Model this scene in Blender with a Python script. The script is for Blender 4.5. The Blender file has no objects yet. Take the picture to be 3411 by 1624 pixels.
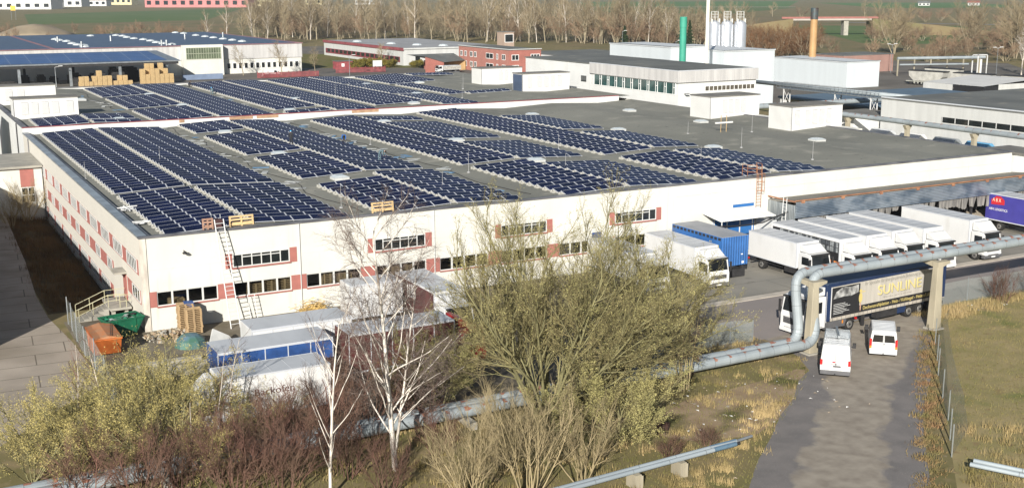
import bpy, bmesh, math, random
import numpy as np
from mathutils import Vector, Matrix, Euler
PI = math.pi
R = math.radians
SC = bpy.context.scene
COL = SC.collection

# ------------------------------------------------------------------ camera, sky, sun, exposure
cam = bpy.data.cameras.new('camera')
cam_o = bpy.data.objects.new('camera', cam)
COL.objects.link(cam_o)
SC.camera = cam_o
cam.sensor_width = 36.0
cam.lens = 36.0 * 3899.785 / 3411.0
cam.clip_start = 1.0
cam.clip_end = 9000.0
pitch, roll, yaw = R(12.239), R(0.233), R(28.267)
fwd = Vector((math.sin(yaw) * math.cos(pitch), math.cos(yaw) * math.cos(pitch), -math.sin(pitch)))
r0 = Vector((math.cos(yaw), -math.sin(yaw), 0)); d0 = fwd.cross(r0)
rv = r0 * math.cos(roll) + d0 * math.sin(roll)
dv = -r0 * math.sin(roll) + d0 * math.cos(roll)
mw = Matrix(((rv.x, -dv.x, -fwd.x, -16.255), (rv.y, -dv.y, -fwd.y, -89.921), (rv.z, -dv.z, -fwd.z, 25.679), (0, 0, 0, 1)))
cam_o.matrix_world = mw

SUN_AZ, SUN_EL = R(220.0), R(22.0)          # azimuth clockwise from +Y
world = bpy.data.worlds.new('World')
SC.world = world
world.use_nodes = True
wn = world.node_tree
bg = wn.nodes['Background']
sky = wn.nodes.new('ShaderNodeTexSky')
sky.sky_type = 'NISHITA'
sky.sun_disc = False
sky.sun_elevation = SUN_EL
sky.sun_rotation = SUN_AZ
sky.air_density = 1.0
sky.dust_density = 0.6
wn.links.new(sky.outputs[0], bg.inputs[0])
bg.inputs[1].default_value = 0.055
sun = bpy.data.lights.new('sun', 'SUN')
sun.energy = 5.0
sun.angle = R(0.5)
sun.color = (1.0, 0.955, 0.88)
sun_o = bpy.data.objects.new('sun', sun)
COL.objects.link(sun_o)
sd = Vector((math.sin(SUN_AZ) * math.cos(SUN_EL), math.cos(SUN_AZ) * math.cos(SUN_EL), math.sin(SUN_EL)))
sun_o.rotation_euler = sd.to_track_quat('Z', 'Y').to_euler()
SC.view_settings.view_transform = 'Standard'
SC.view_settings.look = 'None'
SC.view_settings.exposure = 0.68
SC.view_settings.gamma = 1.0
SC.view_settings.use_curve_mapping = False
SC.cycles.max_bounces = 6
SC.cycles.transparent_max_bounces = 24

# ------------------------------------------------------------------ materials
MATS = {}
def _n(nt, t, **kw):
    n = nt.nodes.new(t)
    for k, v in kw.items():
        if k.startswith('i_'): n.inputs[k[2:].replace('_', ' ')].default_value = v
        else: setattr(n, k, v)
    return n
def mat(name, col, rough=0.7, metal=0.0, var=0.0, scale=1.0, col2=None, det=4.0, bump=0.0, bscale=None, spec=0.4, lo=0.35, hi=0.65, stretch=None):
    """plain procedural surface: two tones mixed by noise, optional bump"""
    if name in MATS: return MATS[name]
    m = bpy.data.materials.new(name); m.use_nodes = True; MATS[name] = m
    nt = m.node_tree; b = nt.nodes['Principled BSDF']
    b.inputs['Roughness'].default_value = rough; b.inputs['Metallic'].default_value = metal
    b.inputs['Specular IOR Level'].default_value = spec
    c1 = tuple(col) + (1,)
    if col2 is None:
        col2 = tuple(min(1, c * (1 - var)) for c in col)
    c2 = tuple(col2) + (1,)
    tc = _n(nt, 'ShaderNodeTexCoord')
    src = tc.outputs['Object']
    if stretch:
        mp = _n(nt, 'ShaderNodeMapping'); mp.inputs['Scale'].default_value = stretch
        nt.links.new(src, mp.inputs[0]); src = mp.outputs[0]
    no = _n(nt, 'ShaderNodeTexNoise'); no.inputs['Scale'].default_value = scale; no.inputs['Detail'].default_value = det
    nt.links.new(src, no.inputs['Vector'])
    cr = _n(nt, 'ShaderNodeValToRGB')
    cr.color_ramp.elements[0].position = lo; cr.color_ramp.elements[0].color = c1
    cr.color_ramp.elements[1].position = hi; cr.color_ramp.elements[1].color = c2
    nt.links.new(no.outputs['Fac'], cr.inputs[0]); nt.links.new(cr.outputs[0], b.inputs['Base Color'])
    if bump:
        n2 = _n(nt, 'ShaderNodeTexNoise'); n2.inputs['Scale'].default_value = bscale or scale * 4; n2.inputs['Detail'].default_value = 6
        nt.links.new(src, n2.inputs['Vector'])
        bp = _n(nt, 'ShaderNodeBump'); bp.inputs['Strength'].default_value = bump
        nt.links.new(n2.outputs['Fac'], bp.inputs['Height']); nt.links.new(bp.outputs[0], b.inputs['Normal'])
    return m
def add_layer(m, col, scale, lo, hi, det=6.0, stretch=None, rough=None, kind='noise', off=(0, 0, 0)):
    """mix one more tone over a material's base colour, through a second noise"""
    nt = m.node_tree; b = nt.nodes['Principled BSDF']
    old = b.inputs['Base Color'].links[0].from_socket
    tc = _n(nt, 'ShaderNodeTexCoord'); mp = _n(nt, 'ShaderNodeMapping')
    mp.inputs['Scale'].default_value = stretch or (1, 1, 1); mp.inputs['Location'].default_value = off
    nt.links.new(tc.outputs['Object'], mp.inputs[0])
    if kind == 'noise':
        no = _n(nt, 'ShaderNodeTexNoise'); no.inputs['Scale'].default_value = scale; no.inputs['Detail'].default_value = det
        out = no.outputs['Fac']
    elif kind == 'voronoi':
        no = _n(nt, 'ShaderNodeTexVoronoi'); no.inputs['Scale'].default_value = scale
        out = no.outputs['Distance']
    nt.links.new(mp.outputs[0], no.inputs['Vector'])
    cr = _n(nt, 'ShaderNodeValToRGB')
    cr.color_ramp.elements[0].position = lo; cr.color_ramp.elements[0].color = (0, 0, 0, 1)
    cr.color_ramp.elements[1].position = hi; cr.color_ramp.elements[1].color = (1, 1, 1, 1)
    if lo > hi:
        cr.color_ramp.elements[0].position = hi; cr.color_ramp.elements[0].color = (1, 1, 1, 1)
        cr.color_ramp.elements[1].position = lo; cr.color_ramp.elements[1].color = (0, 0, 0, 1)
    nt.links.new(out, cr.inputs[0])
    mx = _n(nt, 'ShaderNodeMix', data_type='RGBA')
    nt.links.new(cr.outputs[0], mx.inputs['Factor']); nt.links.new(old, mx.inputs['A'])
    mx.inputs['B'].default_value = tuple(col) + (1,)
    nt.links.new(mx.outputs['Result'], b.inputs['Base Color'])
    return m
def add_lines(m, col, w, h, mortar, off=0.5, rot=0.0, amount=1.0, plane='XY'):
    """thin lines in a grid (slab joints, sheet seams), through a brick texture"""
    nt = m.node_tree; b = nt.nodes['Principled BSDF']
    old = b.inputs['Base Color'].links[0].from_socket
    tc = _n(nt, 'ShaderNodeTexCoord'); mp = _n(nt, 'ShaderNodeMapping')
    mp.inputs['Rotation'].default_value = {'XY': (0, 0, rot), 'XZ': (R(90), 0, 0), 'YZ': (R(90), R(90), 0)}[plane]
    nt.links.new(tc.outputs['Object'], mp.inputs[0])
    br = _n(nt, 'ShaderNodeTexBrick'); br.offset = off; br.squash = 1.0
    br.inputs['Scale'].default_value = 1.0; br.inputs['Brick Width'].default_value = w; br.inputs['Row Height'].default_value = h
    br.inputs['Mortar Size'].default_value = mortar; br.inputs['Mortar Smooth'].default_value = 0.1
    nt.links.new(mp.outputs[0], br.inputs['Vector'])
    mx = _n(nt, 'ShaderNodeMix', data_type='RGBA')
    ml = _n(nt, 'ShaderNodeMath', operation='MULTIPLY'); ml.inputs[1].default_value = amount
    nt.links.new(br.outputs['Fac'], ml.inputs[0])
    nt.links.new(ml.outputs[0], mx.inputs['Factor']); nt.links.new(old, mx.inputs['A'])
    mx.inputs['B'].default_value = tuple(col) + (1,)
    nt.links.new(mx.outputs['Result'], b.inputs['Base Color'])
    return m
def add_corr(m, period, axis='X', strength=0.6, depth=0.05):
    """corrugated / ribbed sheet: a wave bump across one object axis"""
    nt = m.node_tree; b = nt.nodes['Principled BSDF']
    tc = _n(nt, 'ShaderNodeTexCoord')
    wv = _n(nt, 'ShaderNodeTexWave', bands_direction=axis); wv.inputs['Scale'].default_value = 0.314 / period
    nt.links.new(tc.outputs['Object'], wv.inputs['Vector'])
    bp = _n(nt, 'ShaderNodeBump'); bp.inputs['Strength'].default_value = strength; bp.inputs['Distance'].default_value = depth
    nt.links.new(wv.outputs['Fac'], bp.inputs['Height']); nt.links.new(bp.outputs[0], b.inputs['Normal'])
    return m
def glass(name, col, rough=0.05):
    if name in MATS: return MATS[name]
    m = mat(name, col, rough, spec=0.8, var=0.5, scale=0.7); return m

def mesh_fence_mat():
    m = bpy.data.materials.new('chain_link'); m.use_nodes = True
    nt = m.node_tree; b = nt.nodes['Principled BSDF']; out = nt.nodes['Material Output']
    b.inputs['Base Color'].default_value = (.28, .31, .29, 1); b.inputs['Roughness'].default_value = .6
    tr = _n(nt, 'ShaderNodeBsdfTransparent'); mx = _n(nt, 'ShaderNodeMixShader')
    tc = _n(nt, 'ShaderNodeTexCoord'); mp = _n(nt, 'ShaderNodeMapping'); mp.inputs['Rotation'].default_value = (0, R(45), 0)
    nt.links.new(tc.outputs['Object'], mp.inputs[0])
    br = _n(nt, 'ShaderNodeTexBrick'); br.offset = 0
    for k, v in (('Scale', 1.0), ('Brick Width', .07), ('Row Height', .07), ('Mortar Size', .007), ('Mortar Smooth', 0.0)): br.inputs[k].default_value = v
    sx = _n(nt, 'ShaderNodeSeparateXYZ'); cx = _n(nt, 'ShaderNodeCombineXYZ')
    nt.links.new(mp.outputs[0], sx.inputs[0]); nt.links.new(sx.outputs['X'], cx.inputs['X']); nt.links.new(sx.outputs['Z'], cx.inputs['Y'])
    nt.links.new(cx.outputs[0], br.inputs['Vector'])
    nt.links.new(br.outputs['Fac'], mx.inputs[0]); nt.links.new(tr.outputs[0], mx.inputs[1]); nt.links.new(b.outputs[0], mx.inputs[2])
    nt.links.new(mx.outputs[0], out.inputs['Surface'])
    return m
def thin_glass_mat():
    m = bpy.data.materials.new('window_glass'); m.use_nodes = True
    nt = m.node_tree; out = nt.nodes['Material Output']; nt.nodes.remove(nt.nodes['Principled BSDF'])
    tr = _n(nt, 'ShaderNodeBsdfTransparent'); tr.inputs[0].default_value = (.62, .66, .66, 1)
    gl = _n(nt, 'ShaderNodeBsdfGlossy'); gl.inputs['Roughness'].default_value = .08
    fr = _n(nt, 'ShaderNodeTexNoise'); fr.inputs['Scale'].default_value = 1.3
    sc = _n(nt, 'ShaderNodeMath', operation='MULTIPLY'); sc.inputs[1].default_value = .13; nt.links.new(fr.outputs[0], sc.inputs[0])
    mx = _n(nt, 'ShaderNodeMixShader')
    nt.links.new(sc.outputs[0], mx.inputs[0]); nt.links.new(tr.outputs[0], mx.inputs[1]); nt.links.new(gl.outputs[0], mx.inputs[2])
    nt.links.new(mx.outputs[0], out.inputs['Surface'])
    return m

# walls and roofs
WALL = mat('cream_render', (.60, .59, .54), .85, var=.10, scale=.35, bump=.05, bscale=8)
add_layer(WALL, (.52, .48, .41), 1.0, .60, .80, stretch=(1.6, 1.6, .16)); add_layer(WALL, (.44, .40, .34), 2.4, .68, .82, det=8, off=(5, 5, 0)); add_lines(WALL, (.50, .46, .39), 6.0, 2.4, .012, off=0, plane='XZ', amount=.6)
WALLW = mat('white_sheet', (.60, .605, .59), .6, var=.08, scale=.5)
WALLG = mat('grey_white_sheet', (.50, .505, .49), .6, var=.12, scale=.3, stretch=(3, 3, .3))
PLANT = mat('plant_room_panel', (.60, .60, .585), .6, var=.07, scale=.6); add_layer(PLANT, (.48, .47, .445), 1.1, .62, .8, stretch=(1, 1, .4))
PINK = mat('red_panel', (.36, .135, .112), .75, var=.14, scale=1.5)
ROOF = mat('bitumen_roof', (.225, .222, .190), .9, col2=(.172, .172, .148), scale=.09, det=8, bump=.25, bscale=6, spec=.2)
add_layer(ROOF, (.275, .265, .225), .35, .56, .70)
add_layer(ROOF, (.09, .088, .08), 1.7, .66, .74, det=3)
add_layer(ROOF, (.30, .28, .23), .6, .70, .78, det=9, off=(7, 3, 0))
add_lines(ROOF, (.13, .13, .12), 9.0, 1.05, .02, amount=.4)
ROOF2 = mat('dark_roof', (.15, .155, .145), .9, col2=(.11, .115, .11), scale=.12, det=8, spec=.2); add_layer(ROOF2, (.22, .21, .18), .3, .58, .75)
ROOFT = mat('plant_roof', (.20, .19, .17), .9, col2=(.13, .125, .115), scale=.5, det=6, spec=.2)
COPING = mat('grey_flashing', (.19, .19, .20), .55, metal=.3, var=.4, scale=.5, col2=(.09, .09, .10))
ZINC = mat('zinc_sheet', (.45, .48, .50), .4, metal=.6, var=.35, scale=.6)
REDCOP = mat('red_coping', (.26, .07, .08), .7, var=.3, scale=.6)
BRICK = mat('red_brick', (.33, .115, .09), .85, var=.2, scale=.5); add_lines(BRICK, (.42, .25, .2), .25, .08, .006, plane='XZ', amount=.5)
CONC = mat('concrete', (.36, .34, .29), .9, var=.25, scale=.8, bump=.15, bscale=10)
PILLAR = mat('pillar_concrete', (.36, .32, .235), .9, var=.3, scale=.9, stretch=(1, 1, .3), bump=.1, bscale=9)
DARK = mat('interior_shade', (.012, .012, .014), .8)  # near-black colour standing in for the shade of unlit interiors
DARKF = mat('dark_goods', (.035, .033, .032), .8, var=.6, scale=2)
FRAME = mat('window_frame', (.55, .55, .53), .5)
WFRAME = mat('white_frame', (.78, .78, .76), .5)
PANE = glass('dark_pane', (.020, .024, .024), .08)
GPANE = glass('green_pane', (.030, .085, .080), .12)
TGLASS = thin_glass_mat()
GALV = mat('galvanised_steel', (.40, .43, .45), .45, metal=.7, var=.3, scale=1.2)
RUST = mat('rusty_steel', (.21, .085, .04), .8, col2=(.33, .15, .07), scale=2.5)
STEELW = mat('white_steel', (.58, .58, .57), .45)
# solar
CELL = mat('solar_cell', (.0055, .0075, .032), .20, var=.35, scale=.8, spec=.22)
def per_object(m, lo, hi):
    nt = m.node_tree; b = nt.nodes['Principled BSDF']; old = b.inputs['Base Color'].links[0].from_socket
    oi = _n(nt, 'ShaderNodeObjectInfo'); mr = _n(nt, 'ShaderNodeMapRange'); mr.inputs['To Min'].default_value = lo; mr.inputs['To Max'].default_value = hi
    nt.links.new(oi.outputs['Random'], mr.inputs['Value'])
    mx = _n(nt, 'ShaderNodeMix', data_type='RGBA', blend_type='MULTIPLY'); mx.inputs['Factor'].default_value = 1.0
    nt.links.new(old, mx.inputs['A']); nt.links.new(mr.outputs[0], mx.inputs['B']); nt.links.new(mx.outputs['Result'], b.inputs['Base Color'])
per_object(CELL, .7, 1.5)
ALU = mat('aluminium_frame', (.60, .62, .65), .4, metal=.25)
RACK = mat('rack_white', (.42, .41, .37), .6, var=.25, scale=3)
PVBLUE = mat('solar_roof_blue', (.035, .060, .125), .4, var=.25, scale=.15, spec=.25); add_lines(PVBLUE, (.16, .19, .24), 6.0, 1.1, .05, amount=.6)
PVBRIGHT = mat('solar_canopy_blue', (.045, .10, .24), .4, var=.2, scale=.2, spec=.3); add_lines(PVBRIGHT, (.4, .45, .5), 5.3, 3.0, .05, off=0, amount=.7)
DOME = mat('rooflight_dome', (.50, .54, .55), .25, var=.1, scale=1, spec=.6)
# ground
GRASS0 = mat('dry_ground', (.205, .165, .085), .95, col2=(.145, .13, .055), scale=.18, det=10, bump=.3, bscale=3, spec=.1)
add_layer(GRASS0, (.27, .205, .12), .5, .52, .68); add_layer(GRASS0, (.125, .13, .045), .07, .55, .68, det=8, off=(3, 8, 0)); add_layer(GRASS0, (.26, .21, .14), 2.2, .64, .72, det=8)
MEADOW = mat('rough_meadow', (.30, .24, .125), .95, col2=(.23, .20, .09), scale=.5, det=10, bump=.4, bscale=5, spec=.1)
add_layer(MEADOW, (.13, .15, .045), .16, .56, .70, det=8); add_layer(MEADOW, (.22, .16, .085), 1.4, .58, .72); add_layer(MEADOW, (.16, .085, .04), .22, .64, .76, off=(9, 2, 0))
EARTH = mat('bare_earth', (.33, .25, .165), .95, col2=(.23, .165, .10), scale=.5, det=10, bump=.4, bscale=4, spec=.1)
add_layer(EARTH, (.105, .10, .04), .35, .52, .66); add_layer(EARTH, (.40, .36, .29), 2.0, .64, .72, det=9)
SLAB = mat('concrete_slabs', (.36, .31, .255), .9, col2=(.28, .24, .195), scale=.25, det=8, bump=.1, bscale=6, spec=.2)
add_layer(SLAB, (.17, .14, .10), .5, .62, .76, stretch=(.4, 1, 1)); add_layer(SLAB, (.22, .185, .14), .12, .5, .7, off=(4, 4, 0)); add_lines(SLAB, (.09, .075, .055), 6.0, 2.6, .045, off=.35, rot=R(4), amount=.8)
YARD = mat('dock_yard', (.27, .25, .21), .9, col2=(.21, .20, .175), scale=.2, det=8, bump=.1, bscale=6, spec=.2); add_layer(YARD, (.11, .10, .085), .5, .62, .76); add_lines(YARD, (.11, .10, .08), 7, 3.5, .05, amount=.6)
ASPH = mat('yard_asphalt', (.27, .235, .215), .85, col2=(.225, .20, .185), scale=.15, det=8, bump=.1, bscale=20, spec=.25, stretch=(.3, 1, 1)); add_layer(ASPH, (.13, .115, .10), .4, .64, .8, stretch=(.25, 1, 1))
ROAD = mat('access_asphalt', (.195, .178, .168), .9, col2=(.150, .140, .134), scale=.6, det=9, bump=.35, bscale=25, spec=.2)
add_layer(ROAD, (.28, .26, .24), 14, .62, .70, det=3); add_layer(ROAD, (.11, .10, .095), .5, .66, .78, det=9)
DIRT = mat('road_dust', (.33, .295, .24), .95, col2=(.28, .25, .205), scale=.5, det=10, bump=.2, bscale=12, spec=.1); add_layer(DIRT, (.17, .15, .125), .55, .64, .76, det=8, stretch=(1, 1.6, 1))
def road_mix(m, dust):
    nt = m.node_tree; b = nt.nodes['Principled BSDF']; old = b.inputs['Base Color'].links[0].from_socket
    at = _n(nt, 'ShaderNodeAttribute', attribute_name='across'); tc = _n(nt, 'ShaderNodeTexCoord')
    n1 = _n(nt, 'ShaderNodeTexNoise'); n1.inputs['Scale'].default_value = .33; n1.inputs['Detail'].default_value = 9; n1.inputs['Roughness'].default_value = .62
    nt.links.new(tc.outputs['Object'], n1.inputs['Vector'])
    sm = _n(nt, 'ShaderNodeMath', operation='MULTIPLY_ADD'); sm.inputs[1].default_value = .75
    nt.links.new(n1.outputs['Fac'], sm.inputs[0]); nt.links.new(at.outputs['Fac'], sm.inputs[2])
    cr = _n(nt, 'ShaderNodeValToRGB'); cr.color_ramp.elements[0].position = .80; cr.color_ramp.elements[0].color = (0, 0, 0, 1); cr.color_ramp.elements[1].position = .90; cr.color_ramp.elements[1].color = (1, 1, 1, 1)
    nt.links.new(sm.outputs[0], cr.inputs[0])
    n2 = _n(nt, 'ShaderNodeTexNoise'); n2.inputs['Scale'].default_value = 1.1; n2.inputs['Detail'].default_value = 10; nt.links.new(tc.outputs['Object'], n2.inputs['Vector'])
    c2 = _n(nt, 'ShaderNodeValToRGB'); c2.color_ramp.elements[0].position = .35; c2.color_ramp.elements[0].color = (*dust, 1); c2.color_ramp.elements[1].position = .68; c2.color_ramp.elements[1].color = (dust[0] * .72, dust[1] * .70, dust[2] * .70, 1)
    nt.links.new(n2.outputs['Fac'], c2.inputs[0])
    mx = _n(nt, 'ShaderNodeMix', data_type='RGBA'); nt.links.new(cr.outputs[0], mx.inputs['Factor']); nt.links.new(old, mx.inputs['A']); nt.links.new(c2.outputs[0], mx.inputs['B'])
    nt.links.new(mx.outputs['Result'], b.inputs['Base Color'])
road_mix(ROAD, (.31, .275, .225))
KERB = mat('kerb_concrete', (.48, .43, .36), .9, var=.2, scale=.8)
FIELD = mat('green_field', (.085, .135, .045), .95, col2=(.115, .15, .06), scale=.02, det=6, spec=.1, stretch=(1, .3, 1))
FIELD2 = mat('winter_crop', (.08, .165, .045), .95, col2=(.09, .155, .05), scale=.01, det=6, spec=.1)
ROUGH = mat('brown_rough', (.20, .15, .085), .95, col2=(.135, .13, .06), scale=.03, det=10, spec=.1)
# vegetation
BIRCH = mat('birch_bark', (.62, .57, .50), .8, col2=(.14, .11, .09), scale=2.2, det=6, lo=.50, hi=.66, stretch=(1, 1, .5), spec=.15)
BIRCHT = mat('birch_twig', (.20, .155, .13), .85, var=.3, scale=.6, spec=.15)
WILB = mat('willow_bark', (.24, .22, .11), .9, col2=(.16, .15, .08), scale=1.5, spec=.1)
WILT = mat('willow_twig', (.26, .22, .11), .9, col2=(.19, .165, .08), scale=.4, spec=.1)
CATKIN = mat('willow_catkin', (.36, .32, .135), .9, col2=(.25, .235, .10), scale=.5, spec=.1)
SHLEAF = mat('shrub_leaf', (.50, .41, .16), .85, col2=(.34, .295, .105), scale=.6, spec=.1)
REDT = mat('red_twig', (.140, .075, .058), .9, col2=(.115, .080, .055), scale=.5, spec=.1)
TANT = mat('tan_twig', (.36, .29, .17), .9, col2=(.25, .205, .115), scale=.5, spec=.1)
WOODB = mat('wood_bark', (.30, .255, .175), .9, col2=(.20, .17, .115), scale=.3, spec=.1)
WOODT = mat('wood_twig', (.32, .255, .16), .95, col2=(.23, .185, .115), scale=.12, spec=.1)
WOODT2 = mat('brown_twig', (.29, .19, .12), .95, col2=(.22, .15, .095), scale=.12, spec=.1)
PALEB = mat('pale_bark', (.60, .55, .48), .9, col2=(.36, .31, .26), scale=.6, spec=.1)
CONIF = mat('conifer_needle', (.018, .034, .014), .9, col2=(.035, .052, .02), scale=.6, spec=.1)
CONIFB = mat('blue_conifer', (.045, .068, .045), .9, col2=(.03, .05, .03), scale=.6, spec=.1)
DRYG = mat('dry_grass_blade', (.40, .30, .15), .9, col2=(.19, .155, .06), scale=.25, spec=.1)
GRNG = mat('green_grass_blade', (.12, .125, .035), .9, col2=(.20, .165, .07), scale=.3, spec=.1)
# vehicles and things
VWHITE = mat('vehicle_white', (.62, .62, .61), .3, var=.05, scale=.6, spec=.5); add_layer(VWHITE, (.48, .47, .44), .7, .55, .85, stretch=(1, 1, .35))
VGREY = mat('roof_grey', (.50, .515, .53), .45, var=.2, scale=.5, stretch=(1, .3, 1))
TYRE = mat('tyre_rubber', (.022, .021, .020), .85, var=.4, scale=3)
RIM = mat('rim_steel', (.33, .32, .30), .45, metal=.5, var=.3, scale=3)
CHAS = mat('chassis_black', (.030, .029, .030), .7, var=.4, scale=2)
DGREY = mat('bumper_grey', (.10, .10, .105), .6, var=.2, scale=2)
WSCR = mat('windscreen', (.018, .021, .024), .03, var=.5, scale=.7, spec=.22)
LAMP = mat('headlamp', (.72, .74, .74), .15, spec=.8)
REDL = mat('tail_light', (.42, .02, .02), .2)
ORGL = mat('orange_lens', (.55, .20, .03), .3)
NAVY = mat('navy_paint', (.016, .032, .085), .45, var=.2, scale=.8)
NAVYR = mat('navy_tarp_roof', (.060, .085, .14), .6, var=.3, scale=.7, stretch=(1, .3, 1))
BLUEC = mat('container_blue', (.035, .13, .36), .5, var=.2, scale=.8); add_corr(BLUEC, .28, 'X', .9)
BLUET = mat('tarp_blue', (.03, .085, .26), .5, var=.4, scale=1.2)
PURP = mat('truck_violet', (.055, .05, .27), .45, var=.15, scale=.8)
MAROON = mat('maroon_side', (.095, .026, .024), .6, var=.4, scale=.9)
REDP = mat('red_paint', (.33, .018, .022), .4, var=.2, scale=1)
BANNER = mat('banner_beige', (.45, .42, .37), .7, var=.2, scale=.7, stretch=(1, 3, .3))
BLACKP = mat('black_print', (.018, .018, .020), .6)
GOLD = mat('gold_print', (.55, .47, .20), .6)
YELLOWP = mat('yellow_print', (.52, .42, .15), .6)
TXTGREY = mat('grey_print', (.21, .20, .18), .7)
TXTWHITE = mat('white_print', (.72, .72, .70), .7)
PURPRED = mat('red_print', (.45, .02, .03), .6)
ORANGE = mat('skip_orange', (.58, .155, .035), .55, var=.25, scale=1.5); add_layer(ORANGE, (.22, .10, .05), 1.6, .60, .74)
GREENS = mat('skip_green', (.012, .13, .065), .5, var=.3, scale=1.5); add_layer(GREENS, (.16, .10, .05), 2.2, .66, .76)
WOODP = mat('pallet_wood', (.42, .29, .155), .85, var=.3, scale=2.5)
WOODN = mat('new_pallet_wood', (.62, .44, .22), .8, var=.2, scale=2.5)
CARDB = mat('cardboard_crate', (.45, .30, .14), .85, var=.25, scale=1)
PIPE = mat('pipe_lagging', (.33, .375, .395), .5, metal=.1, col2=(.24, .275, .30), scale=.35, det=5, stretch=(.4, 1, 1))
PIPER = mat('pipe_lagging_rusty', (.30, .335, .35), .5, metal=.1, col2=(.23, .26, .275), scale=.5)
RUSTP = mat('rust_patch', (.17, .060, .038), .85, col2=(.27, .13, .09), scale=3)
TEAL = mat('teal_stack', (.045, .30, .21), .5, var=.15, scale=.4)
YELST = mat('ochre_stack', (.43, .26, .115), .5, var=.2, scale=.3)
SILO = mat('silo_steel', (.60, .62, .65), .35, metal=.6, var=.12, scale=.5)
ROOFTILE = mat('roof_tile_red', (.27, .085, .06), .8, var=.25, scale=.3)
PINKW = mat('pink_wall', (.52, .20, .19), .8, var=.15, scale=.1)
YELW = mat('yellow_wall', (.62, .55, .33), .8, var=.15, scale=.1)
CHIP = mat('wood_chips', (.42, .27, .145), .95, col2=(.30, .19, .10), scale=1.5, det=8, bump=.4)
CURT = mat('dock_curtain', (.21, .20, .185), .7, col2=(.12, .115, .11), scale=1.2, stretch=(3, 1, .5))
CORRV = add_corr(mat('ribbed_zinc', (.42, .45, .46), .4, metal=.6, col2=(.27, .30, .32), scale=1.0, stretch=(1, 4, .4)), .22, 'Y', .8)
CORRH = add_corr(mat('corrugated_fascia', (.40, .45, .50), .35, metal=.65, col2=(.17, .22, .28), scale=.5, det=3, stretch=(.9, 1, 1.6), lo=.42, hi=.60), .16, 'Z', .9)
RIBW = add_corr(mat('ribbed_white', (.62, .62, .60), .55, var=.06, scale=.5), .22, 'Y', .7)
RIBWX = add_corr(mat('ribbed_white_roof', (.76, .76, .73), .55, var=.1, scale=.8), .25, 'X', .6)
CLAD = add_corr(mat('grey_cladding', (.50, .49, .475), .6, col2=(.40, .39, .38), scale=.6, stretch=(2, 2, .2)), .5, 'X', .25)
SHIRTB = mat('blue_jacket', (.03, .13, .42), .8, var=.3, scale=6)
CLOTHD = mat('dark_clothes', (.022, .023, .027), .85, var=.3, scale=6)
CLOTHG = mat('grey_blue_clothes', (.11, .17, .20), .85, var=.3, scale=6)
SKIN = mat('skin', (.42, .25, .18), .6)
HELMET = mat('blue_cap', (.05, .33, .60), .5)
HAIR = mat('dark_hair', (.02, .015, .012), .8)

per_object(REDT, .75, 1.6); per_object(WOODT, .75, 1.25); per_object(WOODT2, .7, 1.25); per_object(VWHITE, .93, 1.05)
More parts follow.
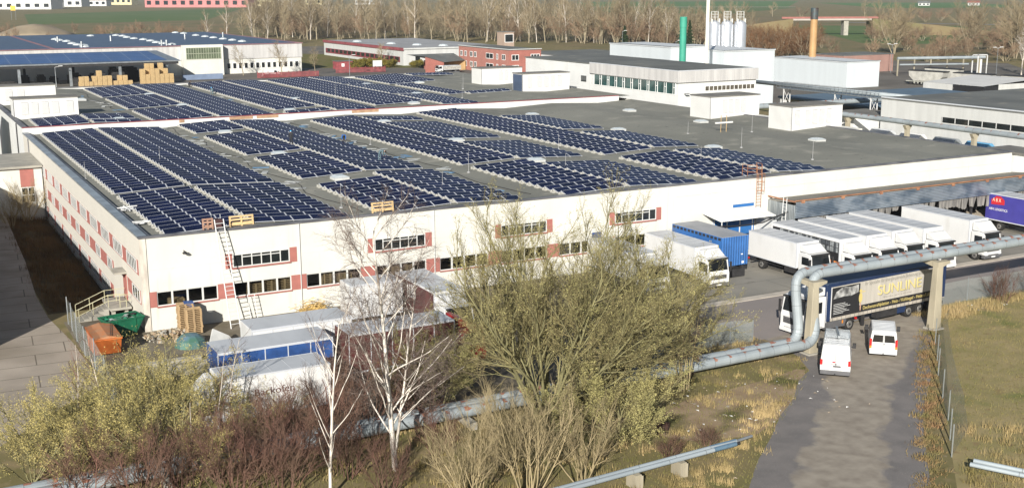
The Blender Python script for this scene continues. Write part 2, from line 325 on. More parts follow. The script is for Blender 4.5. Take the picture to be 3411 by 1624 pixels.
# ------------------------------------------------------------------ mesh helpers
class MB:
    """collects faces in local coordinates; build() links them as one mesh object"""
    def __init__(s): s.v = []; s.f = []; s.m = []
    def add(s, vs, fs, mi=0):
        o = len(s.v); s.v += [tuple(x) for x in vs]
        for f in fs: s.f.append([i + o for i in f]); s.m.append(mi)
        return s
    def box(s, x0, x1, y0, y1, z0, z1, mi=0):
        v = [(x, y, z) for z in (z0, z1) for y in (y0, y1) for x in (x0, x1)]
        return s.add(v, [(0, 2, 3, 1), (4, 5, 7, 6), (0, 1, 5, 4), (2, 6, 7, 3), (0, 4, 6, 2), (1, 3, 7, 5)], mi)
    def prism(s, pts, axis, a, b, mi=0, top=None):
        """extrude a 2D outline along an axis; pts are (other two axes in order)"""
        n = len(pts); top = top or pts
        def p3(p, w): return {'x': (w, p[0], p[1]), 'y': (p[0], w, p[1]), 'z': (p[0], p[1], w)}[axis]
        v = [p3(p, a) for p in pts] + [p3(p, b) for p in top]
        fs = [tuple(range(n))[::-1], tuple(range(n, 2 * n))] + [(i, (i + 1) % n, n + (i + 1) % n, n + i) for i in range(n)]
        return s.add(v, fs, mi)
    def frame(s, x0, x1, z0, z1, t, y0, y1, mi=0):
        s.box(x0, x1, y0, y1, z0, z0 + t, mi); s.box(x0, x1, y0, y1, z1 - t, z1, mi)
        s.box(x0, x0 + t, y0, y1, z0 + t, z1 - t, mi); s.box(x1 - t, x1, y0, y1, z0 + t, z1 - t, mi); return s
    def tube(s, p0, p1, r0, r1=None, n=8, mi=0, caps=True):
        return s.path([p0, p1], [r0, r0 if r1 is None else r1], n, mi, caps)
    def path(s, pts, rad, n=8, mi=0, caps=True):
        pts = [Vector(p) for p in pts]; o = len(s.v)
        if not hasattr(rad, '__len__'): rad = [rad] * len(pts)
        up = None
        for i, p in enumerate(pts):
            t = (pts[min(i + 1, len(pts) - 1)] - pts[max(i - 1, 0)])
            t = t.normalized() if t.length > 1e-9 else Vector((0, 0, 1))
            if up is None:
                up = t.orthogonal().normalized()
            else:
                up = (up - t * up.dot(t)); up = up.normalized() if up.length > 1e-6 else t.orthogonal().normalized()
            b = t.cross(up)
            for k in range(n):
                a = 2 * PI * k / n
                s.v.append(tuple(p + (up * math.cos(a) + b * math.sin(a)) * rad[i]))
        for i in range(len(pts) - 1):
            for k in range(n):
                s.f.append([o + i * n + k, o + i * n + (k + 1) % n, o + (i + 1) * n + (k + 1) % n, o + (i + 1) * n + k]); s.m.append(mi)
        if caps:
            s.f.append([o + k for k in range(n)][::-1]); s.m.append(mi)
            q = o + (len(pts) - 1) * n
            s.f.append([q + k for k in range(n)]); s.m.append(mi)
        return s
    def lathe(s, c, prof, n=16, mi=0):
        o = len(s.v)
        for r, z in prof:
            for k in range(n):
                a = 2 * PI * k / n; s.v.append((c[0] + r * math.cos(a), c[1] + r * math.sin(a), c[2] + z))
        for i in range(len(prof) - 1):
            for k in range(n):
                s.f.append([o + i * n + k, o + i * n + (k + 1) % n, o + (i + 1) * n + (k + 1) % n, o + (i + 1) * n + k]); s.m.append(mi)
        s.f.append([o + k for k in range(n)][::-1]); s.m.append(mi)
        q = o + (len(prof) - 1) * n; s.f.append([q + k for k in range(n)]); s.m.append(mi)
        return s
    def disc_x(s, c, r, w, n=18, mi=0):
        return s.path([(c[0] - w / 2, c[1], c[2]), (c[0] + w / 2, c[1], c[2])], r, n, mi)
    def build(s, name, mats, parent=None, loc=(0, 0, 0), rot=(0, 0, 0), smooth=False, bevel=0.0):
        me = bpy.data.meshes.new(name); me.from_pydata(s.v, [], s.f)
        if not isinstance(mats, (list, tuple)): mats = [mats]
        for m in mats: me.materials.append(m)
        if len(mats) > 1: me.polygons.foreach_set('material_index', s.m)
        if smooth: me.polygons.foreach_set('use_smooth', [True] * len(me.polygons))
        me.update()
        o = bpy.data.objects.new(name, me); COL.objects.link(o)
        o.location = loc; o.rotation_euler = rot
        if parent: o.parent = parent
        if bevel:
            b = o.modifiers.new('bevel', 'BEVEL'); b.width = bevel; b.segments = 2; b.limit_method = 'ANGLE'; b.angle_limit = R(35)
        return o
def tag(o, label, cat, group=None, kind=None):
    if label: o['label'] = label
    if cat: o['category'] = cat
    if group: o['group'] = group
    if kind: o['kind'] = kind
    return o
def thing(name, label, cat, loc=(0, 0, 0), rz=0.0, group=None):
    o = bpy.data.objects.new(name, None); o.empty_display_size = .3; COL.objects.link(o)
    o.location = loc; o.rotation_euler = (0, 0, rz)
    return tag(o, label, cat, group)
KIDS = {}
def copy_tree(o, parent=None):
    c = o.copy(); COL.objects.link(c)
    if parent: c.parent = parent
    for ch in list(o.children): copy_tree(ch, c)
    return c
def text(name, body, size, m, parent, loc, rot, sx=1.0, align='LEFT', ext=.004, shear=0):
    cu = bpy.data.curves.new(name, 'FONT'); cu.body = body; cu.size = size; cu.extrude = ext; cu.align_x = align; cu.shear = shear
    cu.materials.append(m)
    o = bpy.data.objects.new(name, cu); COL.objects.link(o); o.parent = parent
    bpy.context.view_layer.update()
    me = bpy.data.meshes.new_from_object(o.evaluated_get(bpy.context.evaluated_depsgraph_get()))
    bpy.data.objects.remove(o)
    q = bpy.data.objects.new(name, me); COL.objects.link(q); q.parent = parent
    if not me.materials: me.materials.append(m)
    q.location = loc; q.rotation_euler = rot; q.scale = (sx, 1, 1)
    return q
def sheet(name, pts, z, m, kind='structure', label=None, sub=0):
    mb = MB(); mb.add([(p[0], p[1], (p[2] if len(p) > 2 else z)) for p in pts], [tuple(range(len(pts)))])
    o = mb.build(name, m); o['kind'] = kind
    return o
# ------------------------------------------------------------------ ground, yards, roads, fields
def rect(mb, x0, x1, y0, y1, z=0.0, mi=0):
    mb.add([(x0, y0, z), (x1, y0, z), (x1, y1, z), (x0, y1, z)], [(0, 1, 2, 3)], mi)
g = MB(); F = 6000
rect(g, -F, -6, -F, F); rect(g, 0, F, -F, F); rect(g, -6, 0, -F, 9); rect(g, -6, 0, 77, F)
g.build('ground', GRASS0)['kind'] = 'structure'
bk = MB()
bk.add([(-6, 9, 0), (0, 9, 0), (-4.8, 13, -.5), (0, 13, -1.05), (-4.6, 76, -.6), (0, 76, -1.05), (-6, 77, 0), (0, 77, 0)],
       [(0, 1, 3, 2), (2, 3, 5, 4), (4, 5, 7, 6), (0, 2, 4, 6)])
bk.build('bank', mat('bank_earth', (.085, .060, .028), .95, col2=(.05, .04, .02), scale=.6, det=9, bump=.4, bscale=4, spec=.1))['kind'] = 'structure'
ST = lambda n, p, z, m: sheet(n, p, z, m)
ST('concrete_yard', [(-45, -60), (-5.1, -11), (-5.4, 0), (-6.1, 8), (-6.1, 16), (-5.4, 30), (-4.6, 60), (-4.2, 90), (-14, 90), (-45, 60)], .004, SLAB)
ST('trailer_yard', [(-5.0, -27.0), (40, -25.5), (40, -15.3), (40, 0), (0, 0), (0, 6), (-5.2, 6)], .004, mat('gravel_yard', (.20, .175, .135), .95, col2=(.14, .12, .085), scale=.5, det=9, spec=.1, bump=.2, bscale=12))
ST('dock_yard', [(40, -14.4), (135, -14.4), (135, 30), (97, 30), (97, 0), (40, 0)], .004, YARD)
ST('yard_road', [(40, -24.6), (135, -22.0), (135, -15.3), (40, -15.3)], .004, ASPH)
kb = MB(); kb.box(30, 135, -15.3, -14.4, -.05, .05); kb.build('kerb', KERB)['kind'] = 'structure'
rb = MB()
L = [(12, -52.5), (16, -49.6), (21.75, -45.3), (24.6, -42.6), (27.75, -40.1), (30.6, -37.6), (33.36, -35.7), (36, -33.2), (38.2, -31.8), (39.6, -29.2), (40.3, -26.5), (40.3, -24.6)]
Rr = [(20, -58.5), (24, -55.2), (30.17, -49.9), (33.6, -46.4), (37.34, -42.7), (41, -39.6), (44.6, -36.7), (48, -33.4), (50.9, -30.9), (53, -29.2), (55.5, -26.6), (57.6, -24.4)]
acr = []
for i in range(len(L)):
    for k in range(9):
        u = k / 8; rb.v.append((L[i][0] + (Rr[i][0] - L[i][0]) * u, L[i][1] + (Rr[i][1] - L[i][1]) * u, .008))
        wmid = .50 if i < 7 else .52; half = .20 + (.0 if i < 7 else .05 * (i - 6))
        acr.append(max(0, .62 - max(0, abs(u - wmid) - half) * 2.6))
for i in range(len(L) - 1):
    for k in range(8): rb.f.append([i * 9 + k, i * 9 + k + 1, (i + 1) * 9 + k + 1, (i + 1) * 9 + k]); rb.m.append(0)
ro = rb.build('access_road', ROAD); ro['kind'] = 'structure'
ro.data.attributes.new('across', 'FLOAT', 'POINT').data.foreach_set('value', acr)
ST('grass_field', [(25.5, -60), (60, -75), (160, -40), (135, -22.3), (58, -24.3), (55, -28.4), (45.6, -37.2), (38.6, -43.4), (31, -50.9)], .006, MEADOW)
ST('bare_ground', [(21.5, -35.5), (27.0, -32.6), (33.5, -32.0), (38.6, -31.0), (36, -33.8), (32.5, -36.9), (27, -39.5), (23, -38.2)], .006, EARTH)
# far land
ST('works_ground', [(60, 150), (100, 150), (118, 120), (260, 110), (330, 190), (240, 330), (190, 440), (60, 470), (-60, 470), (-60, 150)], .004, mat('works_asphalt', (.16, .145, .125), .9, col2=(.11, .10, .085), scale=.08, det=8, spec=.2))
ST('front_lawn', [(104, 300), (147, 276), (152, 372), (128, 400), (112, 380)], .010, mat('lawn', (.11, .12, .03), .95, col2=(.16, .13, .06), scale=.15, det=6, spec=.1))
ST('far_field', [(95, 930), (250, 985), (480, 1690), (140, 1380)], .05, FIELD)
ST('far_field', [(925, 1440), (1140, 1225), (1700, 1830), (1290, 2050)], .05, FIELD2)
ST('far_field', [(735, 1120), (900, 1390), (1120, 1180), (760, 890)], .05, FIELD)
ST('far_field', [(400, 330), (470, 250), (640, 480), (560, 560)], .05, FIELD)
ST('far_field', [(1150, 1050), (1360, 980), (1700, 1400), (1500, 1560)], .05, FIELD2)
ST('far_track', [(905, 1425), (915, 1445), (1150, 1225), (1140, 1205)], .09, KERB)
ST('far_road', [(640, 590), (648, 604), (700, 480), (900, 420), (895, 405), (690, 462)], .09, mat('far_road_grey', (.20, .20, .19), .8, var=.2, scale=.05))
ST('far_rough', [(-200, 480), (150, 470), (300, 640), (250, 985), (95, 930), (-200, 900)], .03, ROUGH)
ST('far_rough', [(260, 330), (380, 180), (620, 420), (760, 690), (700, 1100), (300, 640)], .03, ROUGH)

# ------------------------------------------------------------------ the near factory hall
def roofz(x):
    t = (x % 18) / 9.0; t = t if t < 1 else 2 - t
    return 7.05 + .40 * t
hall = thing('factory_hall', 'long cream factory hall with red window panels, its grey roof covered with solar rows', 'hall', (0, 0, 0))
w = MB()
W1, D1 = 97.0, 77.0
lower = [.99 + 6 * i for i in range(8)]
w.box(0, W1, 0, .3, -.2, 1.90); w.box(0, W1, 0, .3, 3.05, 7.32)
xs = [0.0]
for x in lower: xs += [x, x + 4.72]
xs.append(W1)
for a, b in zip(xs[0::2], xs[1::2]): w.box(a, b, 0, .3, 1.90, 3.05)
w.box(0, .3, .3, D1, -1.3, 7.32); w.box(W1 - .3, W1, .3, D1 + 67, -.2, 7.32); w.box(.3, W1 - .3, D1 - .3, D1, -.2, 6.9)
w.box(W1, 99.6, 26.0, 56, -.2, 7.28)
w.build('wall', WALL, hall)
pc = MB(); pc.box(-.06, .42, -.07, -.001, -.1, 7.30); pc.build('corner_pilaster', mat('stained_render', (.66, .61, .53), .9, col2=(.40, .36, .31), scale=1.1, det=6, stretch=(2, 2, .5)), hall)
rf = MB()
xk = [.3] + [9 + 9 * i for i in range(10)] + [W1 - .3]
for a, b in zip(xk, xk[1:]):
    rf.add([(a, .3, roofz(a)), (b, .3, roofz(b)), (b, D1 - .02, roofz(b)), (a, D1 - .02, roofz(a))], [(0, 1, 2, 3)])
roof_o = rf.build('roof', ROOF, hall)
cp = MB(); cp.box(-.1, W1 + .05, -.1, .32, 7.325, 7.475); cp.build('coping', COPING, hall)
cp = MB(); cp.box(-.1, .62, .33, D1 - .1, 7.325, 7.47); cp.box(.63, .95, .4, D1 - .3, 7.0, 7.36, 1); cp.build('side_coping', [ZINC, COPING], hall)
cp = MB(); cp.box(W1 - .3, W1 + .18, .33, 60, 7.325, 7.44); cp.build('gutter', COPING, hall)
pp_ = MB()
for i in range(9):
    a = xs[2 * i]; b = xs[2 * i + 1]
    if i == 0: a = .42
    if i == 8: a, b = 47.72, 48.7
    pp_ = MB(); pp_.box(a, b, -.03, -.002, 1.86, 3.09); pp_.build('red_panel', PINK, hall)
for i, x in enumerate(lower):
    f = MB()
    f.frame(x, x + 4.72, 1.90, 3.05, .07, .03, .12)
    for k in (1, 2, 3): f.box(x + 4.72 * k / 4 - .07, x + 4.72 * k / 4 + .07, .02, .13, 1.97, 2.98)
    fo = f.build('window', FRAME, hall)
    s = MB(); s.box(x - .02, x + 4.74, -.10, .02, 1.80, 1.895); s.build('sill', PINK, fo)
    p = MB(); rect(p, 0, 1, 0, 1)
    p = MB(); p.add([(x + .07, .08, 1.97), (x + 4.65, .08, 1.97), (x + 4.65, .08, 2.98), (x + .07, .08, 2.98)], [(0, 1, 2, 3)]); p.build('pane', TGLASS, fo)
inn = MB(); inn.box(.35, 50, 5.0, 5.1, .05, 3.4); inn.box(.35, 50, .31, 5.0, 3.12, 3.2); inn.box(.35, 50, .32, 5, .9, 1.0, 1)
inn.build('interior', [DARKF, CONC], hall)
for i in range(4):
    x = 6.41 + 12 * i
    f = MB(); f.box(x, x + .56, -.03, -.002, 4.20, 5.42); f.build('red_panel', PINK, hall); f = MB(); f.box(x + 5.25, x + 5.85, -.03, -.002, 4.20, 5.42); f.build('red_panel', PINK, hall)
    f = MB(); f.frame(x + .57, x + 5.24, 4.28, 5.36, .09, -.06, -.01)
    for k in range(1, 6): f.box(x + .57 + 4.67 * k / 6 - .04, x + .57 + 4.67 * k / 6 + .04, -.055, -.01, 4.37, 5.27)
    f.box(x + 1.35, x + 4.46, -.05, -.01, 5.05, 5.12)
    fo = f.build('window', FRAME, hall)
    p = MB(); p.box(x + .66, x + 5.15, -.025, -.004, 4.37, 5.27); p.build('pane', PANE, fo)
    p = MB(); p.box(x + .5, x + 5.3, -.12, -.01, 4.16, 4.27); p.build('sill', PINK, fo)
# left wall, three bands of windows
for r, (z0, z1) in enumerate(((4.2, 5.42), (1.9, 3.05), (-.45, .75))):
    band = MB()
    y0b, y1b = (1.2, 62) if r == 0 else ((1.0, 6.3) if r == 1 else (13.5, 70))
    band.box(-.02, -.002, y0b, y1b, z0, z1)
    if r == 1: b2_ = MB(); b2_.box(-.02, -.002, 12.6, 62, z0, z1); b2_.build('red_panel', PINK, hall)
    band.build('red_panel', PINK, hall)
    for i in range(11 if r != 2 else 9):
        if r == 0: a, b = 1.75 + 6 * i, 5.75 + 6 * i
        elif r == 1:
            a, b = (13.2 + 6 * (i - 1), 15.5 + 6 * (i - 1)) if i else (1.2, 4.2)
        else: a, b = 15 + 6 * i, 19.3 + 6 * i
        if a > 60: continue
        f = MB()
        for yy in (a, b - .1): f.box(-.07, -.022, yy, yy + .1, z0 + .12, z1)
        f.box(-.07, -.022, a + .1, b - .1, z1 - .1, z1); f.box(-.07, -.022, a + .1, b - .1, z0 + .12, z0 + .2)
        nb = 6 if r != 1 else 3
        for k in range(1, nb): f.box(-.065, -.022, a + (b - a) * k / nb - .05, a + (b - a) * k / nb + .05, z0 + .2, z1 - .1)
        fo = f.build('window', FRAME, hall)
        p = MB(); p.box(-.04, -.021, a + .1, b - .1, z0 + .2, z1 - .1); p.build('pane', PANE, fo)
pl_ = MB(); pl_.box(-.12, -.001, 12, 77, -1.2, -.9); pl_.build('plinth', CONC, hall)
dr = MB(); dr.box(-.05, -.002, 6.75, 8.2, .95, 3.1); dr.build('door', PINK, hall)
ca = MB(); ca.box(-1.0, -.003, 6.5, 8.5, 3.25, 3.4); ca.build('door_canopy', CONC, hall)
dp = MB()
for x, z0 in ((12.52, .1), (24.5, .1), (48.9, 3.0), (56, 4.5)): dp = MB(); dp.tube((x, -.06, z0), (x, -.06, 7.3), .045, n=6); dp.build('downpipe', WALLG, hall)
dp = MB(); dp.tube((-.07, 71, -1), (-.07, 71, 7.3), .06, n=6); dp.build('downpipe', COPING, hall)
sm = MB()
for x in (54, 60, 66, 72, 78, 84, 90): sm.box(x, x + .05, -.02, -.002, 5.3, 6.2)
sm.box(50, 96.5, -.025, -.002, 6.2, 6.24); sm.build('wall_ledge', WALLG, hall)
bd = MB(); bd.box(40.5, 41.5, -.04, -.002, .9, 3.7); bd.build('door', BLUET, hall)
# wall lamp
lm = thing('wall_lamp', 'small dark lamp on a bracket high on the blank end of the cream wall', 'lamp', (3.23, -.02, 6.0))
b = MB(); b.tube((0, 0, .1), (0, -.35, .05), .03); b.build('bracket', CHAS, lm)
b = MB(); b.lathe((0, -.42, -.02), [(.05, .14), (.2, 0), (.14, -.08)], 12); b.build('lamp_shade', CHAS, lm)

# concrete link building against the left wall
lk = thing('link_building', 'low flat-roofed cream annexe with a red panel against the left wall', 'building', (0, 0, 0))
b = MB(); b.box(-9, -.15, 58.0, 70, -1.2, 5.35); b.build('wall', WALL, lk)
b = MB(); b.box(-9.3, -.1, 57.6, 70.3, 5.36, 5.62); b.build('roof', CONC, lk)
b = MB(); b.box(-2.6, -1.1, 57.96, 57.998, 3.1, 5.2); b.build('red_panel', PINK, lk)
f = MB(); f.frame(-2.6, -1.1, 1.2, 3.05, .08, 57.92, 57.99); f.box(-1.9, -1.8, 57.92, 57.99, 1.28, 2.97); f.box(-2.52, -1.18, 57.92, 57.99, 2.1, 2.2); fo = f.build('window', FRAME, lk)
p = MB(); p.box(-2.52, -1.18, 57.95, 57.985, 1.28, 2.97); p.build('pane', PANE, fo)
# the neighbour on the left, only its shadow and edge reach the picture
nb_ = thing('neighbour_hall', 'tall plain hall left of the concrete lane, throwing shade over it', 'hall', (0, 0, 0))
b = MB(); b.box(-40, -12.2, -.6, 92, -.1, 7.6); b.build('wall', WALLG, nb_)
b = MB(); b.box(-40.2, -12.0, -.8, 92.2, 7.61, 7.75); b.build('roof', ROOF2, nb_)

# ------------------------------------------------------------------ the far factory hall
D2 = 145.0
fh = thing('rear_hall', 'rear factory hall behind a white red-edged parapet, roof full of solar rows', 'hall', (0, 0, 0))
w = MB(); w.box(0, .3, D1 + .05, D2, -.3, 8.05); w.box(.3, W1 - .3, D2 - .3, D2, -.2, 7.9)
w.box(.3, 94.2, D1 + .02, D1 + .3, 6.9, 8.02); w.build('wall', WALLW, fh)
rf = MB()
for a, b in zip(xk, xk[1:]):
    rf.add([(a, D1 + .3, roofz(a) + .62), (b, D1 + .3, roofz(b) + .62), (b, D2 - .3, roofz(b) + .62), (a, D2 - .3, roofz(a) + .62)], [(0, 1, 2, 3)])
rf.build('roof', ROOF, fh)
cp = MB(); cp.box(-.06, 94.2, D1 - .04, D1 + .42, 8.03, 8.13); cp.build('parapet_coping', REDCOP, fh)
cp = MB(); cp.box(-.1, .62, D1 + .45, D2, 8.06, 8.16); cp.box(.65, W1, D2 - .35, D2 + .1, 8.0, 8.12); cp.build('coping', COPING, fh)
cp = MB()
for x0, x1 in ((27.6, 31), (31.6, 34.8), (46.2, 50.5), (20.5, 21.2)): cp.box(x0, x1, D1 - .03, D1 - .001, 7.62, 8.02)
cp.build('bare_brick', mat('bare_brick', (.42, .27, .17), .9, var=.3, scale=2), fh)
dp = MB(); dp.tube((-.08, 84, -1), (-.08, 84, 8), .09, n=6); dp.build('downpipe', CHAS, fh)
# stair tower left of the far hall
stw = thing('stair_tower', 'white rendered tower at the far left edge, half in shade', 'tower', (0, 0, 0))
b = MB(); b.box(-9, -4.2, 90, 101, -.2, 9.4); b.build('wall', WALLW, stw)
b = MB(); b.box(-9.1, -4.1, 89.9, 101.1, 9.41, 9.6); b.build('roof', ROOF2, stw)

# plant rooms on the roofs
def plant_room(x0, x1, y0, y1, zb, h, label, louv, door=None, dark_left=False):
    t = thing('plant_room', label, 'plant room', (x0, y0, zb), 0, 'plant rooms on the roofs')
    w_, d_ = x1 - x0, y1 - y0
    b = MB(); b.box(0, w_, 0, d_, -.5, h); b.build('wall', PLANT, t)
    b = MB(); b.box(-.012, -.001, .1, d_ - .1, .0, h - .12); b.build('side_panel', NAVYR if dark_left else RIBW, t)
    b = MB(); b.box(-.1, w_ + .1, -.1, d_ + .1, h + .001, h + .14); b.build('roof', ROOFT, t)
    b = MB(); b.box(-.02, .05, -.03, -.001, 0, h - .02); b.build('corner_trim', COPING, t)
    for a, ww in louv:
        l = MB(); l.box(a, a + ww, -.02, -.001, .75, h - .45)
        for k in range(12):
            z = .80 + (h - 1.3) * k / 12
            l.add([(a + .04, -.10, z), (a + ww - .04, -.10, z), (a + ww - .04, -.02, z + .12), (a + .04, -.02, z + .12)], [(0, 1, 2, 3)])
            l.box(a + .04, a + ww - .04, -.024, -.0201, z + .085, z + .17, 1)  # dark strip between the slats, gap shade put into the colour
        l.build('louvre', [STEELW, COPING], t)
    if door is not None:
        l = MB(); l.frame(door, door + .95, .05, 2.1, .06, -.04, -.001); l.build('door_frame', FRAME, t)
        l = MB(); l.box(door + .06, door + .89, -.025, -.001, .06, 2.04); l.build('door', VWHITE, t)
    return t
plant_room(90.45, 99.6, 47.2, 52.0, 7.05, 3.15, 'white plant room with a door and four slatted louvres, behind the nearer one', [(2.2, .95), (3.35, .95), (4.5, .95), (5.65, .95)], .7)
plant_room(90.6, 99.6, 29.9, 34.5, 7.05, 3.15, 'nearest white plant room with faint louvres at the right roof edge', [(.5, .95), (2.4, .95), (3.6, .95), (4.85, .95), (6.1, .95)])
plant_room(86.3, 95.2, 112.9, 117.2, 7.75, 3.05, 'white plant room with door and louvres, rear one of the middle pair', [(3.7, .9), (4.9, .9), (6.1, .9)], 1.1)
plant_room(85.2, 95.0, 94.6, 98.2, 7.75, 3.15, 'white plant room with a dark blue side, front one of the middle pair', [(1.0, 1.0), (3.0, 1.0), (4.4, 1.0), (5.8, 1.0), (7.2, 1.0)], dark_left=True)
plant_room(.5, 9.3, 91.6, 95.5, 7.65, 2.95, 'white plant room with five slatted louvres at the left roof edge', [(.95, 1.05), (2.3, 1.05), (3.7, 1.05), (5.1, 1.05), (7.1, 1.05)])
plant_room(-1.0, 9.4, 116, 120, 7.7, 3.0, 'rear white plant room at the far left above the slatted one', [(1.0, .8), (2.6, 1.2), (4.4, 1.2)])

# office block and the white block behind it
of = thing('office_block', 'white office block with grey cladding band and a long row of green-tinted windows', 'office', (0, 0, 0))
X0, X1, Y0, Y1 = 100.5, 116.9, 68.8, 96.0
b = MB(); b.box(X0, X1, Y0, Y1, -.2, 10.5); b.build('wall', WALLW, of)
b = MB(); b.box(X0 - .35, X1 + .2, Y0 - .35, Y1, 10.51, 12.4); b.build('cladding', CLAD, of)
b = MB(); b.box(X0 - .25, X1 + .1, Y0 - .25, Y1 - .1, 12.41, 12.44); b.build('roof', ROOF2, of)
b = MB(); b.box(X0 - .37, X1 + .22, Y0 - .37, Y0 - .2, 12.405, 12.52); b.box(X0 - .37, X0 - .2, Y0 - .2, Y1, 12.405, 12.52); b.build('coping', ALU, of)
f = MB(); wy0, wy1 = Y0 + .8, Y1 - 1.2
f.box(X0 - .08, X0 - .01, wy0, wy1, 8.45, 8.55); f.box(X0 - .08, X0 - .01, wy0, wy1, 10.38, 10.48)
for k in range(11):
    yy = wy0 + (wy1 - wy0) * k / 10
    f.box(X0 - .08, X0 - .01, yy - .07, yy + .07, 8.55, 10.38)
    if k < 10: f.box(X0 - .08, X0 - .01, yy + .55, yy + .62, 8.55, 10.38); f.box(X0 - .08, X0 - .01, yy + .07, yy + .55, 9.6, 9.68)
fo = f.build('window_row', WFRAME, of)
p = MB(); p.box(X0 - .04, X0 - .005, wy0, wy1, 8.55, 10.38); p.build('pane', GPANE, fo)
f = MB(); x0w, x1w = 106.0, 116.6
f.frame(x0w, x1w, 8.9, 9.75, .06, Y0 - .06, Y0 - .01)
for k in range(1, 12): f.box(x0w + (x1w - x0w) * k / 12 - .05, x0w + (x1w - x0w) * k / 12 + .05, Y0 - .06, Y0 - .01, 8.96, 9.69)
fo = f.build('window_row', WFRAME, of)
p = MB(); p.box(x0w + .06, x1w - .06, Y0 - .03, Y0 - .004, 8.96, 9.69); p.build('pane', mat('brown_pane', (.12, .105, .08), .2, var=.6, scale=.9), fo)
b = MB(); b.tube((X0 + 1.2, Y0 - .05, 8.6), (X0 + 1.2, Y0 - .7, 8.7), .05, n=6); b.box(X0 + .9, X0 + 1.6, Y0 - 1.0, Y0 - .6, 8.66, 8.76); b.build('outdoor_lamp', COPING, of)
wb = thing('white_block', 'plain white block with a flat dark roof behind the green-windowed office', 'building', (0, 0, 0))
b = MB(); b.box(100.5, 118, 96.1, 121, -.2, 12.2); b.build('wall', WALLW, wb)
b = MB(); b.box(100.3, 118.2, 96.05, 121.2, 12.21, 12.35); b.build('roof', ROOF2, wb)
f = MB(); f.box(100.42, 100.49, 97.6, 99.4, 8.8, 9.9); f.build('window', PANE, wb)
b = MB(); b.tube((100.44, 104, 7), (100.44, 104, 12.2), .05, n=6); b.build('downpipe', WALLG, wb)

# ------------------------------------------------------------------ works buildings further back
def plain_building(name, label, x0, x1, y0, y1, h, wm, rm, roofz_=.2, over=.15, cat='building', cop=None):
    t = thing(name, label, cat, (x0, y0, 0))
    b = MB(); b.box(0, x1 - x0, 0, y1 - y0, -.2, h); b.build('wall', wm, t)
    b = MB(); b.box(-over, x1 - x0 + over, -over, y1 - y0 + over, h + .001, h + roofz_); b.build('roof', rm, t)
    if cop:
        b = MB(); b.box(-over - .03, x1 - x0 + over + .03, -over - .03, -over + .25, h + roofz_, h + roofz_ + .15); b.box(-over - .03, -over + .25, -over + .25, y1 - y0, h + roofz_, h + roofz_ + .15); b.build('coping', cop, t)
    return t
WCUBE = mat('pale_blue_sheet', (.52, .56, .58), .55, var=.06, scale=.2, stretch=(3, 3, .2))
plain_building('white_warehouse', 'big windowless pale box of a warehouse below the ochre stack', 207.8, 219.4, 141, 171.3, 6.6, WCUBE, mat('pale_roof', (.55, .57, .58), .6, var=.06, scale=.2), cop=GALV, cat='warehouse')
plain_building('grey_hall', 'wide pale grey hall behind the office, the three silos rising behind it', 150, 164.5, 119.4, 150, 12.0, WCUBE, mat('pale_roof', (), 0), cop=GALV, cat='hall')
plain_building('grey_hall_wing', 'left wing of the pale grey hall, behind the green stack', 139.7, 149.9, 125.3, 150, 12.9, WCUBE, mat('pale_roof', (), 0), cop=GALV, cat='hall')
t = plain_building('alley_hall', 'long white hall across the alley, with a strip of dark windows', 132.6, 190, -20, 55, 7.5, WALLG, ROOF2, cop=ALU, cat='hall')
f = MB(); f.box(-.06, -.001, 2, 62, 4.75, 5.6); fo = f.build('window_row', PANE, t)
p = MB()
for k in range(24): p.box(-.1, -.061, 2 + k * 2.6, 2.12 + k * 2.6, 4.75, 5.6)
p.build('frame', FRAME, fo)
plain_building('alley_wall_house', 'low white pump house at the end of the alley pipe', 128, 140, 56.5, 66, 4.3, WALLW, ROOFT)
t = plain_building('corner_hut', 'white ribbed hut with a grey roof at the right end of the dock canopy', 97.3, 101.5, -1.5, 4.0, 7.15, WALLW, ROOFT, over=.3, cat='hut')
t = plain_building('low_dark_roof_hall', 'low hall with a wide dark flat roof left of the green stack', 176, 206, 222, 262, 5.0, WALLW, ROOF2, cat='hall')
plain_building('pink_shed', 'long low pink shed with a dark roof beneath the ochre stack', 247, 268, 183, 196, 5.3, mat('pink_render', (.30, .18, .15), .8, var=.2, scale=.3), ROOF2, cat='shed')
# brick offices
bo = plain_building('brick_offices', 'two-storey red brick office house with white windows', 155, 166.3, 230, 265.4, 7.5, BRICK, ROOF2, cop=WALLW, cat='office')
def win(parent, x0, x1, z0, z1, y=-.02, n=1, face='y'):
    f = MB()
    f.frame(x0, x1, z0, z1, .14, -.06, -.01)
    for k in range(1, n): f.box(x0 + (x1 - x0) * k / n - .06, x0 + (x1 - x0) * k / n + .06, -.06, -.01, z0 + .14, z1 - .14)
    rot = (0, 0, 0) if face == 'y' else (0, 0, R(-90))
    fo = f.build('window', WFRAME, parent, rot=rot)
    p = MB(); p.box(x0 + .14, x1 - .14, -.04, -.005, z0 + .14, z1 - .14); p.build('pane', PANE, fo)
for z in (1.2, 4.4):
    for (a, b_) in ((-34.2, -32.4), (-31.0, -29.4), (-27.0, -25.0), (-24.0, -22.2), (-15.5, -10.5), (-8.4, -7.2), (-4.6, -2.4)):
        win(bo, a, b_, z, z + 1.75, face='x', n=2)
    win(bo, .9, 3.4, z, z + 1.75, n=2); win(bo, 7.6, 10.8, z + .9, z + 1.8, n=3)
tw = plain_building('brick_tower', 'small grey brown tower with a dark top window behind the brick offices', 166.6, 170.3, 255, 260, 12, mat('tower_render', (.36, .27, .21), .85, var=.15, scale=.4), ROOFT, cat='tower')
win(tw, .2, 3.4, 8.7, 11.4); win(tw, .2, 2.4, 5.6, 6.8, n=3)
ba = thing('brick_annexe', 'low red brick annexe with a sloping grey roof beside the lawn', 'building', (137.6, 253.6, 0))
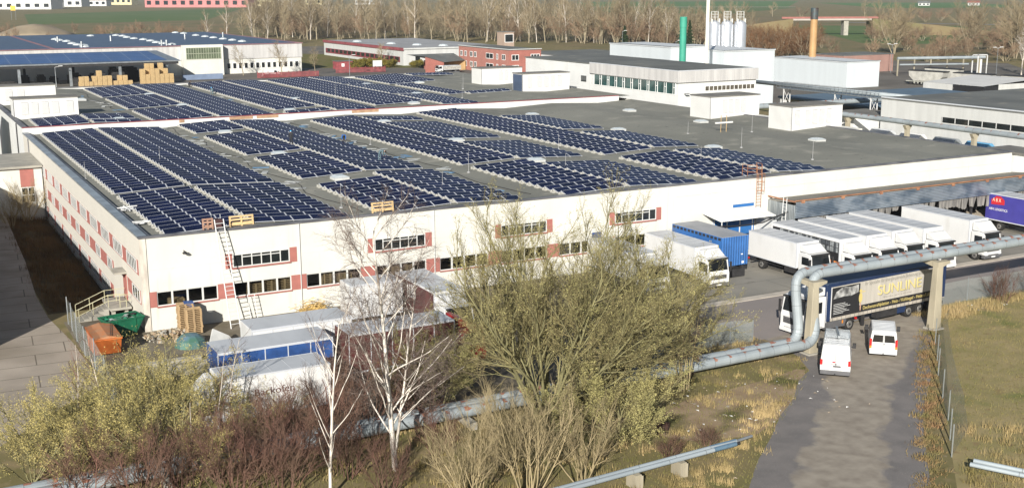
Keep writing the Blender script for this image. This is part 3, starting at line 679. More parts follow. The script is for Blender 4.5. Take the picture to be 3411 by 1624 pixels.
b = MB(); b.prism([(0, 0), (0, 4.9), (6.4, 3.0), (6.4, 0)], 'y', 0, .3); b.box(6.1, 6.4, .3, 15, 0, 3.0); b.box(6.41, 17, 6, 15, 0, 3, 1); b.build('wall', [BRICK, CARDB], ba)
b = MB(); b.add([(-.1, -.1, 5.0), (6.5, -.1, 3.08), (17, 6, 3.08), (17, 15, 5.0), (-.1, 15, 5.0)], [(0, 1, 2, 3, 4)]); b.build('roof', ROOF2, ba)
# long low building with the purple edge
ll = plain_building('low_long_building', 'long low white building with a dark red roof edge and red window strip', 145.5, 185, 290, 372, 5.7, WALLG, mat('light_grey_roof', (.33, .33, .33), .8, var=.2, scale=.1), cat='building')
b = MB(); b.box(-.4, -.05, -.4, 82.2, 5.1, 6.1); b.box(-.05, 39.6, -.4, -.1, 5.5, 6.0, 1); b.build('fascia', [REDCOP, WALLG], ll)
f = MB(); f.box(-.06, -.001, 3, 80, 1.0, 2.9); fo = f.build('window_row', mat('red_strip', (.22, .05, .06), .6, var=.3, scale=.2), ll)
p = MB()
for k in range(16): p.box(-.12, -.061, 4 + k * 4.7, 7.2 + k * 4.7, 1.5, 2.75)
p.build('pane', PANE, fo)
p = MB(); p.box(4.5, 6.3, -.05, -.001, 1.2, 3.4); p.box(8.5, 10.3, -.05, -.001, 1.2, 3.4); p.build('window', PANE, ll)
p = MB()
for x, y in ((6, 60), (10, 35), (14, 20), (20, 10)): p.lathe((x, y, 5.92), [(2.0, 0), (1.4, .5), (.3, .7)], 8)
p.build('rooflight', DOME, ll)
# left hall with the blue solar roof and its canopy
lh = thing('solar_hall', 'wide low hall on the left whose whole roof is blue solar film', 'hall', (0, 0, 0))
b = MB(); b.box(-60, 106, 281.6, 400, -.2, 4.6); b.build('wall', WALL, lh)
b = MB(); b.box(-60, 106.2, 281.3, 400, 4.61, 9.0); b.build('cladding', CLAD, lh)
b = MB(); b.box(-60.2, 106.5, 281, 400.3, 9.01, 9.2); b.build('roof', mat('roof_edge', (.30, .16, .17), .7, var=.2, scale=.3), lh)
b = MB(); b.box(-60, 29.5, 281.8, 399.5, 9.21, 9.27); b.box(31, 104, 281.8, 399.5, 9.21, 9.27); o = b.build('solar_sheet', PVBLUE, lh)
b = MB(); b.box(67.4, 79.7, 278.4, 281.2, -.2, 9.35); b.build('stair_block', WALL, lh)
f = MB(); f.frame(68.2, 79.0, 5.0, 8.6, .15, 278.28, 278.38)
for k in range(1, 14): f.box(68.2 + 10.8 * k / 14 - .05, 68.2 + 10.8 * k / 14 + .05, 278.3, 278.38, 5.15, 8.45)
f.box(68.35, 78.85, 278.3, 278.38, 6.7, 6.85)
fo = f.build('window_row', mat('olive_frame', (.35, .37, .28), .6), lh)
p = MB(); p.box(68.35, 78.85, 278.34, 278.385, 5.15, 8.45); p.build('pane', mat('olive_pane', (.13, .16, .10), .2, var=.5, scale=.4), fo)
for k in range(13):
    x = 81.5 + k * 1.85
    f = MB(); f.frame(x, x + 1.25, 1.5, 3.4, .12, 281.5, 281.58); fo = f.build('window', WFRAME, lh)
    p = MB(); p.box(x + .12, x + 1.13, 281.53, 281.59, 1.62, 3.28); p.build('pane', PANE, fo)
p = MB()
for (x, y) in ((40, 351), (40, 341), (41, 331), (40, 312), (40, 301), (41, 294), (40, 287), (56, 378), (65, 377), (66, 369), (65, 355), (65, 342), (66, 331), (66, 319), (65, 305), (65, 295), (66, 287), (91, 394), (92, 384), (91, 360), (91, 346), (91, 334), (91, 321), (91, 309), (91, 297)):
    p.lathe((x, y, 9.28), [(1.5, 0), (1.2, .35), (.3, .6)], 8)
p.build('rooflight', DOME, lh)
p = MB()
for (x, y) in ((38, 330), (39, 286), (62, 283), (63.5, 283), (55, 330), (80, 330), (96, 340)): p.tube((x, y, 9.2), (x, y, 11), .3, n=8)
p.build('vent_pipe', GALV, lh)
cy = thing('solar_canopy', 'open canopy with a bright blue solar roof sheltering stacked pallets', 'canopy', (0, 0, 0))
b = MB(); b.add([(-40, 254.5, 6.3), (61, 254.5, 6.3), (58.5, 274, 8.3), (-40, 274, 8.3), (-40, 254.5, 6.0), (61, 254.5, 6.0), (58.5, 274, 8.0), (-40, 274, 8.0)], [(0, 1, 2, 3), (4, 7, 6, 5), (0, 4, 5, 1), (1, 5, 6, 2), (2, 6, 7, 3), (0, 3, 7, 4)]); b.build('roof', GALV, cy)
b = MB(); b.add([(-40, 255.5, 6.45), (57.5, 255.5, 6.45), (55.5, 273, 8.25), (-40, 273, 8.25)], [(0, 1, 2, 3)]); b.build('solar_sheet', PVBRIGHT, cy)
b = MB(); b.box(-40, 60.5, 254.7, 255.3, 5.3, 5.95); b.box(-40, 58.5, 272, 272.6, 6.9, 7.9); b.build('beam', CHAS, cy)
for x in (-10, 4, 17.8, 31.0, 44.3, 57.3):
    b = MB(); b.box(x - .35, x + .35, 255.3, 256, 0, 5.5); b.build('column', GALV, cy)
    b = MB(); b.box(x + 3 - .35, x + 3.35, 271.2, 271.9, 0, 7); b.build('column', CHAS, cy)
# ------------------------------------------------------------------ solar rows
MW, MD, TILT = 1.62, 1.02, R(13)
def module_mb(mb, x, ox=0, oy=0, oz=0, skew=0.0):
    """one framed module whose low edge is at y = oy; skew lifts it along x with the roof"""
    c, s = math.cos(TILT), math.sin(TILT)
    def P(u, v, w): return (ox + x + u, oy + v * c - w * s, oz + .10 + v * s + w * c + (x + u) * skew)
    W_, D_ = MW - .025, MD
    a = [P(0, 0, 0), P(W_, 0, 0), P(W_, D_, 0), P(0, D_, 0), P(0, 0, .04), P(W_, 0, .04), P(W_, D_, .04), P(0, D_, .04)]
    mb.add(a, [(0, 3, 2, 1), (4, 5, 6, 7), (0, 1, 5, 4), (1, 2, 6, 5), (2, 3, 7, 6), (3, 0, 4, 7)], 0)
    e = .042
    b = [P(e, e, .044), P(W_ - e, e, .044), P(W_ - e, D_ - e, .044), P(e, D_ - e, .044)]
    mb.add(b, [(0, 1, 2, 3)], 1)
def rack_mb(mb, n, ox=0, oy=0, oz=0, skew=0.0):
    for k in range(n + 1):
        x = min(max(k * MW, .04), n * MW - .07)
        z = oz + x * skew
        mb.add([(ox + x, oy + .02, z + .02), (ox + x + .035, oy + .02, z + .02), (ox + x + .035, oy + 1.0, z + .02), (ox + x, oy + 1.0, z + .02),
                (ox + x, oy + 1.0, z + .31), (ox + x + .035, oy + 1.0, z + .31), (ox + x, oy + .02, z + .10), (ox + x + .035, oy + .02, z + .10)],
               [(0, 1, 2, 3), (3, 2, 5, 4), (0, 3, 4, 6), (1, 7, 5, 2), (0, 6, 7, 1), (6, 4, 5, 7)])
    for x in (-.18, n * MW - .05):
        z = oz + x * skew
        mb.box(ox + x, ox + x + .22, oy + .55, oy + .95, z + .005, z + .13); mb.box(ox + x, ox + x + .16, oy + .98, oy + 1.14, z + .005, z + .24)
def seq(a, b, p=1.52):
    out = []; y = a
    while y + 1.2 < b: out.append(y); y += p
    return out
STRIPS = [(2.1, 4, seq(1.0, 21) + seq(22.3, 76.6), 'in the strip along the left roof edge'),
          (9.2, 5, seq(1.0, 21) + seq(22.3, 76.6), 'in the strip second from the left roof edge'),
          (20.2, 4, seq(1.0, 18.4) + seq(22.3, 39) + seq(42.0, 62.6) + seq(66, 76.6), 'in the strip broken up by rooflights, third from the left'),
          (27.2, 4, seq(1.0, 21.4) + seq(22.8, 76.6), 'in the unbroken strip where two installers kneel'),
          (38.3, 4, seq(1.0, 21.4) + seq(22.8, 73), 'in the strip just right of the middle walkway'),
          (45.3, 5, seq(1.0, 18.4) + seq(22.6, 38.6) + seq(42.6, 63) + seq(66.5, 72), 'in the strip right of the middle, around three rooflights'),
          (56.0, 4, seq(1.0, 20.4) + seq(22, 76), 'in the strip next to the rightmost one'),
          (63.4, 4, seq(1.0, 19.2) + seq(22.8, 40.2) + seq(43.8, 62), 'in the rightmost strip, beside the bare roof')]
cand = []
for sx, n, ys, lab in STRIPS:
    for y in ys:
        d = math.hypot(sx + 3 + 16.3, y + 89.9); cand.append((d, sx, n, y, lab))
cand.sort()
mods = {}; racks = {}
rest = MB()
cnt = 0
for i, (d, sx, n, y, lab) in enumerate(cand):
    z0 = roofz(sx); z1 = roofz(sx + n * MW)
    if n == 5:   # crosses a ridge or valley slightly: follow the mean slope
        pass
    sk = (z1 - z0) / (n * MW)
    if i < 300:
        key = (n, round(sk, 3))
        if key not in mods:
            lst = []
            for k in range(n):
                m = MB(); module_mb(m, k * MW, skew=sk); lst.append(m)
            r_ = MB(); rack_mb(r_, n, skew=sk)
            t = thing('solar_row', 'row of dark solar modules ' + lab, 'solar row', (sx, y, z0), 0, 'rows of solar modules on the near roof')
            pr = [m.build('solar_module', [ALU, CELL], t) for m in lst]
            rk = r_.build('rack', RACK, t)
            mods[key] = (t, pr + [rk])
        else:
            t0, parts = mods[key]
            t = t0.copy(); COL.objects.link(t); t.location = (sx, y, z0)
            t['label'] = 'row of dark solar modules ' + lab
            for p in parts:
                c = p.copy(); COL.objects.link(c); c.parent = t
    else:
        for k in range(n): module_mb(rest, k * MW, sx, y, z0, sk)
        o = len(rest.v); m = MB(); rack_mb(m, n, sx, y, z0, sk); rest.add(m.v, m.f, 2)
FAR = [(2.2, 4, seq(78.3, 90)), (9.3, 4, seq(78.3, 81.6) + seq(83.6, 90.5)), (17.6, 5, seq(78.5, 95.2) + seq(98.8, 118.4) + seq(122, 142.5)),
       (26.4, 5, seq(77.8, 143)), (37.0, 4, seq(78.6, 81.8) + seq(85.5, 143)), (44.2, 4, seq(78.2, 143.5)), (53.2, 5, seq(84.8, 144)),
       (62.0, 4, seq(78.5, 97) + seq(100, 121) + seq(124, 144)), (71.6, 6, seq(123.5, 144)), (71.8, 2, seq(97, 122)), (75.2, 5, seq(95.2, 98.4)), (83.4, 6, seq(139.5, 144.2))]
for sx, n, ys in FAR:
    z0 = roofz(sx) + .62; z1 = roofz(sx + n * MW) + .62; sk = (z1 - z0) / (n * MW)
    for y in ys:
        for k in range(n): module_mb(rest, k * MW, sx, y, z0, sk)
        m = MB(); rack_mb(m, n, sx, y, z0, sk); rest.add(m.v, m.f, 2)
o = rest.build('solar_rows', [ALU, CELL, RACK])
tag(o, 'further solar rows filling the rear roof and the back of the near one', 'solar rows', 'rows of solar modules on the rear roof', 'stuff')
# ------------------------------------------------------------------ rooflights
b = MB(); b.box(-.76, .76, -.76, .76, -.12, .22)
d = MB(); d.add([(-.8, -.8, .23), (.8, -.8, .23), (.8, .8, .23), (-.8, .8, .23), (-.42, -.42, .40), (.42, -.42, .40), (.42, .42, .40), (-.42, .42, .40)],
                [(0, 1, 5, 4), (1, 2, 6, 5), (2, 3, 7, 6), (3, 0, 4, 7), (4, 5, 6, 7), (0, 3, 2, 1)])
SKY = [(23.6, 64.2, 0, 'among the solar rows of the near roof'), (23.5, 40.4, 0, ''), (23.4, 20.1, 0, ''), (46.4, 64.6, 0, ''), (46.1, 40.4, 0, ''), (46.1, 20.4, 0, ''), (70.4, 64.6, 0, ''), (70.9, 41.8, 0, ''), (70.8, 21.1, 0, ''),
       (85.6, 61.0, 0, 'on the bare part of the near roof'), (85.6, 43.0, 0, 'on the bare part of the near roof'), (85.3, 19.2, 0, 'on the bare part of the near roof'),
       (25.2, 120.2, .62, 'among the solar rows of the rear roof'), (25.6, 97.0, .62, ''), (13.4, 82.5, .62, ''), (44.4, 98.2, .62, ''), (38.6, 83.4, .62, ''), (66.4, 122.4, .62, ''), (66.3, 98.4, .62, ''), (59.0, 83.0, .62, ''), (77, 121.5, .62, ''), (13.4, 117.3, .62, '')]
rl0 = None; lab = ''
for x, y, dz, l in SKY:
    lab = l or lab
    full = 'pale square dome rooflight ' + lab
    if rl0 is None:
        rl0 = thing('rooflight', full, 'rooflight', (x, y, roofz(x)), 0, 'rooflights ' + lab)
        k1 = b.build('curb', WALLG, rl0); k2 = d.build('dome', DOME, rl0, smooth=False)
    else:
        t = rl0.copy(); COL.objects.link(t); t.location = (x, y, roofz(x) + dz); t['label'] = full; t['group'] = 'rooflights ' + lab
        for p in (k1, k2):
            c = p.copy(); COL.objects.link(c); c.parent = t
# lightning rods
r0_ = None
for x, y, dz, h in ((37.0, 18.6, 0, 2.2), (73.8, 19.6, 0, 2.4), (74.1, 7.7, 0, 2.2), (76.2, 33.4, 0, 1.6), (18.4, 6.1, 0, 2.2), (1.3, 34, 0, 1.8), (46.3, 14.5, 0, 1.6), (36.5, 45, 0, 1.8), (54.6, 30, 0, 1.8), (10, 40, 0, 1.6), (62, 12, 0, 1.6), (30, 10, 0, 1.6), (52, 100, .62, 2.6), (62, 112, .62, 2.6), (34, 92, .62, 2.2), (78, 104, .62, 2.8), (71, 90, .62, 2.4), (84, 30, 0, 2.2)):
    if r0_ is None:
        mb = MB(); mb.tube((0, 0, 0), (0, 0, 2.2), .022, .012, n=5); mb.lathe((0, 0, 0), [(.17, .0), (.17, .08), (.03, .1)], 10)
        r0_ = mb.build('lightning_rod', mat('rod_steel', (.40, .40, .40), .5, var=.2), None, (x, y, roofz(x)))
        tag(r0_, 'thin upright lightning rod standing on the grey roof', 'lightning rod', 'lightning rods on the roofs')
    else:
        c = r0_.copy(); COL.objects.link(c); c.location = (x, y, roofz(x) + dz); c.scale = (1, 1, h / 2.2)
# cable trays, offcuts and loose sheets on the walkways
random.seed(11)
lit = MB()
for i in range(95):
    wv = random.choice([(35.2, 1.2, 3, 75), (18.6, .7, 3, 76), (35.2, 1.2, 20, 75), (35.0, 1.4, 78, 120), (15.6, .8, 84, 128)])
    x = wv[0] + random.uniform(-wv[1], wv[1]); y = random.uniform(wv[2], wv[3]); z = roofz(x) + (.62 if y > 77 else 0) + .03
    a, l, w_ = random.uniform(0, PI), random.uniform(.3, .95), random.uniform(.12, .42)
    c, s = math.cos(a), math.sin(a)
    vs = [(x + u * c - v * s, y + u * s + v * c, z + h) for h in (0, .035) for (u, v) in ((-l, -w_), (l, -w_), (l, w_), (-l, w_))]
    lit.add(vs, [(0, 3, 2, 1), (4, 5, 6, 7), (0, 1, 5, 4), (1, 2, 6, 5), (2, 3, 7, 6), (3, 0, 4, 7)], random.choice([0, 0, 0, 1, 2]))
o = lit.build('roof_litter', [mat('pale_scrap', (.48, .49, .47), .7, var=.3, scale=3), mat('blue_scrap', (.14, .27, .42), .6, var=.3, scale=3), mat('grey_scrap', (.25, .25, .24), .8, var=.3, scale=3)])
tag(o, 'scattered pale packing sheets and offcuts along the roof walkways', 'litter', None, 'stuff')
random.seed(5)
for nm, pts in (('cable', [(18.7 + .5 * math.sin(y * .35) + random.uniform(-.15, .15), y) for y in range(3, 76, 2)]), ('cable', [(35.6 + .6 * math.sin(y * .3 + 1) + random.uniform(-.2, .2), y) for y in range(4, 76, 2)]), ('cable', [(15.9 + .4 * math.sin(y * .3) + random.uniform(-.2, .2), y) for y in range(84, 140, 2)])):
    mb = MB(); mb.path([(x, y, roofz(x) + (.62 if y > 77 else 0) + .04) for x, y in pts], .03, 5)
    wh = 'left of the rooflights' if pts[0][0] < 17 else ('beside the second strip' if pts[0][0] < 25 else 'along the middle walkway')
    tag(mb.build('cable', CHAS), 'dark cable snaking over the roof ' + ('of the rear hall' if pts[0][1] > 77 else wh), 'cable')
# test cross on the bare roof
mb = MB()
for x in (79.9, 80.8): mb.tube((x, 31.3, roofz(80)), (x, 31.3, roofz(80) + 2.2), .05, n=6)
mb.box(79.0, 81.8, 31.2, 31.4, roofz(80) + 1.15, roofz(80) + 1.35, 1)
tag(mb.build('antenna_frame', [mat('ochre_post', (.42, .30, .16), .7, var=.2), WALLW]), 'two thin posts crossed by a white bar on the bare roof', 'antenna')
# access hoop ladder on the front wall by the dock canopy
t = thing('cage_ladder', 'rusty caged ladder rising over the roof edge beside the dock canopy', 'ladder', (59.9, 0, 0))
mb = MB()
for x in (-.3, .3): mb.tube((x, -.25, 4.4), (x, -.25, 8.6), .035, n=5)
for k in range(13): mb.tube((-.3, -.25, 4.6 + .3 * k), (.3, -.25, 4.6 + .3 * k), .02, n=4)
mb.build('ladder', RUST, t)
mb = MB()
for z in (6.1, 7.0, 7.8): mb.path([(.3, -.25, z), (.4, -.6, z), (.15, -.9, z), (-.15, -.9, z), (-.4, -.6, z), (-.3, -.25, z)], .025, 4)
for x, y in ((.4, -.6), (.15, -.9), (-.15, -.9), (-.4, -.6)): mb.tube((x, y, 6.1), (x, y, 7.8), .02, n=4)
mb.build('cage', RUST, t)
mb = MB()
for z in (7.9, 8.25, 8.6):
    mb.path([(-.3, -.25, z), (-.9, .5, z), (-.9, 1.3, z)], .03, 4); mb.path([(.3, -.25, z), (.9, .5, z), (.9, 1.3, z)], .03, 4)
for x, y in ((-.9, .5), (-.9, 1.3), (.9, .5), (.9, 1.3)): mb.tube((x, y, 7.1), (x, y, 8.6), .03, n=4)
mb.build('railing', RUST, t)
# leaning ladders
def leaning_ladder(name, label, b0, b1, t0, t1, n, m, rad=.04):
    mb = MB()
    b0, b1, t0, t1 = map(Vector, (b0, b1, t0, t1))
    mb.tube(b0, t0, rad, n=6); mb.tube(b1, t1, rad, n=6)
    for k in range(1, n): mb.tube(b0.lerp(t0, k / n), b1.lerp(t1, k / n), rad * .6, n=5)
    return tag(mb.build(name, m), label, 'ladder')
leaning_ladder('extension_ladder', 'long aluminium extension ladder leaning up the front wall to the roof', (6.0, -2.35, 0), (6.75, -2.25, 0), (5.72, -.14, 8.3), (6.42, -.14, 8.3), 26, STEELW, .045)
mb = MB()
for sx in (0, .55):
    mb.tube((8.0 + sx, -.9, 0), (7.9 + sx, -.55, 2.1), .03, n=5)
for k in range(7): mb.tube((8.0, -.85 + .04 * k, .3 * k + .1), (8.55, -.85 + .04 * k, .3 * k + .1), .02, n=4)
tag(mb.build('short_ladder', STEELW), 'short ladder propped near the foot of the long one', 'ladder')
leaning_ladder('dock_ladder', 'thin metal ladder leaning on the ribbed end of the dock canopy', (60.6, -2.9, 1.2), (60.6, -3.4, 1.2), (61.25, -2.4, 5.6), (61.25, -2.9, 5.6), 14, STEELW, .035)

# ------------------------------------------------------------------ people
def person(label, loc, rz, pose, top, legs, cap=None, group='installers working on the roof'):
    """pose: joint positions in metres, figure faces -Y"""
    t = thing('person', label, 'person', loc, rz, group)
    J = pose
    edges = [('pel', 'waist'), ('waist', 'chest'), ('chest', 'neck'), ('neck', 'head'), ('head', 'crown'),
             ('chest', 'shl'), ('shl', 'ell'), ('ell', 'wrl'), ('wrl', 'hal'), ('chest', 'shr'), ('shr', 'elr'), ('elr', 'wrr'), ('wrr', 'har'),
             ('pel', 'hil'), ('hil', 'knl'), ('knl', 'anl'), ('anl', 'tol'), ('pel', 'hir'), ('hir', 'knr'), ('knr', 'anr'), ('anr', 'tor')]
    rad = dict(pel=.15, waist=.14, chest=.17, neck=.06, head=.10, crown=.085, shl=.085, ell=.06, wrl=.04, hal=.045, shr=.085, elr=.06, wrr=.04, har=.045,
               hil=.10, knl=.075, anl=.05, tol=.045, hir=.10, knr=.075, anr=.05, tor=.045)
    names = list(rad)
    me = bpy.data.meshes.new('body'); me.from_pydata([J[n] for n in names], [(names.index(a), names.index(b)) for a, b in edges], [])
    o = bpy.data.objects.new('body', me); COL.objects.link(o); o.parent = t
    me.materials.append(legs); me.materials.append(top); me.materials.append(SKIN)
    sk = o.modifiers.new('skin', 'SKIN'); sv = me.skin_vertices[0].data
    for i, n in enumerate(names): sv[i].radius = (rad[n], rad[n]); sv[i].use_root = (n == 'pel')
    o.modifiers.new('sub', 'SUBSURF').levels = 1
    dg = bpy.context.evaluated_depsgraph_get(); dg.update()
    ev = bpy.data.meshes.new_from_object(o.evaluated_get(dg)); o.modifiers.clear(); o.data = ev
    ev.materials.clear()
    for m in (legs, top, SKIN): ev.materials.append(m)
    V = {n: Vector(J[n]) for n in names}
    for p in ev.polygons:
        c = p.center; k = min(names, key=lambda n: (V[n] - c).length)
        p.material_index = 2 if k in ('head', 'crown', 'hal', 'har') else (1 if k in ('chest', 'waist', 'neck', 'shl', 'shr', 'ell', 'elr', 'wrl', 'wrr') else 0)
        p.use_smooth = True
    mb = MB(); h = V['head'].lerp(V['crown'], .55); up = (V['crown'] - V['head']).normalized()
    for k in range(5): pass
    mb.path([h - up * .02, h + up * .05, h + up * .11, h + up * .14], [.118, .115, .08, .02], 10)
    mb.build('cap' if cap else 'hair', cap or HAIR, t, smooth=True)
    return t
ST_ = dict(pel=(0, 0, .92), waist=(0, -.02, 1.08), chest=(0, -.03, 1.32), neck=(0, -.03, 1.50), head=(0, -.06, 1.60), crown=(0, -.06, 1.72),
           shl=(.19, -.02, 1.42), ell=(.27, -.04, 1.14), wrl=(.22, -.22, .95), hal=(.2, -.29, .9), shr=(-.19, -.02, 1.42), elr=(-.27, -.02, 1.14), wrr=(-.24, -.2, .94), har=(-.22, -.27, .89),
           hil=(.10, 0, .88), knl=(.12, -.04, .48), anl=(.12, .02, .08), tol=(.13, -.14, .04), hir=(-.10, 0, .88), knr=(-.12, .02, .48), anr=(-.12, .10, .08), tor=(-.13, -.06, .04))
BEND = dict(ST_, waist=(0, -.10, 1.02), chest=(0, -.38, 1.10), neck=(0, -.54, 1.06), head=(0, -.64, 1.02), crown=(0, -.74, .97),
            shl=(.19, -.44, 1.08), ell=(.24, -.50, .80), wrl=(.18, -.58, .56), hal=(.16, -.62, .48), shr=(-.19, -.44, 1.08), elr=(-.24, -.48, .80), wrr=(-.18, -.54, .56), har=(-.16, -.58, .48))
KNEEL = dict(ST_, pel=(0, .05, .48), waist=(0, -.03, .64), chest=(0, -.16, .86), neck=(0, -.22, 1.02), head=(0, -.28, 1.10), crown=(0, -.31, 1.21),
             shl=(.19, -.16, .94), ell=(.26, -.30, .70), wrl=(.18, -.46, .52), hal=(.16, -.52, .46), shr=(-.19, -.16, .94), elr=(-.26, -.28, .70), wrr=(-.2, -.44, .50), har=(-.18, -.50, .44),
             hil=(.1, .04, .45), knl=(.15, -.32, .12), anl=(.14, .18, .08), tol=(.14, .28, .05), hir=(-.1, .04, .45), knr=(-.13, -.40, .46), anr=(-.13, -.34, .08), tor=(-.13, -.48, .04))
person('person in dark clothes and blue cap standing between two solar strips', (26.95, 46.6, roofz(26.9)), R(160), ST_, CLOTHD, CLOTHD, HELMET)
person('person in a bright blue jacket bent over the solar rows', (33.6, 46.4, roofz(33.6) + .1), R(-20), BEND, SHIRTB, CLOTHD)
person('person in grey blue clothes bending down on the strip near the middle walkway', (31.3, 29.0, roofz(31.3) + .25), R(40), BEND, CLOTHG, CLOTHG)
person('person in black kneeling by the far walkway of the rear roof', (36.2, 138.0, roofz(36.2) + .62), R(90), KNEEL, CLOTHD, CLOTHD)
person('person in teal jacket crouching on the rear roof walkway', (36.2, 120.0, roofz(36.2) + .62), R(-60), KNEEL, CLOTHG, CLOTHG, HELMET)

# ------------------------------------------------------------------ pallets
def pallet_mb(l=1.2, w_=.8):
    mb = MB()
    for k in range(5): mb.box(0, l, (w_ - .1) / 4 * k, (w_ - .1) / 4 * k + .1, .122, .144)
    for k in range(3): mb.box(0, l, (w_ - .1) / 2 * k, (w_ - .1) / 2 * k + .1, 0, .022)
    for x in (0, (l - .14) / 2, l - .14):
        mb.box(x, x + .14, 0, w_, .10, .121)
        for k in range(3): mb.box(x, x + .14, (w_ - .1) / 2 * k, (w_ - .1) / 2 * k + .1, .0221, .0999)
    return mb
PAL0 = pallet_mb().build('pallet', WOODP)
first = [True]
def pallet(loc, rz, label, group, rot=None):
    if first[0]: o = PAL0; first[0] = False
    else: o = PAL0.copy(); COL.objects.link(o)
    o.location = loc; o.rotation_euler = rot or (0, 0, rz)
    return tag(o, label, 'pallet', group)
random.seed(8)
for k in range(13): pallet((2.55 + random.uniform(-.03, .03), -2.6, .12 + .146 * k), R(-4) + random.uniform(-.02, .02), 'weathered pallet in the front stack beside the white wall', 'pallets stacked in front of the hall')
for k in range(15): pallet((2.2 + random.uniform(-.03, .03), -1.5, .02 + .146 * k), R(-3) + random.uniform(-.02, .02), 'weathered pallet in the stack partly covered by a blue tarp', 'pallets stacked in front of the hall')
for bx, n in ((8.3, 11), (9.6, 13), (10.7, 12), (14.6, 12), (15.9, 11), (2.0, 8), (20.2, 11), (21.5, 12)):
    for k in range(n): pallet((bx, .45, 1.01 + .146 * k), random.uniform(-.05, .05), 'pallet stacked inside behind the ground-floor windows', 'pallets seen through the ground-floor windows')
mb = MB(); mb.add([(2.7, -1.45, 2.24), (3.45, -1.5, 2.25), (3.5, -.7, 2.24), (2.8, -.65, 2.26), (3.48, -1.55, 1.75), (3.55, -.7, 1.7), (3.0, -1.53, 2.0)], [(0, 1, 2, 3), (1, 4, 5, 2), (0, 6, 4, 1)])
o = mb.build('tarp', BLUET); so = o.modifiers.new('thick', 'SOLIDIFY'); so.thickness = .02
tag(o, 'blue tarp thrown over one corner of the rear pallet stack', 'tarp')
# big new pallets standing on edge on the roof by the front coping
def big_pallet(label, x, y, l, rz, lean, m=WOODN):
    mb = MB()
    for z in (.0, .38, .76, 1.0): mb.box(0, l, -.02, 0, z, z + .14)
    for x_ in (0, l / 2 - .06, l - .12): mb.box(x_, x_ + .12, .001, .1, 0, 1.14)
    for z in (.0, .5, 1.0): mb.box(0, l, .101, .12, z, z + .12)
    return tag(mb.build('large_pallet', m, None, (x, y, 7.12 + .0), (lean, 0, rz)), label, 'pallet', 'large pallets on the roof edge')
big_pallet('large new wooden pallet leaning on edge right of the ladder top', 7.15, .75, 1.95, R(1), R(-8))
big_pallet('large new wooden pallet leaning on the roof edge above the blank wall', 19.2, .75, 2.0, R(2), R(-8))
big_pallet('reddish grey pallet standing left of the ladder top', 5.0, .8, .85, R(-4), R(-6), mat('old_pallet_wood', (.34, .20, .14), .85, var=.3, scale=2))
t = thing('roof_crate', 'small dark trolley by the ladder top at the roof edge', 'trolley', (5.9, .8, roofz(5.9)))
mb = MB(); mb.box(0, .7, 0, .6, .1, .75); mb.build('box', mat('dark_red_box', (.07, .03, .03), .7, var=.3), t)
mb = MB(); mb.path([(0, .6, .1), (0, .75, 1.1), (.7, .75, 1.1), (.7, .6, .1)], .025, 5); mb.build('handle', GALV, t)
for i, (x, y, l) in enumerate(((1.6, 13.6, 'white folded frame lying left of the strips'), (1.1, 6.4, 'bundle of white brackets lying near the front corner'))):
    random.seed(20 + i); mb = MB()
    for k in range(9):
        a = random.uniform(0, PI); c = Vector((random.uniform(-.5, .5), random.uniform(-.4, .4), .08 + random.uniform(0, .25))); dd = Vector((math.cos(a), math.sin(a), random.uniform(-.15, .15))) * random.uniform(.4, .9)
        mb.tube(c - dd, c + dd, .045, n=5)
    tag(mb.build('rack_parts', STEELW, None, (x, y, 7.14)), l, 'rack parts')
# ------------------------------------------------------------------ vehicles
def wheel(par, x, y, r=.5, w_=.3, side=1, dual=False):
    mb = MB()
    mb.path([(x - w_ / 2, y, r), (x - w_ / 2 + .03, y, r), (x + w_ / 2 - .03, y, r), (x + w_ / 2, y, r)], [r * .93, r, r, r * .93], 20)
    o = mb.build('wheel', TYRE, par)
    mb = MB(); xs_ = x + side * w_ / 2
    mb.path([(xs_ - side * .01, y, r), (xs_ + side * .012, y, r)], [r * .60, r * .56], 16)
    mb.path([(xs_ + side * .013, y, r), (xs_ + side * .06, y, r)], [r * .24, r * .18], 10, 1)
    for k in range(8):
        a = k * PI / 4; mb.path([(xs_ + side * .013, y + r * .42 * math.cos(a), r + r * .42 * math.sin(a)), (xs_ + side * .02, y + r * .42 * math.cos(a), r + r * .42 * math.sin(a))], r * .07, 6, 1)
    mb.build('rim', [RIM, CHAS], o)
    return o
def plate(par, x, y, z, w_=.52, back=False):
    mb = MB(); mb.box(x - w_ / 2, x + w_ / 2, y - .012, y + .012, z - .06, z + .06); return mb.build('number_plate', TXTWHITE, par)
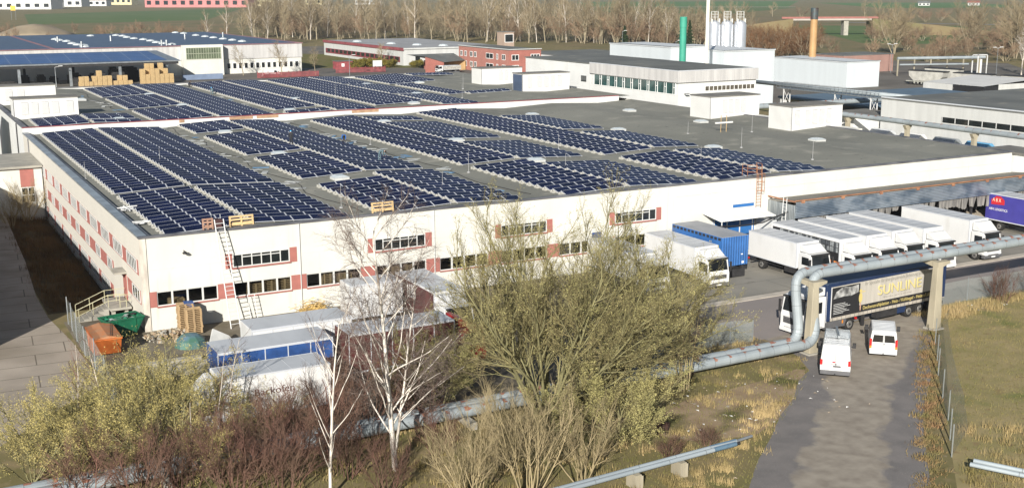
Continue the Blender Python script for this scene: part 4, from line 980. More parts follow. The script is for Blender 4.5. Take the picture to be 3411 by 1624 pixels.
def cab(par, W, yb, L, H, m, defl=True, high=False, darkvisor=True):
    """forward-control cab whose back is at y = yb, front towards -Y"""
    f = yb - L; hw = W / 2
    prof = [(yb, .62), (yb, H), (yb - L * .45, H + .06), (f + .30, H - .02), (f + .10, H * .62), (f, H * .50), (f, .62)]
    mb = MB(); mb.prism(prof, 'x', -hw, hw); o = mb.build('cab', m, par, bevel=.06)
    # windscreen on the sloped front
    a, b = Vector((0, f + .30, H - .02)), Vector((0, f + .10, H * .62)); n_ = Vector((0, -(a.z - b.z), -(a.y - b.y) * -1)); n_ = Vector((0, -(a.z - b.z), (b.y - a.y))).normalized()
    if n_.y > 0: n_ = -n_
    p, q = a.lerp(b, .14) + n_ * .012, a.lerp(b, 1.02) + n_ * .012
    mb = MB(); e = .14
    mb.add([(-hw + e, q.y, q.z), (hw - e, q.y, q.z), (hw - e - .06, p.y, p.z), (-hw + e + .06, p.y, p.z)], [(0, 1, 2, 3)]); mb.build('windscreen', WSCR, par)
    for s in (-1, 1):
        mb = MB(); x = s * (hw + .008)
        mb.add([(x, f + .32, H * .60), (x, yb - .42, H * .60), (x, yb - .42, H * .88), (x, f + .44, H * .88)], [(0, 1, 2, 3)]); mb.build('side_window', WSCR, par)
        mb = MB(); mb.box(s * (hw + .16) - .09, s * (hw + .16) + .09, f + .02, f + .12, H * .55, H * .86); mb.tube((s * hw, f + .15, H * .84), (s * (hw + .16), f + .07, H * .84), .025, n=5); mb.build('mirror', CHAS, par)
        mb = MB(); mb.box(s * (hw - .42), s * (hw - .10), f - .065, f - .012, .62, .80) if s > 0 else mb.box(-(hw - .10), -(hw - .42), f - .065, f - .012, .62, .80)
        mb.build('headlight', LAMP, par)
        mb = MB(); mb.box(s * (hw + .006) - .004, s * (hw + .006) + .004, f + .30, yb - .30, .72, .76); mb.build('door_seam', DGREY, par)
    mb = MB(); mb.box(-hw * .72, hw * .72, f - .03, f - .008, .95, H * .47)
    for k in range(3): mb.box(-hw * .70, hw * .70, f - .04, f - .031, 1.02 + k * .12, 1.06 + k * .12, 1)
    mb.build('grille', [DGREY, CHAS], par)
    mb = MB(); mb.box(-hw - .02, hw + .02, f - .06, f + .35, .30, .60); mb.build('bumper', m if high else DGREY, par, bevel=.04)
    plate(par, 0, f - .075, .45)
    if darkvisor:
        mb = MB(); mb.box(-hw + .1, hw - .1, f + .10, f + .34, H - .12, H - .02); mb.build('sun_visor', CHAS, par)
    if defl:
        z1 = defl if defl is not True else H + .85
        mb = MB(); mb.prism([(yb - .02, H + .07), (yb - .02, z1), (yb - .35, z1 - .02), (f + .50, H + .07)], 'x', -hw + .12, hw - .12); mb.build('roof_deflector', m, par, bevel=.05)
    return f
def box_truck(label, x, yr, L, W=2.5, top=3.5, rz=0, cabm=None, boxm=None, name='box_truck', grp='box trucks at the dock', cabH=2.55, deflect=True, zb=1.05, cabL=1.75, high=False):
    cabm = cabm or VWHITE; boxm = boxm or VWHITE
    t = thing(name, label, 'truck', (x, yr, 0), rz, grp)
    hw = W / 2; lb = L - cabL - .15
    mb = MB(); mb.box(-hw, hw, -lb, 0, zb, top); bo_ = mb.build('cargo_box', boxm, t, bevel=.03)
    mb = MB(); mb.box(-hw + .06, hw - .06, -lb + .06, -.06, top + .001, top + .015)
    for k in range(1, int(lb / 1.2)): mb.box(-hw + .08, hw - .08, -k * 1.2 - .02, -k * 1.2 + .02, top + .0155, top + .03)
    mb.build('box_roof', VGREY, bo_)
    mb = MB()
    for s in (-1, 1):
        mb.box(s * hw - .02, s * hw + .02, -lb, 0, zb - .02, zb + .08) ; mb.box(s * hw - .018, s * hw + .018, -lb, 0, top - .07, top + .02)
        mb.box(s * hw - .025, s * hw + .025, -lb - .02, -lb + .07, zb, top)
    mb.build('edge_trim', ALU, bo_)
    mb = MB(); mb.box(-.45, -.3, -L + .5, -.3, .62, .95); mb.box(.3, .45, -L + .5, -.3, .62, .95); mb.box(-hw + .1, hw - .1, -lb, -.1, .95, zb - .01); mb.box(-hw + .15, hw - .15, -.35, -.2, .45, .6)
    mb.box(-hw + .1, -hw + .7, -lb + .5, -lb + 1.7, .45, .94); mb.box(hw - .7, hw - .1, -lb + .5, -lb + 1.5, .45, .94)
    mb.tube((-hw + .08, -lb + 1.9, .75), (-hw + .08, -2.7, .75), .04, n=5); mb.tube((-hw + .08, -lb + 1.9, .52), (-hw + .08, -2.7, .52), .04, n=5)
    mb.build('chassis', CHAS, t)
    cab(t, W - .16, -lb - .15, cabL, cabH, cabm, deflect and (top - .12 if deflect is True else deflect), high)
    r = .46
    for s in (-1, 1):
        wheel(t, s * (hw - .20), -L + 1.15, r, .28, s); wheel(t, s * (hw - .28), -1.9, r, .46, s)
        mb = MB(); mb.box(s * (hw - .13) - .1, s * (hw - .13) + .1, .012, .03, .62, .78); mb.build('tail_light', REDL, t)
    return t, hw, lb
t, hw, lb = box_truck('plain white box truck parked apart, leftmost of the dock row beside the blue container', 56.2, -4.9, 8.6, top=3.35)
t, hw, lb = box_truck('white box truck whose side is black with an orange stripe and a window picture', 59.3, -4.4, 11.2, top=3.75, cabH=2.6, deflect=3.45)
x = -hw - .012
mb = MB(); mb.box(x - .006, x, -lb + .05, -lb * .30, zb_ if False else 1.12, 2.45); mb.box(x - .006, x, -lb + .05, -.3, 2.451, 3.45); mb.build('side_print', BLACKP, t)
mb = MB()
random.seed(4)
for k in range(14):
    y0_ = -lb + .2 + k * .56
    for (za, zb2) in ((2.5, 2.92), (2.97, 3.4)): mb.box(x - .012, x - .007, y0_, y0_ + .24, za, zb2, random.choice([0, 0, 1])); mb.box(x - .012, x - .007, y0_ + .27, y0_ + .48, za, zb2, random.choice([0, 1]))
mb.build('window_print', [mat('grey_picture', (.30, .32, .33), .6, var=.5, scale=5), mat('dark_picture', (.08, .09, .10), .6, var=.5, scale=5)], t)
mb = MB(); mb.add([(x - .013, -lb + .06, 1.35), (x - .013, -lb * .32, 1.85), (x - .013, -lb * .32, 2.1), (x - .013, -lb + .06, 1.68)], [(0, 1, 2, 3)]); mb.build('orange_stripe', mat('orange_print', (.62, .22, .06), .6), t)
t, hw, lb = box_truck('white box truck with a red mirror, between the black-sided one and its twin', 62.5, -4.6, 11.0, top=3.75, cabH=2.7)
t, hw, lb = box_truck('white box truck third from the right in the dock row, high cab deflector', 66.1, -4.6, 10.6, top=3.75, cabH=2.7)
t, hw, lb = box_truck('white box truck with schnell and warm lettered on its side', 69.5, -4.2, 11.6, top=3.75, cabH=2.75, deflect=3.45, high=True)
text('lettering', 'schnell.', .62, TXTGREY, t, (-hw - .012, -lb + 3.0, 2.95), (R(90), 0, R(-90)))
text('lettering', 'warm.', .62, TXTGREY, t, (-hw - .012, -lb + 2.2, 2.15), (R(90), 0, R(-90)))
t, hw, lb = box_truck('white box truck at the right end of the dock row, beside the empty bay', 76.5, -4.5, 10.6, top=3.75, cabH=2.75)
t, hw, lb = box_truck('violet truck with a red emblem backed to the dock at the right picture edge', 90.2, -3.6, 12.0, top=3.9, cabm=PURP, boxm=PURP, cabH=2.7)
mb = MB(); mb.prism([(-2.4, 2.85), (-.7, 2.75), (-.7, 3.3), (-1.05, 3.5), (-1.3, 3.72), (-1.9, 3.72), (-2.4, 3.35)], 'x', -hw - .02, -hw - .012); mb.build('emblem', PURPRED, t)
text('lettering', 'A B X', .55, mat('cream_print', (.75, .62, .45), .6), t, (-hw - .022, -.85, 3.1), (R(90), 0, R(-90)), .8)
text('lettering', 'ABX LOGISTICS', .36, TXTWHITE, t, (-hw - .014, -.45, 2.15), (R(90), 0, R(-90)), .95)
# trucks half hidden behind the willow
t, hw, lb = box_truck('white truck with a sloping cab roof, behind the right side of the big willow', 46.6, -1.5, 9.6, top=3.5, cabH=2.75, grp='trucks behind the willow')
t, hw, lb = box_truck('white truck mostly hidden by the middle of the big willow crown', 40.6, -1.0, 9.6, top=3.4, cabH=2.7, grp='trucks behind the willow')
t, hw, lb = box_truck('maroon-sided box truck with a white roof parked behind the birch crown', 20.0, -5.0, 9.4, top=3.6, cabH=2.7, boxm=VWHITE, grp='trucks behind the birch')
mb = MB(); mb.box(-hw - .02, -hw - .011, -lb + .1, -.1, 1.1, 3.45); mb.build('side_print', MAROON, t)
mb = MB()
for k in range(5): mb.box(-hw - .027, -hw - .021, -2.6 - .35 * k, -2.45 - .35 * k, 2.2, 3.3)
mb.build('stripe', TXTWHITE, t)
# blue container on a trailer
t = thing('container_trailer', 'blue corrugated container trailer with yellow letters, left of the white box truck', 'trailer', (0, 0, 0))
mb = MB(); mb.box(49.0, 52.0, -8.4, -.8, 1.15, 3.85); mb.build('container', BLUEC, t, bevel=.03)
mb = MB(); mb.box(49.02, 51.98, -8.38, -.82, 3.851, 3.88); mb.build('roof', mat('dull_roof_grey', (.30, .31, .33), .6, var=.2, scale=.6), t)
mb = MB()
for k in range(13): mb.box(48.97, 48.995, -8.2 + .57 * k, -7.85 + .57 * k, 3.55, 3.78)
mb.build('strap', CHAS, t)
text('lettering', 'SCHÖN', 1.15, GOLD, t, (48.98, -4.2, 2.35), (R(90), 0, R(-90)), .95)
mb = MB(); mb.box(51.2, 51.4, -8.405, -8.401, 2.1, 2.2); mb.box(51.3, 51.55, -8.405, -8.401, 1.3, 1.5); mb.build('sticker', TXTWHITE, t)
mb = MB(); mb.box(49.3, 49.5, -8.2, -1, .8, 1.14); mb.box(51.5, 51.7, -8.2, -1, .8, 1.14); mb.box(49.2, 51.8, -8.3, -7.9, .05, .8); mb.build('chassis', CHAS, t)
for y in (-2.2, -3.6):
    for x, s in ((49.3, -1), (51.7, 1)): wheel(t, x, y, .48, .32, s)

# swap bodies and the long trucks of the trailer yard
def swap_body(label, x0, x1, y0, y1, sidem, top=3.65, zb=1.15, roofm=None, name='swap_body'):
    t = thing(name, label, 'swap body', (x0, y0, 0), 0, 'swap bodies in front of the hall')
    w_, d_ = x1 - x0, y1 - y0
    mb = MB(); mb.box(0, w_, 0, d_, zb, top); b = mb.build('body', sidem, t, bevel=.03)
    mb = MB(); mb.box(.03, w_ - .03, .03, d_ - .03, top + .001, top + .02); mb.build('roof', roofm or VGREY, b)
    mb = MB(); mb.box(-.02, w_ + .02, -.02, .04, top - .12, top + .03); mb.box(-.02, w_ + .02, -.02, .05, zb, zb + .12)
    for k in range(6): mb.box(w_ * k / 5 - .03, w_ * k / 5 + .03, -.025, -.001, zb + .12, top - .12)
    mb.build('edge_trim', ALU, b)
    for x in (.5, w_ - .6):
        for y in (.1, d_ - .2):
            mb = MB(); mb.box(x, x + .12, y, y + .12, 0, zb); mb.build('leg', GALV, t)
    return t
swap_body('white-roofed swap body nearest the hall wall, right of the pallet stacks', 3.9, 10.9, -15.9, -13.0, VWHITE)
swap_body('swap body with a white roof and bright blue tarpaulin sides', .6, 8.1, -19.9, -17.0, BLUET)
swap_body('white box container standing close to the hall wall behind the birch', 14.0, 18.3, -7.4, -5.1, VWHITE, top=3.55, zb=.9)
t = swap_body('long trailer body with a white roof and dark maroon sides behind the birch', 9.0, 16.6, -20.5, -17.8, MAROON, top=3.8)
t = thing('tractor_unit', 'red truck cab coupled at the right end of the maroon trailer', 'truck', (16.9, -19.2, 0), R(90))
cab(t, 2.4, -.1, 2.1, 3.0, REDP, 3.7)
mb = MB(); mb.box(-.5, .5, -2, 1.5, .5, .9); mb.build('chassis', CHAS, t)
for s in (-1, 1): wheel(t, s * 1.0, -1.0, .5, .32, s); wheel(t, s * 1.0, .9, .5, .5, s)
t, hw, lb = box_truck('white truck lettered Backofen parked lowest in the trailer yard behind the reddish shrubs', 6.2, -23.6, 8.6, top=3.6, rz=R(-90), cabH=2.6, grp='trucks in the trailer yard')
text('lettering', 'Backofen', .62, MAROON, t, (hw + .012, -lb + 1.9, 2.3), (R(90), 0, R(90)), 1.1)
# big semi-trailer under the pipe bridge
t = thing('semi_trailer_truck', 'articulated truck with a dark blue roof and a beige advertising curtain, under the pipe bridge', 'truck', (58.5, -23.9, 0), R(-86))
TL = 13.6
mb = MB(); mb.box(-1.27, 1.27, -TL, 0, 1.28, 3.86); tb = mb.build('trailer_body', BANNER, t, bevel=.02)
mb = MB(); mb.prism([(-1.29, 3.80), (1.29, 3.80), (1.29, 3.98), (0, 4.04), (-1.29, 3.98)], 'y', -TL - .02, .02); mb.build('roof_tarp', NAVYR, tb)
mb = MB(); mb.box(1.29, 1.31, -TL, 0, 3.72, 3.985); mb.box(-1.29, 1.29, -TL - .04, -TL - .001, 1.1, 3.9); mb.box(1.272, 1.31, -TL, -TL + .30, 1.1, 3.72); mb.box(1.272, 1.30, -.35, .0, 1.1, 3.72); mb.build('frame', NAVY, tb)
mb = MB(); mb.box(1.271, 1.283, -TL + .31, -TL + .42, 1.28, 3.72); mb.build('post', STEELW, tb)
mb = MB(); mb.box(1.271, 1.285, -TL + .45, -TL + 3.5, 1.30, 3.62); mb.box(1.271, 1.285, -TL + 3.501, -.95, 1.30, 1.85); mb.build('side_print', BLACKP, tb)
mb = MB()
mb.add([(1.288, -TL + .6 + u * 2.6, 2.75 + v * .85) for u, v in ((0, 0), (.45, .1), (.75, .02), (1.05, .25), (1.05, .95), (.7, .85), (.4, 1.0), (.1, .6))], [tuple(range(8))])
mb.build('sun_burst', mat('burst_print', (.42, .42, .41), .6, col2=(.08, .08, .08), scale=2.2, det=3), tb)
fig = MB()
def bl(cy, cz, ry, rz_, m=0):
    fig.add([(1.29, -TL + 3.6 + cy + ry * math.cos(a * PI / 6), cz + rz_ * math.sin(a * PI / 6)) for a in range(12)], [tuple(range(12))], m)
bl(0, 2.45, .20, .42); bl(-.02, 3.0, .14, .14); bl(.02, 1.75, .07, .36, 1); bl(.3, 2.9, .22, .04, 0)
fig.build('figure_print', [YELLOWP, mat('skin_print', (.45, .28, .2), .6)], tb)
rx = (R(90), 0, R(90))
text('lettering', 'SUNLINE', 1.12, GOLD, tb, (1.284, -TL + 5.5, 2.36), rx, 1.16, ext=.02)
text('lettering', 'SUNLINE', 1.12, TXTGREY, tb, (1.276, -TL + 5.6, 2.29), rx, 1.16, ext=.002)
text('lettering', 'Ihr Spezialist für energiesparende Beheizung und Kühlung', .40, TXTGREY, tb, (1.284, -TL + 4.0, 3.36), rx, .86)
text('lettering', 'Deckenstrahlplatten - Heiz- / Kühlsegel - Heizen/Lüften', .40, YELLOWP, tb, (1.292, -TL + 3.9, 1.46), rx, .92)
text('lettering', 'W ä r m e   u n d   L ü f t u n g', .20, TXTGREY, tb, (1.284, -TL + 6.2, 2.05), rx, 1.3)
mb = MB()
for k in range(7): mb.box(1.288, 1.291, -TL + .65, -TL + .95 + .9 * ((k * 37) % 10) / 10 + .8, 1.55 + .125 * k, 1.575 + .125 * k)
mb.build('small_print', TXTWHITE, tb)
mb = MB()
for k in range(27): mb.box(1.288, 1.296, -TL + .6 + k * .48, -TL + .63 + k * .48, 1.02, 1.36)
mb.build('curtain_strap', DGREY, tb)
mb = MB(); mb.box(1.2, 1.285, -TL + .4, 0, 1.05, 1.29); mb.build('curtain_hem', mat('hem_beige', (.42, .38, .32), .8, var=.25, scale=2), tb)
mb = MB(); mb.box(-.5, -.3, -TL + 1, 0, .85, 1.2); mb.box(.3, .5, -TL + 1, 0, .85, 1.2); mb.box(-1.2, 1.2, -.2, -.05, .5, .75); mb.box(.75, 1.22, -TL + 5.6, -TL + 8.0, .45, 1.0); mb.box(.9, 1.1, -TL + 4.2, -TL + 4.4, .08, 1.0); mb.build('chassis', CHAS, t)
mb = MB(); mb.box(.75, 1.23, -TL + 8.01, -TL + 9.0, .5, 1.0); mb.build('tool_box', NAVY, t)
for s in (-1, 1):
    for y in (-1.6, -2.91, -4.22): wheel(t, s * 1.05, y, .50, .38, s)
fc = cab(t, 2.46, -TL + .95 - 1.05, 2.25, 3.05, VWHITE, 3.75, True)
mb = MB(); mb.box(.9, 1.22, -TL - .1, -TL + 2.2, .45, 1.0); mb.box(-1.22, -.9, -TL - .1, -TL + 2.2, .45, 1.0); mb.box(-.45, .45, -TL - 1, -TL + 3.2, .6, 1.0); mb.build('tractor_chassis', DGREY, t)
mb = MB(); mb.box(1.2, 1.235, -TL - .05, -TL + .0, 1.0, 3.4); mb.build('side_fairing', VWHITE, t)
for s in (-1, 1):
    wheel(t, s * 1.02, -TL - .95, .50, .32, s); wheel(t, s * .98, -TL + 2.55, .50, .55, s)
    mb = MB(); mb.path([(s * .98, -TL + 2.55 + .60 * math.cos(a), .5 + .60 * math.sin(a)) for a in (R(10), R(40), R(70), R(100), R(140), R(170))], [.02] * 6, 4); mb.build('mudguard', DGREY, t)
mb = MB(); mb.box(1.0, 1.2, -TL + 3.35, -TL + 3.42, .75, .92); mb.build('tail_light', REDL, t)
mb = MB(); mb.box(1.236, 1.245, -TL + 1.7, -TL + 1.85, .70, .95); mb.build('side_marker', ORGL, t)

# vans seen from behind
def van(label, loc, rz, L, W, H, bonnet, rack=False, rear_glass=True, badge=False):
    t = thing('van', label, 'van', loc, rz, 'white vans on the access road')
    hw = W / 2   # rear bumper at y = 0, front towards -Y
    prof = [(-.03, .42), (-.02, .95), (.0, 1.0)]
    side = [(0.0, .40), (.02, 1.0), (.06, H * .62), (.16, H - .06), (.32, H), (L - 1.75, H), (L - 1.25, H - .12), (L - .72, H * .60), (L - .12, H * .48), (L, H * .34), (L, .40)]
    mb = MB(); n_ = len(side)
    def wz(z): return hw * (1 - .135 * max(0, (z - 1.0) / (H - 1.0)) ** 1.2)
    vs = [(-wz(z), -y, z) for y, z in side] + [(wz(z), -y, z) for y, z in side]
    mb.add(vs, [tuple(range(n_)), tuple(range(2 * n_ - 1, n_ - 1, -1))] + [(i, n_ + i, n_ + (i + 1) % n_, (i + 1) % n_) for i in range(n_)])
    mb.build('body', VWHITE, t, bevel=.055)
    def on(y, z, off=.0): return y
    # rear doors: two window panes on the sloping back
    y_at = lambda z: -(.02 + (.06 - .02) * (z - 1.0) / (H * .62 - 1.0)) if z < H * .62 else -(.06 + .10 * (z - H * .62) / (H - .06 - H * .62))
    z0, z1 = H * .60, H * .86
    if rear_glass:
        for s in (-1, 1):
            mb = MB(); mb.add([(s * .05, y_at(z0) + .016, z0), (s * (wz(z0) - .16), y_at(z0) + .016, z0), (s * (wz(z1) - .17), y_at(z1) + .016, z1), (s * .05, y_at(z1) + .016, z1)], [(0, 1, 2, 3) if s < 0 else (0, 3, 2, 1)]); mb.build('rear_window', WSCR, t)
    mb = MB(); mb.box(-.012, .012, -.06, .006, .55, z1 + .1); mb.box(-.10, .02, .0, .03, 1.02, 1.10); mb.build('door_seam', DGREY, t)
    mb = MB(); mb.box(-.36, .16, -.0, .022, .86, .97); mb.build('number_plate', DGREY if badge else TXTWHITE, t)
    if badge:
        mb = MB(); mb.box(.02, .20, .002, .02, 1.16, 1.25); mb.box(.0, .30, .002, .02, 1.05, 1.075, 1); mb.build('badge', [PURPRED, DGREY], t)
    mb = MB(); mb.box(-hw + .01, hw - .01, -.18, .10, .34, .62); mb.build('bumper', DGREY if badge else VGREY, t, bevel=.04)
    mb = MB(); mb.tube((0, .05, .38), (0, .18, .40), .03, n=6); mb.lathe((0, .18, .40), [(.035, 0), (.035, .06), (.01, .08)], 8); mb.build('tow_bar', CHAS, t)
    for s in (-1, 1):
        za, zb_ = (.78, 1.35) if badge else (.72, 1.42)
        mb = MB(); mb.box(s * (hw - .085) - .075, s * (hw - .085) + .085, -.12, .008, za + .20, zb_); mb.build('tail_light', REDL, t)
        mb = MB(); mb.box(s * (hw - .085) - .07, s * (hw - .085) + .08, -.12, .006, za, za + .19); mb.build('reversing_light', ORGL if not badge else LAMP, t)
        wheel(t, s * (hw - .14), -.95, .33, .22, s); wheel(t, s * (hw - .14), -L + .95, .33, .22, s)
        mb = MB(); mb.box(s * (hw + .17) - .12, s * (hw + .17) + .12, -L + 1.35, -L + 1.48, 1.12, 1.48); mb.tube((s * hw * .9, -L + 1.4, 1.2), (s * (hw + .1), -L + 1.4, 1.2), .04, n=5); mb.build('mirror', CHAS, t)
        mb = MB(); zz0, zz1 = H * .60, H * .86
        mb.add([(s * (wz(zz0) + .008), -L + 1.05, zz0), (s * (wz(zz0) + .008), -L + 2.2, zz0), (s * (wz(zz1) + .01), -L + 2.15, zz1), (s * (wz(zz1) + .01), -L + 1.5, zz1)], [(0, 1, 2, 3)]); mb.build('side_window', WSCR, t)
        mb = MB(); mb.box(s * (hw + .004) - .006, s * (hw + .004) + .006, -L + 1.4, -1.3, .80, .90); mb.build('side_strip', VGREY, t)
    mb = MB(); a, b = (-(L - .72), H * .60), (-(L - 1.25), H - .12)
    mb.add([(-wz(a[1]) + .08, a[0] - .015, a[1] + .02), (wz(a[1]) - .08, a[0] - .015, a[1] + .02), (wz(b[1]) - .08, b[0] - .015, b[1] - .0), (-wz(b[1]) + .08, b[0] - .015, b[1])], [(0, 1, 2, 3)]); mb.build('windscreen', WSCR, t)
    mb = MB()
    for k in range(6 if not rack else 5):
        y = -.55 - k * (L - 2.6) / 6; mb.box(-wz(H) + .10, wz(H) - .10, y - .05, y + .05, H + .001, H + .018)
    mb.build('roof_rib', VGREY, t)
    if rack:
        mb = MB(); h = H + .16
        for s in (-1, 1): mb.box(s * (wz(H) - .08) - .025, s * (wz(H) - .08) + .025, -L + 1.9, -1.35, h - .02, h + .03)
        for k in range(10):
            y = -1.4 - k * (L - 3.35) / 9; mb.box(-wz(H) + .08, wz(H) - .08, y - .03, y + .03, h + .031, h + .06); 
            if k % 3 == 0:
                for s in (-1, 1): mb.box(s * (wz(H) - .08) - .02, s * (wz(H) - .08) + .02, y - .02, y + .02, H - .02, h - .0201)
        mb.build('roof_rack', GALV, t)
        mb = MB(); mb.path([(-.12, -1.15, h + .14), (.10, -L + 1.7, h + .14)], [.09, .09], 8); mb.build('pipe_carrier', GALV, t)
    return t
van('white van with a roof rack and windowless rear doors, nearer one on the road', (38.35, -34.1, 0), R(180 - 45), 5.3, 1.98, 2.35, 1.2, rack=True, rear_glass=False, badge=True)
van('white van with two rear windows, further up the road behind the truck', (44.55, -32.35, 0), R(180 - 44), 4.8, 1.90, 1.97, 1.0)
t = van('small white delivery van with a blue round mark parked by the solar hall', (86.3, 258.9, 0), R(90), 5.4, 2.0, 2.5, 1.2, rear_glass=False)
del t['group']
mb = MB(); mb.path([(1.0, -1.6, 1.45), (1.012, -1.6, 1.45)], .45, 16); 
mb.build('round_mark', mat('pale_blue_mark', (.30, .45, .62), .5), t)

# ------------------------------------------------------------------ heating pipes
def pipe_pair(name, label, paths, r, m, joints=2.2, rust=False, seed=1):
    t = thing(name, label, 'pipes', (0, 0, 0))
    random.seed(seed)
    for pts in paths:
        pts = [Vector(p) for p in pts]
        # rounded corners
        P = [pts[0]]
        for i in range(1, len(pts) - 1):
            a, b, c = pts[i - 1], pts[i], pts[i + 1]; k = min(1.25, (a - b).length * .45, (c - b).length * .45)
            p0, p2 = b + (a - b).normalized() * k, b + (c - b).normalized() * k
            for q in range(7):
                u = q / 6; P.append(p0 * (1 - u) ** 2 + b * 2 * u * (1 - u) + p2 * u * u)
        P.append(pts[-1])
        jb = MB(); jb.path(P, r, 16); rb_ = MB(); acc = 0
        for a, b in zip(P, P[1:]):
            l = (b - a).length; d = (b - a).normalized(); s = joints - acc if l > joints else (0 if l > .3 else 99)
            while s < l:
                p = a + d * s; jb.path([p - d * .018, p + d * .018], r + .008, 16, 1)
                if rust and abs(d.z) < .3:
                    up = Vector((0, 0, 1)); sd_ = d.cross(up).normalized()
                    for _ in range(random.choice([2, 2, 3, 4])):
                        a0 = random.uniform(-.75, .75); wd = random.uniform(.15, .55); ln = random.uniform(.12, .55); q0 = p + d * random.uniform(-.03, .05)
                        vs = []; kk = 6
                        for u in range(kk + 1):
                            an = a0 + wd * (u / kk - .5) * 2; nrm = up * math.cos(an) + sd_ * math.sin(an) * (-1)
                            vs.append(q0 + nrm * (r + .012)); vs.append(q0 + d * ln * random.uniform(.25, 1.0) + nrm * (r + .012))
                        rb_.add(vs, [(2 * u, 2 * u + 1, 2 * u + 3, 2 * u + 2) for u in range(kk)])
                s += joints * random.uniform(.92, 1.08)
            acc = 0
        jb.add(rb_.v, rb_.f, 2)
        jb.build('pipe', [m, mat('pipe_joint', (.20, .22, .23), .6, metal=.2, var=.3, scale=2), RUSTP], t)
    return t
HZ = 5.68
pt = pipe_pair('pipe_bridge', 'pair of thick pale heating pipes with rust flakes crossing over the road on two pillars',
          [[(-24, -30.1, .85), (41.15, -29.2, .85), (41.15, -28.3, HZ), (140, -27.4, HZ)], [(-24, -29.25, .85), (40.36, -28.35, .85), (40.36, -27.5, HZ), (140, -26.6, HZ)]], .355, PIPER, rust=True, joints=1.35, seed=3)
for x in (-14, -5, 4.2, 13, 22): o = MB(); o.box(x - .2, x + .2, -30.7, -28.6, -.1, .45); o.build('saddle', CONC, pt)
def pillar(label, x, y):
    t = thing('pipe_pillar', label, 'pillar', (x, y, 0), 0, 'concrete pillars of the pipe bridge')
    mb = MB(); mb.prism([(-.42, -.36), (.42, -.36), (.42, .36), (-.42, .36)], 'z', .0, 5.2, top=[(-.27, -.26), (.27, -.26), (.27, .26), (-.27, .26)]); mb.build('shaft', PILLAR, t, bevel=.04)
    mb = MB(); mb.prism([(-.27, 4.92), (.27, 4.92), (1.0, 5.15), (1.0, 5.32), (-.3, 5.32)], 'y', -.27, .27); mb.prism([(.27, 4.9), (2.0, 5.15), (2.0, 5.32), (.27, 5.32)], 'x', -.25, .25); mb.build('head', PILLAR, t)
    mb = MB(); mb.box(-.6, .6, -.5, .5, -.1, .12); mb.build('foot', CONC, t)
    return t
pillar('left tapering concrete pillar under the pipes, beside the truck cab', 40.95, -28.9)
pillar('right tapering concrete pillar under the pipes, at the end of the wire fence', 53.55, -28.75)
pillar('further concrete pipe pillar beyond the picture edge', 74, -28.4)
p2 = pipe_pair('broken_pipe_pair', 'thinner pale pipe pair on low concrete stands ending cut off beside the road',
          [[(4, -43.0, .95), (23.6, -41.8, .95)], [(4, -42.66, .95), (24.0, -41.46, .95)]], .125, PIPE, joints=2.6, seed=4)
mb = MB()
for d in (0, .34): mb.path([(22.1 + d * .1, -41.89 + d, .955), (23.72 + d * .7, -41.79 + d, .955)], .131, 14)
mb.build('blue_sleeve', mat('sleeve_blue', (.17, .27, .36), .35, metal=.4, var=.2, scale=2), p2)
mb = MB(); mb.tube((23.75, -41.79, .95), (24.0, -41.78, .95), .09, n=12); mb.tube((24.1, -41.45, .95), (25.2, -41.38, 1.0), .08, n=10, mi=1); mb.build('pipe_end', [CHAS, GALV], p2)
for x in (9.5, 16.7, 19.75):
    y = -43.0 + (x - 4) * .0638 + .3
    mb = MB(); mb.box(x - .18, x + .22, y - .62, y + .25, -.1, .82); mb.box(x + .05, x + .3, y - .65, y - .621, -.1, .76); mb.build('stand', PILLAR, p2)
p3 = pipe_pair('pipe_stub_pair', 'short pale pipe pair lying in the dry grass at the right edge', [[(33.6, -49.4, .55), (38.5, -58.5, .5)], [(34.1, -49.2, .58), (38.9, -58.2, .55)]], .125, PIPE, joints=2.5, seed=6)
pipe_pair('alley_pipe', 'rusty pale pipe running along the alley beside the white hall', [[(126.2, 66, 5.0), (126.2, -40, 5.0)]], .42, PIPER, rust=True, joints=1.5, seed=9)
mb = MB()
for y in (56, 43, 30, 17): mb.box(126.2 - .3, 126.2 + .3, y - .3, y + .3, 0, 4.2); mb.prism([(-.35, 3.9), (.35, 3.9), (.8, 4.57), (-.8, 4.57)], 'y', y - .28, y + .28)
mb.v = [(v[0] if abs(v[0]) > 100 else v[0] + 126.2, v[1], v[2]) for v in mb.v]
o = mb.build('support', PILLAR, bpy.data.objects['alley_pipe'])
pipe_pair('rear_alley_pipe', 'second rusty pipe behind the alley pump house', [[(118, 70, 5.6), (150, 68.5, 5.6)]], .45, PIPER, rust=True, joints=1.5, seed=10)
t = thing('pipe_walkway', 'railed pipe bridge on lattice legs in front of the pale blue warehouse', 'pipe bridge', (140, 93, 0))
mb = MB(); mb.path([(0, 8, 7.3), (0, -38, 7.3)], .4, 14); mb.build('pipe', PIPER, t, smooth=True)
mb = MB(); mb.box(-.9, .9, -31, -4, 6.6, 6.75)
for s in (-.9, .9):
    for z in (7.2, 7.75): mb.box(s - .03, s + .03, -31, -4, z, z + .05)
    for k in range(28): mb.box(s - .025, s + .025, -31 + k, -30.95 + k, 6.75, 7.75)
mb.build('railing', GALV, t)
mb = MB()
for y in (-29, -20, -6, 6):
    for s in (-.8, .8):
        mb.box(s - .08, s + .08, y - .08, y + .08, 0, 6.6)
    mb.tube((-.8, y, 1), (.8, y, 3.5), .05, n=4); mb.tube((.8, y, 1), (-.8, y, 3.5), .05, n=4); mb.tube((-.8, y, 3.8), (.8, y, 6.4), .05, n=4); mb.tube((.8, y, 3.8), (-.8, y, 6.4), .05, n=4)
mb.build('lattice_leg', STEELW, t)
